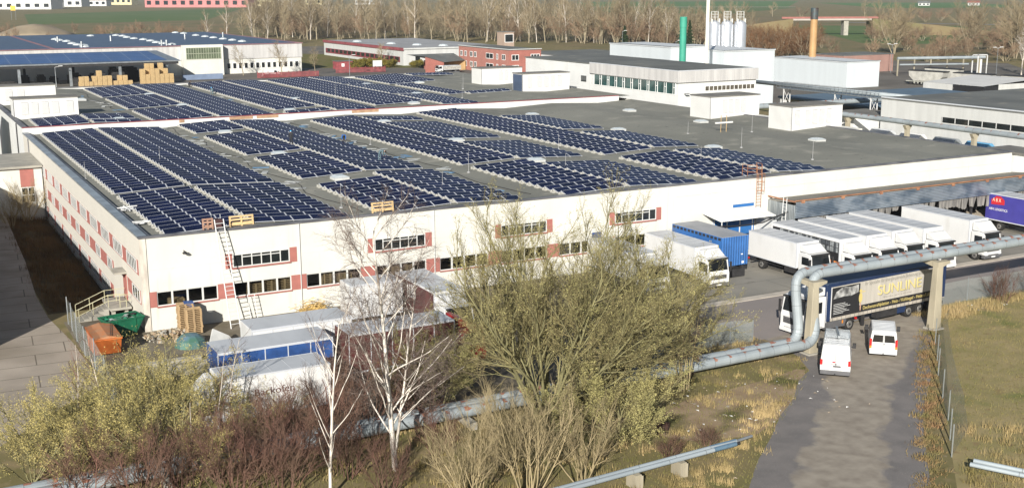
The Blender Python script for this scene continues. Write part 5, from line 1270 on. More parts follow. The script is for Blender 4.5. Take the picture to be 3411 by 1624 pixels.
t = thing('rail_shelter', 'dark blue-grey loading shelter in shade under the railed pipe bridge', 'shelter', (143, 68, 0))
mb = MB(); mb.box(0, 40, 0, 25, 4.2, 4.6); mb.build('roof', mat('shelter_blue', (.10, .15, .20), .6, var=.2, scale=.4), t)
mb = MB(); mb.box(.2, 40, 24, 24.5, 0, 4.19); mb.build('wall', WALLG, t)
mb = MB()
for y in (.5, 12, 23): mb.box(.3, .7, y, y + .4, 0, 4.19)
mb.build('post', STEELW, t)
# ------------------------------------------------------------------ dock canopy
t = thing('dock_canopy', 'long dock canopy with a corrugated silver fascia and a rusty gutter, curtains hanging beneath', 'canopy', (0, 0, 0))
CX0, CX1 = 61.4, 118.0
mb = MB(); mb.add([(CX0, -.01, 5.05), (CX1, -.01, 5.05), (CX1, -4.0, 5.42), (CX0, -4.0, 5.42), (CX0, -.01, 4.9), (CX1, -.01, 4.9), (CX1, -4, 5.27), (CX0, -4, 5.27)], [(0, 3, 2, 1), (4, 5, 6, 7), (3, 7, 6, 2), (0, 4, 7, 3), (1, 2, 6, 5)])
mb.build('roof', mat('canopy_felt', (.23, .215, .185), .9, col2=(.17, .16, .14), scale=.5, det=7, spec=.2), t)
mb = MB(); mb.box(CX0, CX1, -4.12, -4.03, 3.72, 5.28); mb.build('fascia', CORRH, t)
mb = MB(); mb.box(CX0 - .06, CX0 - .01, -4.0, -.02, 2.9, 5.0); mb.box(CX0 - .06, CX0 - .01, -1.9, -.02, .2, 2.89); mb.build('end_panel', CORRV, t)
mb = MB(); mb.box(CX0 - .1, CX1, -4.22, -4.0, 5.43, 5.52); mb.box(CX0 - .12, CX0 + .0, -4.0, 0, 5.3, 5.42)
for k in range(11): mb.box(CX0 + .6 + k * 5.2, CX0 + .95 + k * 5.2, -4.26, -4.125, 5.2, 5.425)
mb.build('gutter', mat('rusty_gutter', (.34, .17, .09), .8, col2=(.22, .10, .06), scale=1.2), t)
mb = MB()
for k in range(12): mb.box(CX0 + .3 + k * 5, CX0 + .5 + k * 5, -3.6, -3.4, .9, 5.1)
mb.build('post', CHAS, t)
mb = MB(); mb.box(CX0 + .2, CX1, -.06, -.01, 1.0, 4.85); mb.build('dock_shade_panel', DARK, t)  # flat panel on the wall, the dark dock recess painted as colour
random.seed(21)
x = CX0 + 1.0; 
curt = MB()
while x < CX1 - 1:
    w_ = random.uniform(.5, 1.5); l = random.uniform(.5, 1.7); nf = 5
    vs = []
    for k in range(nf + 1):
        u = k / nf; yy = -3.9 + .12 * math.sin(k * 2.1 + x); pin = random.uniform(-.1, .1)
        vs.append((x + w_ * u, -3.95, 3.74)); vs.append((x + w_ * (u * .8 + .1) + pin * .4, yy, 3.74 - l * (1 - .25 * abs(u - .5)) + random.uniform(-.1, .1)))
    curt.add(vs, [(2 * k, 2 * k + 1, 2 * k + 3, 2 * k + 2) for k in range(nf)])
    x += w_ + random.choice([.02, .05, .1, .5])
o = curt.build('curtain', CURT, t); so = o.modifiers.new('thick', 'SOLIDIFY'); so.thickness = .015
t = thing('loading_dock', 'raised concrete loading dock beneath the canopy, behind the parked trucks', 'dock', (0, 0, 0))
mb = MB(); mb.box(64, CX1, -3.7, -.1, -.1, 1.12); mb.build('platform', mat('pale_dock', (.52, .45, .35), .9, var=.25, scale=.6), t)
mb = MB()
for k in range(14): mb.box(65 + 3.8 * k, 65.4 + 3.8 * k, -3.85, -3.71, .5, 1.05)
mb.build('buffer', TYRE, t)
t = thing('small_canopy', 'small white ribbed canopy with a blue gate beneath, left of the dock', 'canopy', (0, 0, 0))
mb = MB(); mb.add([(53.0, -.02, 4.45), (60.0, -.02, 4.45), (60.2, -2.6, 3.95), (53.4, -2.6, 3.95), (53.0, -.02, 4.38), (60, -.02, 4.38), (60.2, -2.6, 3.88), (53.4, -2.6, 3.88)], [(0, 3, 2, 1), (4, 5, 6, 7), (3, 7, 6, 2), (0, 4, 7, 3), (1, 2, 6, 5)]); mb.build('roof', RIBWX, t)
mb = MB(); mb.box(54.5, 59.6, -.08, -.01, .1, 4.2); mb.box(56.9, 59.5, -.06, -.01, 4.55, 4.85); mb.build('gate', mat('gate_blue', (.02, .12, .34), .6, var=.2, scale=1), t)
mb = MB()
for k in range(4): mb.box(54.5 + 1.6 * k, 54.62 + 1.6 * k, -.12, -.081, .1, 4.2)
mb.box(59.8, 60.4, -2.5, -.1, .1, 3.4); mb.tube((53.6, -2.5, 3.86), (53.6, -2.5, 0), .05, n=5); mb.build('post', WALLW, t)
mb = MB(); mb.path([(52.0, -4.3, 3.9), (55, -3.6, 3.55), (58, -3.2, 3.5), (61.3, -3.0, 4.2)], .07, 6); tag(mb.build('slack_cable', CHAS), 'thick dark cable sagging from the blue container to the dock canopy', 'cable')

# ------------------------------------------------------------------ skips, stairs, rubble by the hall corner
def skip(name, label, loc, rz, l, w_, h, m, lidded):
    t = thing(name, label, 'skip', loc, rz, 'skips at the hall corner')
    mb = MB()
    out = [(-l / 2, h), (l / 2, h), (l / 2 - .75, .12), (-l / 2 + .75, .12)]
    hw = w_ / 2
    for s in (-1, 1): mb.prism(out, 'y', s * hw, s * (hw - .06))
    for s in (-1, 1):
        mb.add([(s * l / 2, -hw + .06, h), (s * l / 2, hw - .06, h), (s * (l / 2 - .75), hw - .06, .12), (s * (l / 2 - .75), -hw + .06, .12), (s * (l / 2 - .08), -hw + .06, h), (s * (l / 2 - .08), hw - .06, h), (s * (l / 2 - .83), hw - .06, .12), (s * (l / 2 - .83), -hw + .06, .12)],
               [(0, 1, 2, 3), (4, 7, 6, 5), (0, 4, 5, 1)])
    mb.box(-l / 2 + .75, l / 2 - .75, -hw + .06, hw - .06, .12, .18)
    mb.build('tub', m, t)
    mb = MB()
    for s in (-1, 1): mb.box(-l / 2 - .04, l / 2 + .04, s * hw - .06 + (.0 if s > 0 else 0), s * hw + .06, h + .001, h + .10)
    for s in (-1, 1): mb.box(s * l / 2 - .06, s * l / 2 + .06, -hw + .061, hw - .061, h + .001, h + .10)
    for x in (-l / 4, l / 4): mb.prism([(x - .05, h), (x + .05, h), (x + .05, .3), (x - .05, .3)], 'y', -hw - .05, -hw - .001); mb.prism([(x - .05, h), (x + .05, h), (x + .05, .3), (x - .05, .3)], 'y', hw + .001, hw + .05)
    mb.build('rim', m, t)
    if lidded:
        mb = MB(); mb.add([(-l / 2 + .04, -hw, h + .11), (l / 2 - .04, -hw, h + .11), (l / 2 - .04, 0, h + .30), (-l / 2 + .04, 0, h + .30), (l / 2 - .04, hw, h + .11), (-l / 2 + .04, hw, h + .11)], [(0, 1, 2, 3), (3, 2, 4, 5), (1, 4, 2), (0, 3, 5)])
        mb.build('lid', mat('rusty_lid', (.36, .20, .11), .7, col2=(.46, .16, .05), scale=1.2), t)
        mb = MB(); mb.tube((-l / 2, -hw * .2, h + .32), (l / 2, -hw * .9, h + .2), .025, n=5); mb.build('chain', CHAS, t)
    else:
        random.seed(31); mb = MB()
        for k in range(60):
            x, y = random.uniform(-l / 2 + .3, l / 2 - .3), random.uniform(-hw + .2, hw - .2); a = random.uniform(0, PI); q = random.uniform(.1, .32); z = h - .15 + random.uniform(-.1, .25)
            mb.add([(x + q * math.cos(a), y + q * math.sin(a), z), (x - q * math.sin(a), y + q * math.cos(a), z + random.uniform(-.1, .15)), (x - q * math.cos(a), y - q * math.sin(a), z + random.uniform(-.1, .1)), (x + q * math.sin(a), y - q * math.cos(a), z)], [(0, 1, 2, 3)], random.choice([0, 0, 1, 2]))
        mb.build('rubbish', [mat('green_plastic', (.03, .25, .13), .4, var=.4, scale=2), mat('clear_plastic', (.45, .52, .48), .3, var=.3, scale=3), DARKF], t)
    for x in (-.7, .7):
        mb = MB(); mb.box(x - .08, x + .08, -hw + .1, hw - .1, 0, .119); mb.build('skid', CHAS, t)
    return t
skip('skip_container', 'orange skip with a rusty closed lid in the corner by the wire fence', (-3.65, -3.5, 0), R(90), 4.0, 1.85, 1.35, ORANGE, True)
skip('skip_container', 'open green skip full of plastic rubbish beside the white wall', (-1.75, .0, 0), R(12), 2.9, 1.75, 1.4, GREENS, False)
t = thing('entrance_stairs', 'concrete side stairs with pale yellow railings leading to the red door', 'stairs', (0, 0, 0))
mb = MB(); mb.box(-1.8, -.13, 4.7, 8.4, .75, .95); mb.box(-1.6, -1.35, 5, 8, 0, .749); mb.box(-.6, -.35, 5, 8, 0, .749)
for k in range(6): mb.box(-1.8 - .38 * (k + 1), -1.8 - .38 * k, 5.3, 7.0, 0, .95 - .15 * (k + 1) + .0)
mb.build('steps', CONC, t)
RY = mat('railing_yellow', (.50, .47, .30), .5, var=.2, scale=2)
mb = MB()
for y in (5.3, 7.0):
    for dz in (.5, 1.0): mb.path([(-4.1, y, dz + .05), (-1.8, y, .95 + dz), (-.9 if y < 6 else -.2, y, .95 + dz)], .025, 5)
    for x, z in ((-4.1, .0), (-3.0, .45), (-1.8, .95), (-.9, .95)): mb.tube((x, y, z), (x, y, z + 1.03), .025, n=5)
for dz in (.5, 1.0): mb.path([(-1.0, 4.75, .95 + dz), (-.15, 4.75, .95 + dz)], .025, 5)
for x in (-1.0, -.5): mb.tube((x, 4.75, .95), (x, 4.75, 1.97), .025, n=5)
mb.build('railing', RY, t)
random.seed(13)
def stone_heap(name, label, cx, cy, rx, ry, h, n, mats, smin=.12, smax=.35, kind='stuff', cat='rubble'):
    mb = MB()
    for k in range(n):
        a, rr = random.uniform(0, 2 * PI), math.sqrt(random.random()); x, y = cx + rx * rr * math.cos(a), cy + ry * rr * math.sin(a); z = h * (1 - rr) * random.random()
        s = random.uniform(smin, smax); q = Euler((random.random() * 3, random.random() * 3, random.random() * 3)).to_matrix()
        vs = [tuple(Vector((x, y, z + s * .3)) + q @ Vector((s * random.uniform(.6, 1) * i, s * random.uniform(.5, .9) * j, s * random.uniform(.3, .6) * l))) for i in (-.5, .5) for j in (-.5, .5) for l in (-.5, .5)]
        mb.add(vs, [(0, 1, 3, 2), (4, 6, 7, 5), (0, 4, 5, 1), (2, 3, 7, 6), (0, 2, 6, 4), (1, 5, 7, 3)], random.randrange(len(mats)))
    o = mb.build(name, mats); tag(o, label, cat, None, kind); return o
SAND = mat('sandstone', (.42, .34, .23), .9, var=.35, scale=2)
stone_heap('rubble', 'heap of tan stones and rubble at the foot of the corner pilaster', 1.3, -2.2, 2.0, 1.6, .5, 160, [SAND, mat('tan_rubble', (.35, .25, .16), .9, var=.4, scale=3), CONC])
mb = MB()
for k in range(3): mb.box(-3.4 + .2 * k, 2.0 + .4 * k, -9.4 - 1.3 * k, -8.8 - 1.3 * k, .02, .35)
tag(mb.build('concrete_beams', CONC), 'row of long weathered concrete beams lying in front of the orange skip', 'beams')
mb = MB(); mb.prism([(0, 0), (2.4, 0), (2.2, 1.0), (1.2, 1.9), (.3, 1.0)], 'y', 0, .12)
tag(mb.build('board', mat('plaster_board', (.62, .62, .59), .8, var=.2, scale=1), None, (3.1, -8.4, .05), (R(-40), 0, R(30))), 'broken pale board leaning left of the white-roofed swap body', 'board')
random.seed(14); mb = MB()
for k in range(260):
    p = Vector((13.1 + random.gauss(0, .55), -1.0 + random.uniform(-.35, .35), .15 + abs(random.gauss(.3, .28)))); d = Vector((random.uniform(-1, 1), random.uniform(-1, 1), random.uniform(-.5, .6))).normalized() * .22
    mb.add([p - d, p + d, p + d + Vector((0, .02, .035)), p - d + Vector((0, .02, .035))], [(0, 1, 2, 3)])
mb.box(12.1, 14.2, -1.5, -.5, .0, .35)
tag(mb.build('straw_heap', mat('straw', (.58, .40, .14), .9, var=.4, scale=3)), 'heap of golden wood wool against the white wall behind the swap bodies', 'straw')
mb = MB(); mb.lathe((2.2, -5.2, 0), [(1.2, 0), (1.05, .5), (.6, .85), (.1, .95)], 10); 
tag(mb.build('tarp_heap', mat('tarp_green_blue', (.08, .14, .19), .6, col2=(.05, .13, .08), scale=.8)), 'mound under a blue and green tarp in front of the pallet stacks', 'tarp')
mb = MB(); mb.box(0, .9, 0, .5, 0, .12); mb.box(.75, .95, -.2, .7, .05, .5); mb.add([(.1, .1, .12), (1.2, .2, .35), (1.2, .3, .35), (.1, .25, .12)], [(0, 1, 2, 3)])
tag(mb.build('broken_timber', mat('charred_wood', (.055, .028, .02), .9, var=.4, scale=3), None, (22.2, -36.6, .02), (0, 0, R(25))), 'broken dark timber lying on the bare earth right of the low willow', 'timber')
random.seed(17); mb = MB()
for k in range(112):
    if k < 60: x, y = random.uniform(23, 38), random.uniform(-39, -31)
    elif k < 110: x, y = random.uniform(57, 66), random.uniform(-27, -25)
    else:
        u = random.random(); x, y = 23 + 15 * u + random.uniform(-1.5, 1), -43.5 + 11 * u + random.uniform(-1, 1)
    s = random.uniform(.05, .16); a = random.uniform(0, PI); c, q = math.cos(a) * s, math.sin(a) * s
    mb.add([(x + c, y + q, .06), (x - q * .6, y + c * .6, .10), (x - c, y - q, .05), (x + q * .6, y - c * .6, .09)], [(0, 1, 2, 3)], random.choice([0, 0, 1]))
tag(mb.build('litter', [mat('white_litter', (.75, .74, .70), .7, var=.2, scale=4), mat('tan_litter', (.45, .36, .26), .8, var=.3, scale=4)]), 'scraps of white litter strewn over the rough verge', 'litter', None, 'stuff')

# ------------------------------------------------------------------ fences
CHAIN = mesh_fence_mat()
def wire_fence(label, pts, h, lean=0.0, posts=True, pm=GALV):
    t = thing('wire_fence', label, 'fence', (0, 0, 0))
    mb = MB()
    for a, b in zip(pts, pts[1:]):
        d = Vector((b[0] - a[0], b[1] - a[1], 0)).normalized(); nx, ny = -d.y * lean, d.x * lean
        mb.add([(a[0], a[1], .02), (b[0], b[1], .02), (b[0] + nx, b[1] + ny, h), (a[0] + nx, a[1] + ny, h)], [(0, 1, 2, 3)])
    me = mb
    o = me.build('mesh', CHAIN, t)
    for p in pts if posts else []:
        q = MB(); q.tube((p[0], p[1], 0), (p[0], p[1], h + .15), .04, n=6); q.build('post', pm, t)
    return t
wire_fence('tall grey wire fence leaning along the right side of the access road', [(53.9, -28.9), (50.6, -31.6), (47.5, -34.6), (45.05, -36.9), (41.8, -40.2), (38.93, -43.2), (36.5, -45.5), (34.6, -47.3)], 1.8, lean=.75, pm=mat('dull_post', (.20, .21, .20), .7, var=.3, scale=2))
wire_fence('wire fence with thin grey posts between the yard road and the meadow on the right', [(54.5, -24.6), (58.5, -24.5), (62.5, -24.2), (66.4, -24.5), (70.5, -24.3), (75, -24)], 1.9)
wire_fence('low wire fence behind the left pipe bend, at the yard edge', [(30.5, -24.2), (34, -24.2), (37.4, -24.2), (39.2, -24.6)], 1.7)
wire_fence('leaning panel fence with silver posts beside the orange skip', [(-4.95, 5.2), (-4.95, 3.1), (-5.05, .0), (-5.1, -4.1), (-4.95, -7.6), (-5.0, -12.0), (-5.3, -17.0), (-5.6, -22.0)], 2.1)

# ------------------------------------------------------------------ stacks, silos and other tall things
def stack(name, label, x, y, prof, m, extra=None, cat='chimney'):
    t = thing(name, label, cat, (x, y, 0)); mb = MB(); mb.lathe((0, 0, 0), prof, 20); mb.build('shaft', m, t, smooth=False)
    if extra: extra(t)
    return t
def ex1(t):
    mb = MB(); mb.lathe((0, 0, 0), [(.72, 18.3), (.72, 20.25), (.66, 20.35)], 20); mb.build('cap', TEAL, t)
stack('green_stack', 'teal green industrial stack rising behind the office block', 124.0, 99.6, [(.66, 0), (.66, 18.3)], TEAL, ex1)
def ex2(t):
    mb = MB()
    for k in range(12): mb.lathe((0, 0, 0), [(.36, 3 + 2.6 * k), (.36, 3.1 + 2.6 * k)], 12)
    mb.build('ring', GALV, t)
stack('white_mast', 'slim white chimney mast passing out of the top of the picture', 134.6, 105.7, [(.42, 0), (.33, 33)], mat('mast_white', (.78, .76, .66), .5, var=.1, scale=.4), ex2)
def ex3(t):
    mb = MB(); mb.lathe((0, 0, 0), [(1.06, 17.2), (1.06, 20.2), (.95, 20.35)], 20); mb.build('dark_cap', mat('stack_cap', (.06, .10, .11), .5, metal=.3, col2=(.08, .05, .04), scale=.6), t)
stack('ochre_stack', 'ochre brick-coloured stack with a dark top on the right', 217.5, 164.8, [(1.02, 0), (1.0, 17.2)], YELST, ex3)
for i, (x, y, l) in enumerate(((174.2, 154.2, 'leftmost of the three silver silos, partly behind the white mast'), (177.1, 152.7, 'middle one of the three silver silos'), (180.1, 151.2, 'rightmost of the three silver silos'))):
    t = thing('silo', l, 'silo', (x, y, 0), 0, 'three silver silos')
    mb = MB(); mb.lathe((0, 0, 0), [(1.62, 0), (1.62, 16.6), (1.25, 17.4), (.3, 17.8)], 28); mb.build('tank', SILO, t, smooth=True).modifiers.new('e', 'EDGE_SPLIT')
    mb = MB()
    for a in range(6):
        c, s = math.cos(a * PI / 3), math.sin(a * PI / 3); mb.tube((c * 1.0, s * 1.0, 17.4), (c * 1.0, s * 1.0, 20), .05, n=4)
    for z in (18.6, 19.3, 20): mb.path([(math.cos(a * PI / 3), math.sin(a * PI / 3), z) for a in range(7)], .045, 4)
    mb.tube((1.2, -.5, 17), (1.2, -.5, 18.2), .2, n=6); mb.tube((-1.2, -.5, 17), (-1.2, -.5, 18.2), .2, n=6)
    mb.build('railing', mat('silo_rail', (.60, .60, .56), .5, var=.1), t)
def lamp_post(label, x, y, h, double=False):
    t = thing('street_lamp', label, 'street lamp', (x, y, 0), 0, 'street lamps of the works')
    mb = MB(); mb.tube((0, 0, 0), (0, 0, h), .09, .06, 6); mb.build('pole', GALV, t)
    for s in ((-1, 1) if double else (1,)):
        mb = MB(); mb.tube((0, 0, h), (s * 1.2, 0, h + .25), .05, n=5); mb.box(min(s * .9, s * 2.0), max(s * .9, s * 2.0), -.18, .18, h + .25, h + .42); mb.build('lamp_head', WALLW, t)
lamp_post('tall lamp post standing on the lawn edge behind the rear roof', 112, 253.7, 6.0)
lamp_post('lamp post in front of the pallet canopy', 26.7, 252.5, 5.5)
lamp_post('double-armed street lamp behind the pale warehouse', 262, 178, 8.5, True)
lamp_post('double-armed street lamp by the rail wagons', 271, 146, 8.5, True)
lamp_post('lone street lamp at the foot of the brown wood', 243, 300, 9.5)
lamp_post('street lamp left of the silver silos', 214, 225, 9.0)
# railway hopper wagons
def hopper(label, x, y):
    t = thing('hopper_wagon', label, 'wagon', (x, y, 0), R(-80), 'pale hopper wagons on the siding')
    mb = MB(); mb.prism([(-5.2, 3.7), (5.2, 3.7), (5.0, 2.4), (3.6, 1.2), (-3.6, 1.2), (-5.0, 2.4)], 'y', -1.4, 1.4); mb.build('hopper', mat('wagon_cream', (.42, .41, .37), .7, var=.3, scale=.7), t)
    mb = MB(); mb.box(-5.4, 5.4, -1.45, 1.45, 3.71, 3.95); mb.build('roof', CHAS, t)
    mb = MB(); mb.box(-6, 6, -1.2, 1.2, .85, 1.1); 
    for k in range(7): mb.box(-3.5 + k * 1.1, -3.2 + k * 1.1, -1.35, -1.1, .4, 1.6)
    mb.build('frame', mat('wagon_grey', (.33, .33, .29), .8, var=.3, scale=1), t)
    for x_ in (-4.6, -3.2, 3.2, 4.6):
        mb = MB(); mb.path([(x_, -1.0, .48), (x_, 1.0, .48)], .48, 12); mb.build('wheel', CHAS, t)
hopper('pale hopper wagon just right of the pale blue warehouse', 233.5, 137.0)
hopper('hopper wagon second in the line behind the grey loading shed', 236.0, 124.0)
hopper('hopper wagon third in the line, beyond the wood chip heap', 238.5, 111.0)
hopper('hopper wagon of the rear line, half hidden by the first', 245.0, 142.0)
t = thing('loading_shed', 'pale grey open-fronted shed with a dark opening beside the wood chip heap', 'shed', (211, 100, 0))
mb = MB(); mb.add([(0, 18, 3.1), (0, 0, 3.1), (18, 0, 4.2), (18, 18, 4.2)], [(0, 1, 2, 3)]); mb.build('roof', mat('shed_roof', (.58, .57, .54), .7, var=.1, scale=.3), t)
mb = MB(); mb.box(5.2, 18, -.1, 0, 0, 3.4); mb.box(17.9, 18, 0, 18, 0, 4.1); mb.box(0, .1, 9, 18, 0, 3.05); mb.build('wall', WALLG, t)
mb = MB(); mb.box(.3, .35, .2, 8.8, 0, 3.0); mb.box(.36, 5.2, .1, .15, 0, 3.0); mb.build('opening', DARK, t)  # near-black panels, shade inside the shed put into their colour
mb = MB()
prof = [(0, 3.9), (2.5, 3.6), (5, 2.7), (8, 1.3), (11, 0)]
mb.lathe((238, 104, 0), [(max(.1, r_), z) for r_, z in prof[::-1]], 24); tag(mb.build('chip_heap', CHIP, smooth=True), 'big heap of orange brown wood chips on the right behind the alley hall', 'heap')
mb = MB(); mb.lathe((66, 640, 0), [(26, 0), (18, 3), (9, 6.5), (1, 7.6)], 20); tag(mb.build('earth_mound', mat('mound_earth', (.30, .24, .16), .95, var=.3, scale=.1), smooth=True), 'pale earth mound behind the solar hall at far left', 'mound')
t = thing('pipe_rack', 'long overhead pipe rack on posts behind the hopper wagons', 'pipe rack', (252, 166, 0))
mb = MB(); 
for d in (0, 1.0): mb.tube((d, 0, 5.2), (26 + d, -9, 5.2), .45, n=8)
mb.tube((0, -1, 3.4), (20, -9, 3.4), .25, n=8); mb.build('pipe', PIPER, t)
mb = MB()
for k in range(6): mb.box(5 * k, 5 * k + .3, -1.7 * k - .3, -1.7 * k, 0, 5.2)
mb.build('post', PILLAR, t)
t = thing('railed_frame', 'pale steel frame with ducts at the end of the pipe rack', 'frame', (276, 157, 0))
mb = MB()
for x in (0, 4):
    for y in (0, 2): mb.box(x, x + .25, y, y + .25, 0, 6)
mb.box(0, 4.25, 0, 2.25, 5.75, 6); mb.tube((2, 1, .5), (2, 1, 4.6), .7, n=10); mb.build('frame', WALLW, t)
# waste containers in the alley
for i, (y, l, m) in enumerate(((60, 'grey covered waste container nearest the pump house in the alley', GALV), (53.2, 'dark grey covered container, second along the alley', VGREY), (46.6, 'white covered container in the middle of the alley row', VWHITE), (39.6, 'grey covered container, second from the right in the alley', GALV), (33.3, 'blue covered container at the right end of the alley row', mat('alley_blue', (.10, .30, .50), .5, var=.2, scale=1)))):
    t = thing('waste_container', l, 'container', (131.4, y, 0), R(90), 'waste containers in the alley')
    mb = MB(); mb.prism([(-2, .2), (2, .2), (2.2, 1.7), (-2.2, 1.7)], 'y', -1.1, 1.1); mb.build('tub', m, t)
    mb = MB(); mb.prism([(-1.05, 1.71), (1.05, 1.71), (1.0, 2.0), (.3, 2.6), (-.3, 2.6), (-1.0, 2.0)], 'x', -2.1, 2.1); mb.build('lid', m, t)

# ------------------------------------------------------------------ pallet stacks under the solar canopy
random.seed(41)
cr = MB(); 
for k in range(9): cr.box(-.6, .6, -.5, .5, .16 * k, .16 * k + .11)
cr0 = None
for (x0, x1, y0, y1, z1, lab) in ((49.5, 57.5, 250.6, 252.2, 3, 'low front rows of the pale pallet pile'), (51, 56, 252.3, 254, 4, 'high part of the pale pallet pile'), (36.5, 41.5, 250.5, 252.2, 3, 'pale pallet pile in the middle of the canopy'), (42, 46.5, 250.5, 251.9, 2, 'low pale pallet pile beside the column'), (33, 36, 250.5, 252, 2, 'crates left of the pale pallet pile')):
    x = x0
    while x < x1:
        y = y0
        while y < y1:
            n = random.randint(max(1, z1 - 1), z1)
            for k in range(n):
                lb_ = 'pallets in the ' + lab + ', under the solar canopy' if not lab.startswith('crates') else 'pale ' + lab + ' under the solar canopy'
                if cr0 is None:
                    cr0 = cr.build('pallet_stack', WOODN, None, (x, y, 0)); tag(cr0, lb_, 'pallet stack', 'pallet stacks under the solar canopy')
                else:
                    c = cr0.copy(); COL.objects.link(c); c.location = (x, y, 1.46 * k); c['label'] = lb_
            y += 1.1
        x += 1.3
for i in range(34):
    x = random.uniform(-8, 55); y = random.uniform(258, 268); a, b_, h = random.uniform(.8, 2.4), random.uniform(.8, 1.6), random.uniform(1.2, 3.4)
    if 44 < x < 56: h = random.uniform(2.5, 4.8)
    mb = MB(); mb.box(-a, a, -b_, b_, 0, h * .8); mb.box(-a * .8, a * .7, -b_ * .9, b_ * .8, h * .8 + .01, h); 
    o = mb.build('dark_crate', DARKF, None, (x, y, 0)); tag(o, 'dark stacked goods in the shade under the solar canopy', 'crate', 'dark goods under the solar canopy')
for i, x in enumerate((20.5, 22.2, 24.0, 14.2, 15.5)):
    mb = MB(); mb.prism([(-.8, 0), (.8, 0), (.7, .9), (.3, 1.4), (-.4, 1.3), (-.8, .8)], 'y', -.5, .5); tag(mb.build('white_bag', VWHITE, None, (x, 250.8, 0)), 'white wrapped bulk bag in front of the solar canopy', 'bag', 'white bags in front of the solar canopy')
t = thing('sign_board', 'white notice board on posts at the lawn edge by the red fence', 'sign', (130.8, 277.6, 0))
mb = MB(); mb.box(-1.6, 1.6, -.1, .1, .9, 2.9); mb.build('panel', VWHITE, t)
mb = MB(); mb.box(-1.5, -1.35, -.08, .08, 0, .9); mb.box(1.35, 1.5, -.08, .08, 0, .9); mb.build('post', GALV, t)
REDF = mat('red_fence', (.30, .07, .075), .8, var=.4, scale=1)
t = thing('red_fence', 'dull red slatted fence in front of the lawn and the solar hall', 'fence', (0, 0, 0))
mb = MB()
for (a, b) in (((84, 257.0), (103, 256.0)),):
    n = int(math.hypot(b[0] - a[0], b[1] - a[1]) / .35)
    for k in range(n):
        u = k / n; x, y = a[0] + (b[0] - a[0]) * u, a[1] + (b[1] - a[1]) * u; mb.box(x, x + .24, y, y + .06, .1, 1.7 if k % 9 else 2.0)
mb.build('slats', REDF, t)
t = thing('red_fence', 'second run of red slatted fence right of the lamp post on the lawn', 'fence', (0, 0, 0)); mb = MB()
for k in range(46):
    x, y = 112 + 16 * k / 46, 266 - 2.5 * k / 46; mb.box(x, x + .24, y, y + .06, .1, 1.7 if k % 9 else 2.0)
mb.build('slats', REDF, t)
t = thing('red_gatehouse', 'small dark red gatehouse beside the red fence', 'hut', (118.6, 283, 0))
mb = MB(); mb.box(0, 5.5, 0, 4, 0, 2.6); mb.build('wall', REDF, t)
mb = MB(); mb.box(-.2, 5.7, -.2, 4.2, 2.61, 2.75); mb.build('roof', ROOF2, t)
mb = MB(); mb.box(1.6, 2.6, -.05, -.001, .9, 1.9); mb.build('window', TXTWHITE, t)
mb = MB(); mb.box(0, 12, 0, .1, 0, 1.6); tag(mb.build('blue_fence', mat('blue_panel_fence', (.17, .22, .32), .7, var=.2, scale=.5), None, (63, 262, 0)), 'blue grey panel fence right of the pallet pile', 'fence')
t, hw, lb = box_truck('small flatbed truck parked in front of the brick annexe', 147.5, 249.5, 8, top=2.3, rz=R(-90), boxm=mat('rack_load', (.42, .40, .36), .8, var=.4, scale=2), cabH=2.4, deflect=None, name='flatbed_truck')
del t['group']
# ------------------------------------------------------------------ vegetation
def segs_mesh(name, S, n, m, parent=None):
    """S: rows of p0(3) p1(3) r0 r1 -> one mesh of n-sided tapered sticks"""
    if not len(S): S = [(0, 0, 0, 0, 0, .01, .001, .001)]
    A = np.array(S, dtype=np.float64); p0, p1, r0_, r1_ = A[:, :3], A[:, 3:6], A[:, 6:7], A[:, 7:8]
    d = p1 - p0; L = np.linalg.norm(d, axis=1, keepdims=True); d = d / np.maximum(L, 1e-6)
    ref = np.where(np.abs(d[:, 2:3]) > .9, np.array([[1., 0, 0]]), np.array([[0, 0, 1.]]))
    u = np.cross(d, ref); u /= np.linalg.norm(u, axis=1, keepdims=True); v = np.cross(d, u)
    k = np.arange(n) * 2 * np.pi / n
    ring = u[:, None, :] * np.cos(k)[None, :, None] + v[:, None, :] * np.sin(k)[None, :, None]
    V = np.concatenate([p0[:, None, :] + ring * r0_[:, None, :], p1[:, None, :] + ring * r1_[:, None, :]], axis=1)
    N = len(A); base = (np.arange(N) * 2 * n)[:, None]
    i = np.arange(n)[None, :]; j = (np.arange(n) + 1) % n
    F = np.stack([base + i, base + j[None, :], base + n + j[None, :], base + n + i], axis=2).reshape(-1, 4)
    return quads_mesh(name, V.reshape(-1, 3), F, m, parent)
def quads_mesh(name, V, F, m, parent=None):
    me = bpy.data.meshes.new(name)
    me.vertices.add(len(V)); me.vertices.foreach_set('co', np.ascontiguousarray(V, dtype=np.float32).ravel())
    k = F.shape[1]
    me.loops.add(F.size); me.loops.foreach_set('vertex_index', np.ascontiguousarray(F, dtype=np.int32).ravel())
    me.polygons.add(len(F)); me.polygons.foreach_set('loop_start', np.arange(0, F.size, k, dtype=np.int32))
    for q in (m if isinstance(m, (list, tuple)) else [m]): me.materials.append(q)
    me.update(calc_edges=True)
    o = bpy.data.objects.new(name, me); COL.objects.link(o)
    if parent: o.parent = parent
    return o
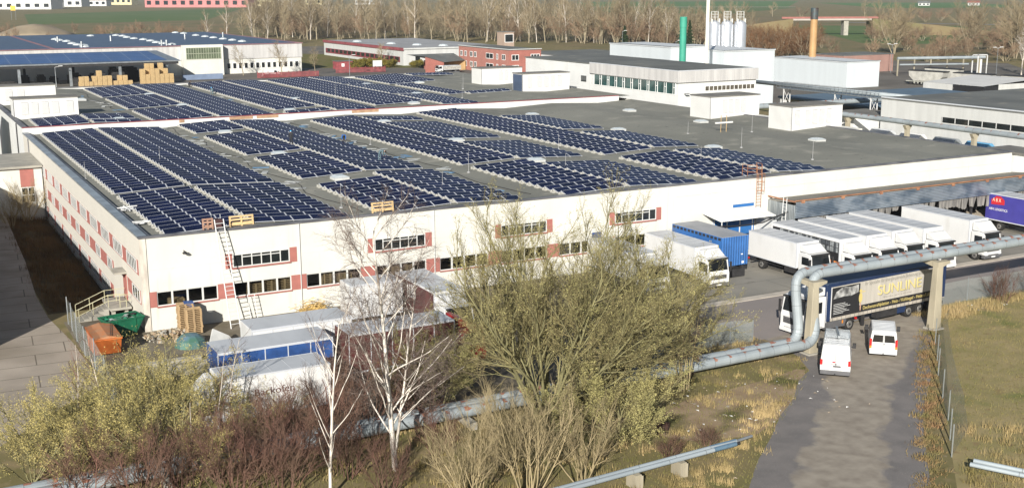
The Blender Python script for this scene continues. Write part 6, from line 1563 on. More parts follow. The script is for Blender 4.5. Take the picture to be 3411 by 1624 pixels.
def leaf_cards(name, pts, size, m, rng, parent=None, elong=1.4):
    """small folded leaf faces scattered at twig ends"""
    P = np.array(pts); N = len(P)
    a = rng.normal(size=(N, 3)); a /= np.linalg.norm(a, axis=1, keepdims=True)
    b = rng.normal(size=(N, 3)); b -= a * np.sum(a * b, axis=1, keepdims=True); b /= np.linalg.norm(b, axis=1, keepdims=True)
    s = size * rng.uniform(.6, 1.3, size=(N, 1))
    V = np.stack([P - a * s * elong, P + b * s * .5, P + a * s * elong, P - b * s * .5], axis=1).reshape(-1, 3)
    F = np.arange(N * 4).reshape(-1, 4)
    return quads_mesh(name, V, F, m, parent)
def grow(rng, base, d, L, r, lvl, P, S, tips, depth=0):
    """one branch; P[lvl] = (steps, wobble, lift, kids, angle, len factor, rad factor, first child at)"""
    st, wob, lift, kids, ang, lf, rfc, fc = P[lvl]
    p = np.array(base, float); d = np.array(d, float); d /= np.linalg.norm(d)
    pts = [p]; dirs = [d]
    for i in range(st):
        d = d + rng.normal(size=3) * wob + np.array([0, 0, lift]); d /= np.linalg.norm(d)
        q = p + d * L / st
        f0, f1 = 1 - i / st, 1 - (i + 1) / st
        S[lvl].append((*p, *q, r * (.25 + .75 * f0), r * (.25 + .75 * f1)))
        p = q; pts.append(p); dirs.append(d)
    if lvl + 1 >= len(P):
        for t in (.35, .55, .75, .9, 1.0): tips.append(pts[0] + (p - pts[0]) * t)
        return
    for k in range(kids):
        t = fc + (1 - fc) * (k + rng.uniform(0, 1)) / kids; x = min(t, .999) * st; i = int(x)
        bp = pts[i] + (pts[i + 1] - pts[i]) * (x - i); bd = dirs[i + 1]
        rn = rng.normal(size=3); rn -= bd * rn.dot(bd); rn /= np.linalg.norm(rn)
        a = ang * rng.uniform(.7, 1.25)
        cd = bd * math.cos(a) + rn * math.sin(a)
        grow(rng, bp, cd, L * lf * rng.uniform(.65, 1.2) * (1.15 - .6 * t), r * rfc * (1.1 - .45 * t), lvl + 1, P, S, tips)
def plant(name, label, cat, loc, seed, stems, P, mats_, group=None, leaves=None, trunk_levels=2, sides=(7, 5, 3, 3, 3), rz=0, part_names=('trunk', 'crown')):
    """stems: list of (offset, direction, length, radius)"""
    rng = np.random.default_rng(seed); S = [[] for _ in P]; tips = []
    for off, d, L_, r_ in stems: grow(rng, off, d, L_, r_, 0, P, S, tips)
    t = thing(name, label, cat, loc, rz, group)
    tr = []
    for l in range(trunk_levels): tr += S[l]
    o1 = segs_mesh(part_names[0], tr, 6, mats_[0], t)
    tw = []
    for l in range(trunk_levels, len(P)): tw += S[l]
    o2 = segs_mesh(part_names[1], tw, 3, mats_[1], t)
    parts = [o1, o2]
    if leaves:
        m, size, frac, spread = leaves
        T = np.array(tips); keep = rng.random(len(T)) < frac; T = T[keep] + rng.normal(size=(keep.sum(), 3)) * spread
        parts.append(leaf_cards('foliage', T, size, m, rng, t))
    return t, parts
def clone(t0, parts, loc, rz, sc, label=None, group=None):
    t = t0.copy()
    t.name = 'bare_bush' if group and 'bush' in group else t.name; COL.objects.link(t); t.location = loc; t.rotation_euler = (0, 0, rz); t.scale = (sc[0], sc[0], sc[1])
    if label: t['label'] = label
    if group: t['group'] = group
    for p in parts:
        c = p.copy(); COL.objects.link(c); c.parent = t
    return t
def fan(rng, n, lo, hi, L, r, spread=.3, bias=(0, 0)):
    out = []
    for k in range(n):
        a = 2 * PI * (k + rng.uniform(-.3, .3)) / n; e = rng.uniform(lo, hi)
        out.append(((math.cos(a) * spread * rng.uniform(.2, 1), math.sin(a) * spread * rng.uniform(.2, 1), 0), (math.sin(e) * math.cos(a) + bias[0], math.sin(e) * math.sin(a) + bias[1], math.cos(e)), L * rng.uniform(.75, 1.1), r * rng.uniform(.6, 1.1)))
    return out
rg = np.random.default_rng(7)
# the big goat willow and its neighbours
WP = [(7, .09, .02, 11, .50, .46, .45, .22), (5, .13, .08, 8, .5, .52, .55, .12), (4, .16, .06, 7, .55, .55, .62, .1), (3, .18, .07, 0, 0, 0, 0, 0)]
plant('goat_willow', 'big many-stemmed willow with yellow green catkins in the middle of the foreground', 'tree', (17.6, -31.2, 0), 3, fan(rg, 24, .05, .98, 11.8, .125, .7, (.04, 0)), WP, (WILB, WILT), leaves=(CATKIN, .036, .42, .05))
plant('goat_willow', 'second willow crown just right of the big one, in front of the yard road', 'tree', (26.0, -27.0, 0), 4, fan(rg, 18, .10, .95, 9.2, .09, .6, (.16, 0)), WP, (WILB, WILT), leaves=(CATKIN, .036, .42, .05))
plant('willow_bush', 'low spreading willow bush in front of the pipes below the big willow', 'bush', (20.0, -35.3, 0), 5, fan(rg, 14, .4, 1.3, 4.6, .07, .6), WP, (WILB, WILT), leaves=(CATKIN, .040, .55, .05))
plant('willow_bush', 'yellow green bush between the big willow and the red truck cab', 'bush', (12.6, -26.3, 0), 6, fan(rg, 12, .2, 1.0, 5.0, .07, .6), WP, (WILB, WILT), leaves=(CATKIN, .040, .55, .05))
# birches
BP = [(14, .035, .02, 28, .80, .46, .30, .14), (6, .09, .05, 12, .55, .50, .42, .2), (5, .15, -.02, 11, .6, .60, .6, .12), (5, .12, -.16, 0, 0, 0, 0, 0)]
plant('birch', 'tall white-stemmed birch with many upswept bare limbs, left of the big willow', 'tree', (6.5, -34.0, 0), 12, [((0, 0, 0), (-.03, .05, 1), 13.3, .17), ((.1, .1, 1.2), (.28, .12, 1), 9.5, .085)], BP, (BIRCH, BIRCHT))
plant('birch', 'smaller slender white birch with upright limbs, in front of the reddish shrubs', 'tree', (2.2, -35.6, 0), 13, [((0, 0, 0), (-.04, .04, 1), 9.2, .10)], [(12, .03, .02, 18, .62, .46, .32, .10), (6, .06, .05, 8, .5, .42, .45, .3), (4, .12, .0, 5, .55, .5, .5, .2), (3, .12, -.03, 0, 0, 0, 0, 0)], (BIRCH, REDT))
YP = [(10, .04, .02, 16, .6, .30, .35, .25), (4, .08, .06, 6, .5, .5, .5, .2), (4, .1, .0, 0, 0, 0, 0, 0)]
for i, (x, y, h, l) in enumerate(((-8.2, -22.0, 6.0, 'thin white birch sapling amid the yellow shrubs at far left'), (-6.9, -23.5, 6.6, 'thin white birch sapling standing right of its twin in the yellow shrubs'), (-1.6, -27.2, 6.0, 'thin birch sapling with a reddish haze of twigs at the lower left'), (-.6, -26.4, 6.8, 'taller thin birch with reddish twigs left of the lower birch'), (-3.4, -29.4, 4.2, 'short birch sapling at the bottom edge, reddish twigs'))):
    plant('birch_sapling', l, 'tree', (x, y, 0), 30 + i, [((0, 0, 0), (.03, .02, 1), h, .05)], YP, (PALEB, REDT), group=None, trunk_levels=1)
plant('sapling_clump', 'clump of thin upright saplings growing through the pipe pair', 'tree', (28.2, -31.0, 0), 40, fan(rg, 9, .03, .16, 5.6, .05, .4), [(8, .03, .02, 9, .6, .28, .45, .45), (4, .1, .04, 7, .6, .5, .5, .2), (3, .15, 0, 0, 0, 0, 0, 0)], (TANT, REDT), trunk_levels=1)
# yellow-leaved shrubs on the left
SP = [(6, .10, .03, 8, .6, .48, .5, .25), (5, .14, .03, 7, .65, .48, .5, .15), (4, .18, .0, 5, .7, .5, .5, .1), (3, .2, -.02, 0, 0, 0, 0, 0)]
s0 = None
YS = [(-8.6, -24.8, 1.05, 'large yellow-leaved shrub at the lower left'), (-4.6, -26.8, 1.1, 'large yellow-leaved shrub right of the saplings at lower left'), (-6.4, -20.4, .9, 'yellow-leaved shrub nearest the concrete lane'), (-2.6, -20.6, .95, 'yellow-leaved shrub before the concrete beams'), (-10.6, -22.6, .85, 'yellow-leaved shrub at the left picture edge'), (-7.4, -28.2, .8, 'yellow-leaved shrub in the bottom left corner'), (-.4, -24.0, .95, 'yellow-leaved shrub before the Backofen truck cab'), (-11.2, -26.2, .85, 'yellow shrub cut by the left bottom corner'), (-3.6, -16.6, .7, 'small yellow-leaved shrub behind the beams'), (1.4, -27.0, .7, 'yellow green shrub left of the lower birch, behind the pipe'), (-6.2, -24.6, 1.0, 'yellow-leaved shrub between the two birch saplings'), (-2.0, -23.4, 1.05, 'yellow-leaved shrub below the lettered white truck cab'), (-8.8, -27.6, 1.0, 'yellow-leaved shrub behind the pipe at bottom left'), (-4.8, -29.6, .95, 'yellow-leaved shrub over the pipe left of the short sapling'), (-2.6, -30.6, .8, 'yellow green shrub at the bottom, right of the short sapling')]
for i, (x, y, s, l) in enumerate(YS):
    l = l.replace('Backofen truck', 'lettered white truck')
    if s0 is None: s0 = plant('yellow_shrub', l, 'shrub', (x, y, 0), 50, fan(rg, 9, .15, .75, 4.6, .075, .5), SP, (WILB, WILT), group='yellow-leaved shrubs', leaves=(SHLEAF, .034, .5, .09))
    elif i in (1, 3, 6, 11): s0 = plant('yellow_shrub', l, 'shrub', (x, y, 0), 50 + i, fan(rg, 8, .15, .75, 4.6 * s, .075, .5), SP, (WILB, WILT), group='yellow-leaved shrubs', leaves=(SHLEAF, .034, .46, .09))
    else: clone(s0[0], s0[1], (x, y, 0), i * 1.3, (s, s), l)
# red-brown shrubs and tan bushes
RP = [(5, .08, .03, 9, .5, .5, .55, .2), (4, .12, .04, 7, .55, .5, .5, .15), (3, .15, .02, 4, .6, .5, .5, .1), (3, .15, 0, 0, 0, 0, 0, 0)]
r_0 = plant('red_shrub', 'dense dark red shrub between the two birches', 'shrub', (4.3, -29.9, 0), 60, fan(rg, 15, .08, .7, 3.4, .045, .9), RP, (REDT, REDT), group='dark red shrubs')
for i, (x, y, s, l) in enumerate(((7.6, -27.6, 1.15, 'dark red shrub behind the tall birch trunk'), (10.0, -28.2, 1.0, 'dark red shrub between the birch and the big willow'), (1.2, -31.6, 1.1, 'dark red shrub left of the lower birch trunk'), (-1.4, -31.0, 1.1, 'dark red shrub at the bottom edge left of the birches'), (4.0, -33.4, .9, 'dark red shrub in front of the pipe between the birches'), (2.2, -27.2, 1.0, 'dark red shrub before the lettered white truck'), (5.6, -24.8, 1.0, 'dark red shrub beside the maroon trailer'), (-4.4, -31.4, .9, 'dark red shrub at the bottom left edge'), (9.6, -33.0, .7, 'dark red shrub right of the tall birch foot'), (13.8, -23.6, 1.0, 'dark red shrub below the red truck cab'), (23.5, -39.5, .42, 'small red bramble patch behind the cut pipe pair'), (20.6, -39.9, .45, 'small red bramble patch above the pipe stand'), (64.5, -25.8, .75, 'rusty red bramble thicket at the right end of the wire fence'), (68.5, -27.0, .9, 'rusty red bramble thicket at the right picture edge'), (30.2, -28.6, .6, 'reddish thicket behind the sapling clump'), (-2.2, -33.2, 1.15, 'brown red shrub in the bottom left, left of the lower birch'), (.2, -34.0, 1.0, 'brown red shrub at the foot of the lower birch'), (-6.6, -31.6, 1.05, 'brown red shrub over the pipe at bottom left'), (-9.2, -29.8, 1.0, 'brown red shrub near the bottom left corner'), (5.0, -36.6, .8, 'brown red shrub right of the lower birch at the bottom edge'))):
    clone(r_0[0], r_0[1], (x, y, 0), i * 1.1, (s, s * (1 if s > .6 else .8)), l)
TP = [(7, .07, .02, 7, .42, .50, .55, .25), (5, .10, .05, 7, .45, .5, .5, .15), (4, .13, .02, 5, .5, .5, .5, .1), (3, .14, 0, 0, 0, 0, 0, 0)]
t_0 = plant('tan_bush', 'tan bare bush fanning up from the bottom edge below the big willow', 'bush', (11.2, -40.6, 0), 70, fan(rg, 15, .1, .85, 5.4, .055, .6), TP, (TANT, TANT), group='tan bare bushes')
for i, (x, y, s, l) in enumerate(((8.0, -40.2, .85, 'tan bare bush at the bottom edge right of the tall birch'), (14.6, -40.4, .75, 'tan bare bush left of the first pipe stand'), (11.8, -36.6, .8, 'tan bare bush at the foot of the big willow'))):
    clone(t_0[0], t_0[1], (x, y, 0), 1 + i * 1.7, (s, s), l)
# brown reeds and scrub along the left wall
random.seed(23)
for i, (x, y, s, l) in enumerate(((-2.4, 56, .8, 'brown bush by the flat-roofed annexe'), (-4.6, 52, .7, 'brown bush in front of the annexe'), (-1.2, 66, .9, 'thin bush rising over the annexe roof'))):
    clone(t_0[0], t_0[1], (x, y, -.6), i * 2.1, (s, s), l)
# ------------------------------------------------------------------ grass
rng = np.random.default_rng(99)
def inpoly(P, poly):
    x, y = P[:, 0], P[:, 1]; ins = np.zeros(len(P), bool); n = len(poly)
    for i in range(n):
        x0, y0 = poly[i]; x1, y1 = poly[(i + 1) % n]
        c = ((y0 > y) != (y1 > y)) & (x < (x1 - x0) * (y - y0) / (y1 - y0 + 1e-12) + x0); ins ^= c
    return ins
def blades(name, label, areas, m, h, w_, z=0.0, lean=.5):
    pts = []
    for poly, n, clump in areas:
        a = np.array(poly); lo, hi = a.min(0), a.max(0)
        Q = rng.uniform(lo, hi, size=(n * 3, 2)); Q = Q[inpoly(Q, poly)]
        if clump:
            C_ = Q[rng.integers(0, len(Q), size=max(3, n // 45))]; Q = C_[rng.integers(0, len(C_), size=n)] + rng.normal(size=(n, 2)) * clump
        pts.append(Q[:n])
    Q = np.concatenate(pts); N = len(Q)
    a = rng.uniform(0, 2 * np.pi, N); H = h * rng.uniform(.45, 1.25, N); W_ = w_ * rng.uniform(.6, 1.3, N); le = rng.uniform(0, lean, N); b = rng.uniform(0, 2 * np.pi, N)
    zb = np.full(N, z) if np.isscalar(z) else z(Q)
    dx, dy = np.cos(a) * W_, np.sin(a) * W_; tx, ty = np.cos(b) * le * H, np.sin(b) * le * H
    V = np.stack([np.stack([Q[:, 0] - dx, Q[:, 1] - dy, zb], 1), np.stack([Q[:, 0] + dx, Q[:, 1] + dy, zb], 1), np.stack([Q[:, 0] + tx, Q[:, 1] + ty, zb + H * (1 - .35 * le)], 1)], 1).reshape(-1, 3)
    o = quads_mesh(name, V, np.arange(3 * N).reshape(-1, 3), m); return tag(o, label, 'grass', None, 'stuff')
VERGE = [(-14, -42), (12, -53), (21.5, -45.5), (27.5, -40.3), (33.2, -36), (38, -32), (39.5, -29.4), (38, -25.2), (24, -25.2), (10, -27), (-14, -27)]
RIGHT = [(31.5, -51.5), (60, -75), (95, -40), (75, -24.6), (58, -25), (55, -28.8), (45.8, -37.4), (38.8, -43.6)]
blades('dry_grass', 'tufts of tall dry tan grass over the rough verge', [(VERGE, 16000, .22), ([(20, -44.8), (26.5, -40.0), (32.5, -35.8), (31, -34.8), (24, -40)], 2000, .15), ([(30, -24.4), (40, -24.4), (40, -28), (30, -28)], 2600, .25), ([(10, -51), (19.5, -46.6), (23.0, -43.6), (23.4, -42.2), (4, -41), (4, -50)], 8000, .15)], DRYG, .42, .016)
blades('green_grass', 'short green and olive grass of the verge', [(VERGE, 26000, 0)], GRNG, .16, .02)
blades('meadow_grass', 'matted tan and green grass of the meadow behind the wire fence', [(RIGHT, 52000, 0)], mat('meadow_blade', (.25, .20, .085), .9, col2=(.14, .14, .045), scale=.35, det=6, spec=.1), .15, .022, lean=1.1)
blades('tall_meadow_grass', 'taller dry grass along the fences of the meadow', [([(31, -51), (40, -60), (52, -62), (45, -50), (39, -43.8)], 6000, .25), ([(54.6, -25), (75, -24.7), (72, -27.5), (56, -27.5)], 5000, .25)], DRYG, .5, .016)
blades('reed_grass', 'brown reeds and dead grass on the bank below the left wall', [([(-6, 10), (-.2, 10), (-.2, 74), (-5, 74)], 15000, .3)], mat('brown_reed', (.17, .10, .04), .9, col2=(.10, .065, .028), scale=.2, spec=.1), .8, .02, z=lambda Q: np.clip(-.5 - (Q[:, 0] + 4.7) * .11, -1.05, -.05))
blades('leaf_litter', 'reddish brown leaf litter and dead stems along the wire fence', [([(30.2, -51.0), (34.4, -46.6), (38.4, -43.0), (45, -36.7), (53.4, -29.1), (52.2, -28.6), (43.4, -36.8), (36.9, -42.6), (32.6, -46.6), (29.2, -50.2)], 5200, .28)], mat('leaf_brown', (.25, .15, .08), .9, col2=(.17, .15, .06), scale=.7, spec=.1), .26, .028, lean=1.2)
# ------------------------------------------------------------------ the brown wood and the scattered far trees
DP = [(8, .05, .02, 15, .62, .40, .46, .25), (5, .12, .05, 9, .6, .50, .55, .15), (4, .16, .03, 7, .6, .55, .65, .1), (3, .2, 0, 0, 0, 0, 0, 0)]
DPw = [(8, .05, .02, 14, .55, .46, .48, .16), (5, .12, .06, 10, .6, .50, .55, .15), (4, .16, .03, 7, .65, .55, .65, .1), (3, .2, 0, 0, 0, 0, 0, 0)]
def wood_variant(lbl, seed, P, h, r, mts, stems=1, thick=3.2):
    rng_ = np.random.default_rng(seed)
    st = [((0, 0, 0), (rng_.normal() * .03, rng_.normal() * .03, 1), h, r)] if stems == 1 else fan(rng_, stems, .1, .45, h * .8, r * .7, .6)
    t, parts = plant('bare_tree', lbl, 'tree', (0, 0, 0), seed, st, P, mts, group='trees of the brown wood')
    for p in parts[1:]:       # far twigs a little stouter so that they read at this distance
        pass
    return t, parts
LBW = 'bare brown tree in the dense wood behind the works'
LBP = 'bare tree with a pale trunk in the dense wood behind the works'
var = [wood_variant(LBW, 200, DPw, 18, .30, (WOODB, WOODT)), wood_variant(LBW, 201, DP, 20, .26, (WOODB, WOODT)), wood_variant(LBW, 202, DPw, 17, .30, (WOODB, WOODT2), 3), wood_variant(LBW, 203, DPw, 19, .28, (WOODB, WOODT)),
       wood_variant(LBP, 204, DP, 21, .22, (PALEB, WOODT)), wood_variant(LBW, 205, DPw, 12, .2, (WOODB, WOODT2), 5)]
random.seed(77)
edge = [(165, 560), (190, 514), (242, 450), (285, 400), (300, 350), (322, 320)]
spots = []
def along(t_):
    x = t_ * (len(edge) - 1); i = min(int(x), len(edge) - 2); f = x - i
    return (edge[i][0] + (edge[i + 1][0] - edge[i][0]) * f, edge[i][1] + (edge[i + 1][1] - edge[i][1]) * f)
for k in range(272):
    t_ = random.random(); x, y = along(t_); dpt = (random.random() ** 1.5) * (130 if t_ < .62 else 45)
    spots.append((x + dpt * .45 + random.uniform(-4, 4), y + dpt * .9 + random.uniform(-4, 4), t_))
var.append(wood_variant('tall bare tree', 215, [(7, .07, .03, 13, .5, .5, .55, .12), (6, .11, .06, 11, .55, .5, .55, .12), (4, .15, .04, 9, .6, .55, .65, .1), (3, .2, 0, 0, 0, 0, 0, 0)], 22, .42, (WOODB, WOODT), 5))
var[6][0].location = (395, 262, 0); var[6][0]['label'] = 'large bare tree furthest right behind the pipe rack'; del var[6][0]['group']
used = set()
for i, (x, y, t_) in enumerate(spots):
    v = random.choices(range(6), [3, 3, 2, 3, 2.2, 2.5])[0]
    s = random.uniform(.85, 1.2) * (.95 if t_ > .6 else 1.0)
    if t_ > .78: s *= .75
    if v not in used:
        used.add(v); t = var[v][0]; t.location = (x, y, 0); t.rotation_euler = (0, 0, random.uniform(0, 6)); t.scale = (s * 1.1, s * 1.1, s)
    else: clone(var[v][0], var[v][1], (x, y, 0), random.uniform(0, 6.28), (s * random.uniform(.95, 1.3), s))
for v in range(6):
    if v not in used: var[v][0].location = (250 + 5 * v, 480, 0)
def far_tree(v, x, y, s, l, w_=1.1, grp=None):
    t = clone(var[v][0], var[v][1], (x, y, 0), x * .7, (s * w_, s), l)
    if grp: t['group'] = grp
    elif 'group' in t: del t['group']
    return t
far_tree(6, 341, 253, 1.0, 'large spreading bare tree standing alone behind the double street lamps', 1.15)
far_tree(6, 356, 208, 1.05, 'large bare tree right of the first big one, above the pipe rack', 1.1)
far_tree(0, 366, 218, 1.25, 'tall thin bare tree at the right, beside the large spreading one', .9)
PT = wood_variant('white-limbed bare birch at the right edge behind the pipe rack', 209, DP, 14, .25, (PALEB, PALEB))
PT[0].location = (287, 150, 0); PT[0].name = 'birch'; del PT[0]['group']
far_tree(4, 150, 465, .9, 'pale-stemmed bare trees between the solar hall and the wood', 1.1)
for i, (x, y, s) in enumerate(((146, 476, .95), (140, 470, .85), (136, 486, .9), (156, 486, 1.0), (128, 490, .7), (160, 470, .8))): far_tree((4, 1, 4, 0, 4, 3)[i], x, y, s, 'bare tree between the solar hall and the wood', 1.1, 'bare trees by the solar hall')
far_tree(1, 84, 272, .42, 'small bare tree before the window end of the solar hall', 1.4)
far_tree(3, 95, 268, .46, 'thin bare tree before the right end of the solar hall', 1.4)
far_tree(1, 104, 262, .4, 'small dark bare tree by the red fence', 1.3)
far_tree(0, 140, 296, .38, 'small bare tree before the low long building', 1.4)
OT = wood_variant('orange brown thicket tree behind the silver silos', 211, DPw, 13, .22, (WOODB, mat('orange_twig', (.20, .105, .05), .95, col2=(.15, .085, .045), scale=.15, spec=.1)), 6)
OT[0].location = (262, 232, 0); OT[0]['group'] = 'orange brown thicket behind the silos'
random.seed(55)
def polar(a, dep):   # ground point at a bearing (tangent) and depth from the camera's foot
    return (-16.3 + dep * .4737 + a * dep * .8807, -89.9 + dep * .8807 - a * dep * .4737, 0)
for k in range(22): clone(OT[0], OT[1], polar(random.uniform(.185, .268), random.uniform(395, 470)), random.uniform(0, 6), (random.uniform(.8, 1.2), random.uniform(.7, 1.1)), 'orange brown thicket tree between the silos and the ochre stack', 'orange brown thicket behind the silos')
for k in range(26): clone(var[5][0], var[5][1], (278 + random.uniform(0, 110), 240 - random.uniform(-70, 150), 0), random.uniform(0, 6), (random.uniform(.45, .8), random.uniform(.35, .6)), 'low brown bush in the hedges behind the pale warehouse', 'low bushes on the right')
for k in range(40):
    x = 30 + 140 * random.random(); clone(var[5][0], var[5][1], (x, 610 + random.uniform(-60, 110), 0), random.uniform(0, 6), (random.uniform(.5, .95), random.uniform(.35, .7)), 'low brown bush in the hedge between the solar hall and the green field', 'hedge bushes behind the solar hall')
for k in range(70):
    clone(var[5][0], var[5][1], polar(random.uniform(.30, .46), random.choice([random.uniform(420, 520), random.uniform(560, 640), random.uniform(700, 1000)])), random.uniform(0, 6), (random.uniform(.7, 1.5), random.uniform(.4, .8)), 'brown scrub bush in the far hedgerows right of the ochre stack', 'far hedgerow bushes')
for k in range(20):
    u = random.random(); clone(random.choice(var[:4])[0], None or random.choice(var[:4])[1], (560 + 330 * u + random.uniform(-40, 40), 900 - 350 * u + random.uniform(-60, 60), 0), random.uniform(0, 6), (random.uniform(.7, 1.1), random.uniform(.6, .9)), 'far bare tree on the fields beyond the brown wood', 'far field trees')
bushy = plant('olive_bush', 'olive green bush on the front lawn before the low long building', 'bush', (126, 283, 0), 320, fan(rg, 10, .2, .9, 2.6, .06, .8), SP, (WILB, WILT), leaves=(mat('olive_leaf', (.20, .16, .03), .9, col2=(.12, .11, .03), scale=.5, spec=.1), .12, .9, .2))
for i, (x, y, s, l) in enumerate(((130, 284, 1.1, 'olive green bush right of its twin on the front lawn'), (138, 285, .9, 'brown green bush before the corner of the low building'), (133, 288, 1.0, 'bush behind the white notice board'), (146, 279, .8, 'bush at the wall of the low long building'))): clone(bushy[0], bushy[1], (x, y, 0), i, (s * 1.3, s), l)
# conifers
def conifer(name, label, x, y, h, r, m, seed):
    t = thing(name, label, 'tree', (x, y, 0)); mb = MB(); mb.tube((0, 0, 0), (0, 0, h * .95), .22, .04, 7); mb.build('trunk', WOODB, t)
    rng_ = np.random.default_rng(seed); N = 5200
    z = h * (.08 + .92 * rng_.random(N) ** 1.25); rr = r * (1 - z / h) ** .8 * np.sqrt(rng_.random(N)) * (.75 + .35 * np.sin(z * 5.0)); a = rng_.uniform(0, 2 * np.pi, N)
    rr *= .8 + .3 * np.sin(a * 5 + z)
    P = np.stack([rr * np.cos(a), rr * np.sin(a), z - rr * .22], 1)
    leaf_cards('crown', P, .26, m, rng_, t)
conifer('spruce', 'dark green pointed spruce at the edge of the brown wood', 246, 303, 11.5, 3.4, CONIF, 1)
conifer('pine', 'blue green pine behind the green stack', 272, 300, 12.5, 4.2, CONIFB, 2)
conifer('spruce', 'dark spruce partly behind the blue green pine', 280, 306, 13, 3.2, CONIF, 3)
for i, (x, y) in enumerate(((1010, 700), (1035, 690), (1060, 672))): conifer('far_spruce', 'small dark spruce in front of the far greenhouse, number %s from the left' % ('one', 'two', 'three')[i] if False else ('small dark spruce left of the far blue-roofed house', 'small dark spruce in the middle before the far blue-roofed house', 'small dark spruce right of the far blue-roofed house')[i], x, y, 17, 6, CONIF, 10 + i)
# ------------------------------------------------------------------ far village, bridge and roads
def house(name, label, x, y, w_, d_, h, rh, wm, rm, rz=R(-28), rows=1, cols=4):
    t = thing(name, label, 'house', (x, y, 0), rz)
    mb = MB(); mb.box(0, w_, 0, d_, -.5, h); mb.build('wall', wm, t)
    mb = MB()
    if rh > 1: mb.prism([(-.8, h + .01), (d_ + .8, h + .01), (d_ / 2, h + rh)], 'x', -1, w_ + 1)
    else: mb.box(-.5, w_ + .5, -.5, d_ + .5, h + .01, h + .6)
    mb.build('roof', rm, t)
    mb = MB()
    for r_ in range(rows):
        for c in range(cols):
            xx = w_ * (c + .25) / cols; zz = h * (r_ + .3) / rows; mb.box(xx, xx + w_ / cols * .5, -.2, -.01, zz, zz + h / rows * .45)
    mb.build('window', PANE, t)
    return t
house('school', 'long pink building with a white base in the far village', 377, 1890, 184, 30, 14, .5, PINKW, ROOFT, R(-43.5), 1, 12)
house('village_house', 'pale yellow house in the far village at upper left', 378, 2325, 70, 22, 16, .5, YELW, ROOFTILE, R(-43), 1, 6)
house('village_house', 'white commercial building at the far upper left corner', 150, 1840, 92, 30, 22, .5, WALLW, GALV, R(-40), 2, 6)
house('village_house', 'white house with a red tiled roof beside the yellow house', 270, 2080, 44, 26, 12, 7, WALLW, ROOFTILE, R(-40), 1, 3)
for i, (x, y, l, rm) in enumerate(((330, 2150, 'small white house left of the pink school', ROOFTILE), (560, 1900, 'grey-roofed barn right of the pink school', ROOF2), (620, 2000, 'white house behind the grey-roofed barn', ROOFTILE), (700, 2050, 'dark-roofed farmhouse beyond the wood', ROOF2), (230, 2000, 'dark house between the white ones', ROOF2), (480, 2250, 'cream house behind the pink school', ROOFTILE), (760, 1950, 'far white cottage beyond the wood', ROOFTILE))):
    house('village_house', l, x, y, 34, 20, 10, 6, WALLW if i % 2 == 0 else YELW, rm, R(-35 - 4 * i), 1, 3)
house('blue_house', 'blue-roofed far house behind three small spruces at upper right', 1020, 720, 56, 22, 8, 5, WALLW, mat('blue_roof', (.22, .30, .42), .6, var=.15, scale=.1), R(-50), 1, 4)
for i in range(3): house('village_house', ('white gabled house on the far right slope', 'cream house on the far right slope', 'small barn near the far right corner')[i], (1350, 1420, 1560)[i], (1180, 1150, 1080)[i], 16, 10, 4, 3, WALLG, ROOFTILE if i % 2 else ROOF2, R(-50), 1, 3)
t = thing('road_bridge', 'far road bridge with red railings over the fields', 'bridge', (434.6, 418.6, 0), R(-28.3))
mb = MB(); mb.box(0, 44, 0, 8, 8.3, 9.3); mb.build('deck', mat('bridge_pale', (.40, .36, .32), .8, var=.2, scale=.1), t)
mb = MB(); mb.prism([(-70, 0), (-2, 9.1), (0, 9.1), (0, 0)], 'y', -2, 10); mb.prism([(44, 0), (44, 9.1), (46, 9.1), (130, 0)], 'y', -2, 10); mb.build('embankment', ROUGH, t)
mb = MB(); mb.box(-6, 48, -.2, -.02, 9.31, 10.3); mb.build('railing', mat('bridge_red', (.33, .13, .11), .8, var=.3, scale=.3), t)
mb = MB()
for x in (29,): mb.box(x, x + 2.5, 1, 7, 0, 8.29)
mb.build('pier', CONC, t)
t = thing('town_sign', 'yellow road sign on two posts at the far upper left', 'sign', (101, 1100, 0), R(-28))
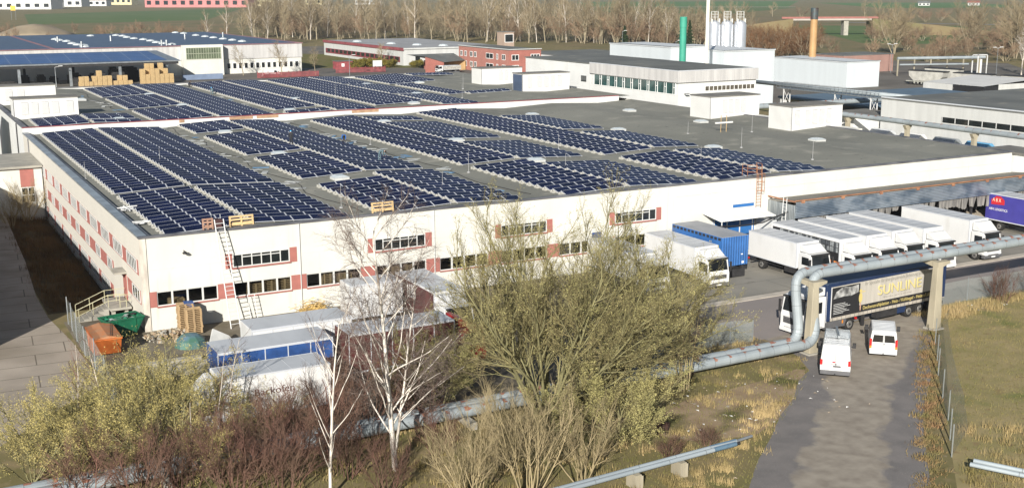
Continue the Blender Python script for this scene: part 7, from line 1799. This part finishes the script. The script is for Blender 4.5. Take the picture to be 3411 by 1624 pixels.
mb = MB(); mb.box(-2.3, 2.3, -.1, .1, 8.6, 13); mb.build('panel', mat('sign_yellow', (.60, .38, .04), .6), t)
mb = MB(); mb.tube((-2, 0, 0), (-2, 0, 8.6), .15, n=6); mb.tube((2, 0, 0), (2, 0, 8.6), .15, n=6); mb.build('post', GALV, t)
# thicket filling the wood between the trees one can tell apart
rng = np.random.default_rng(5)
T_ = rng.random(26000); E_ = np.array(edge, float)
xx = T_ * (len(edge) - 1); ii = np.minimum(xx.astype(int), len(edge) - 2); ff = (xx - ii)[:, None]
Q = E_[ii] + (E_[ii + 1] - E_[ii]) * ff
dp_ = (8 + rng.random(len(Q)) ** .8 * np.where(T_ < .62, 150, 55))[:, None]
Q = Q + dp_ * np.array([[.45, .9]]) + rng.normal(size=Q.shape) * 3
hz = np.where(T_ < .72, 16.5, 9.0) * (.75 + .25 * np.sin(Q[:, 0] * .21) * np.cos(Q[:, 1] * .17))
z0 = rng.random(len(Q)) ** .8 * hz * .8; ln = rng.uniform(1.5, 4.2, len(Q)); th = rng.normal(size=(len(Q), 2)) * .38
S_ = np.concatenate([Q, z0[:, None], Q + th * ln[:, None], (z0 + ln)[:, None], np.full((len(Q), 1), .05), np.full((len(Q), 1), .02)], axis=1)
tag(segs_mesh('wood_thicket', S_, 3, WOODT), 'brown thicket of bare twigs filling the wood behind the works', 'wood', None, 'stuff')
# thin spring haze over the whole place
hb = MB(); hb.box(-6100, 6100, -6100, 6100, -2.0, 46)
hz_m = bpy.data.materials.new('haze_air'); hz_m.use_nodes = True
hn = hz_m.node_tree; hn.nodes.remove(hn.nodes['Principled BSDF'])
pv = _n(hn, 'ShaderNodeVolumePrincipled'); pv.inputs['Color'].default_value = (.80, .86, .95, 1); pv.inputs['Density'].default_value = .00011; pv.inputs['Anisotropy'].default_value = .2
hn.links.new(pv.outputs[0], hn.nodes['Material Output'].inputs['Volume'])
ho = hb.build('haze', hz_m); ho['kind'] = 'stuff'; ho['label'] = 'thin pale spring haze lying over the works and the fields'; ho['category'] = 'haze'
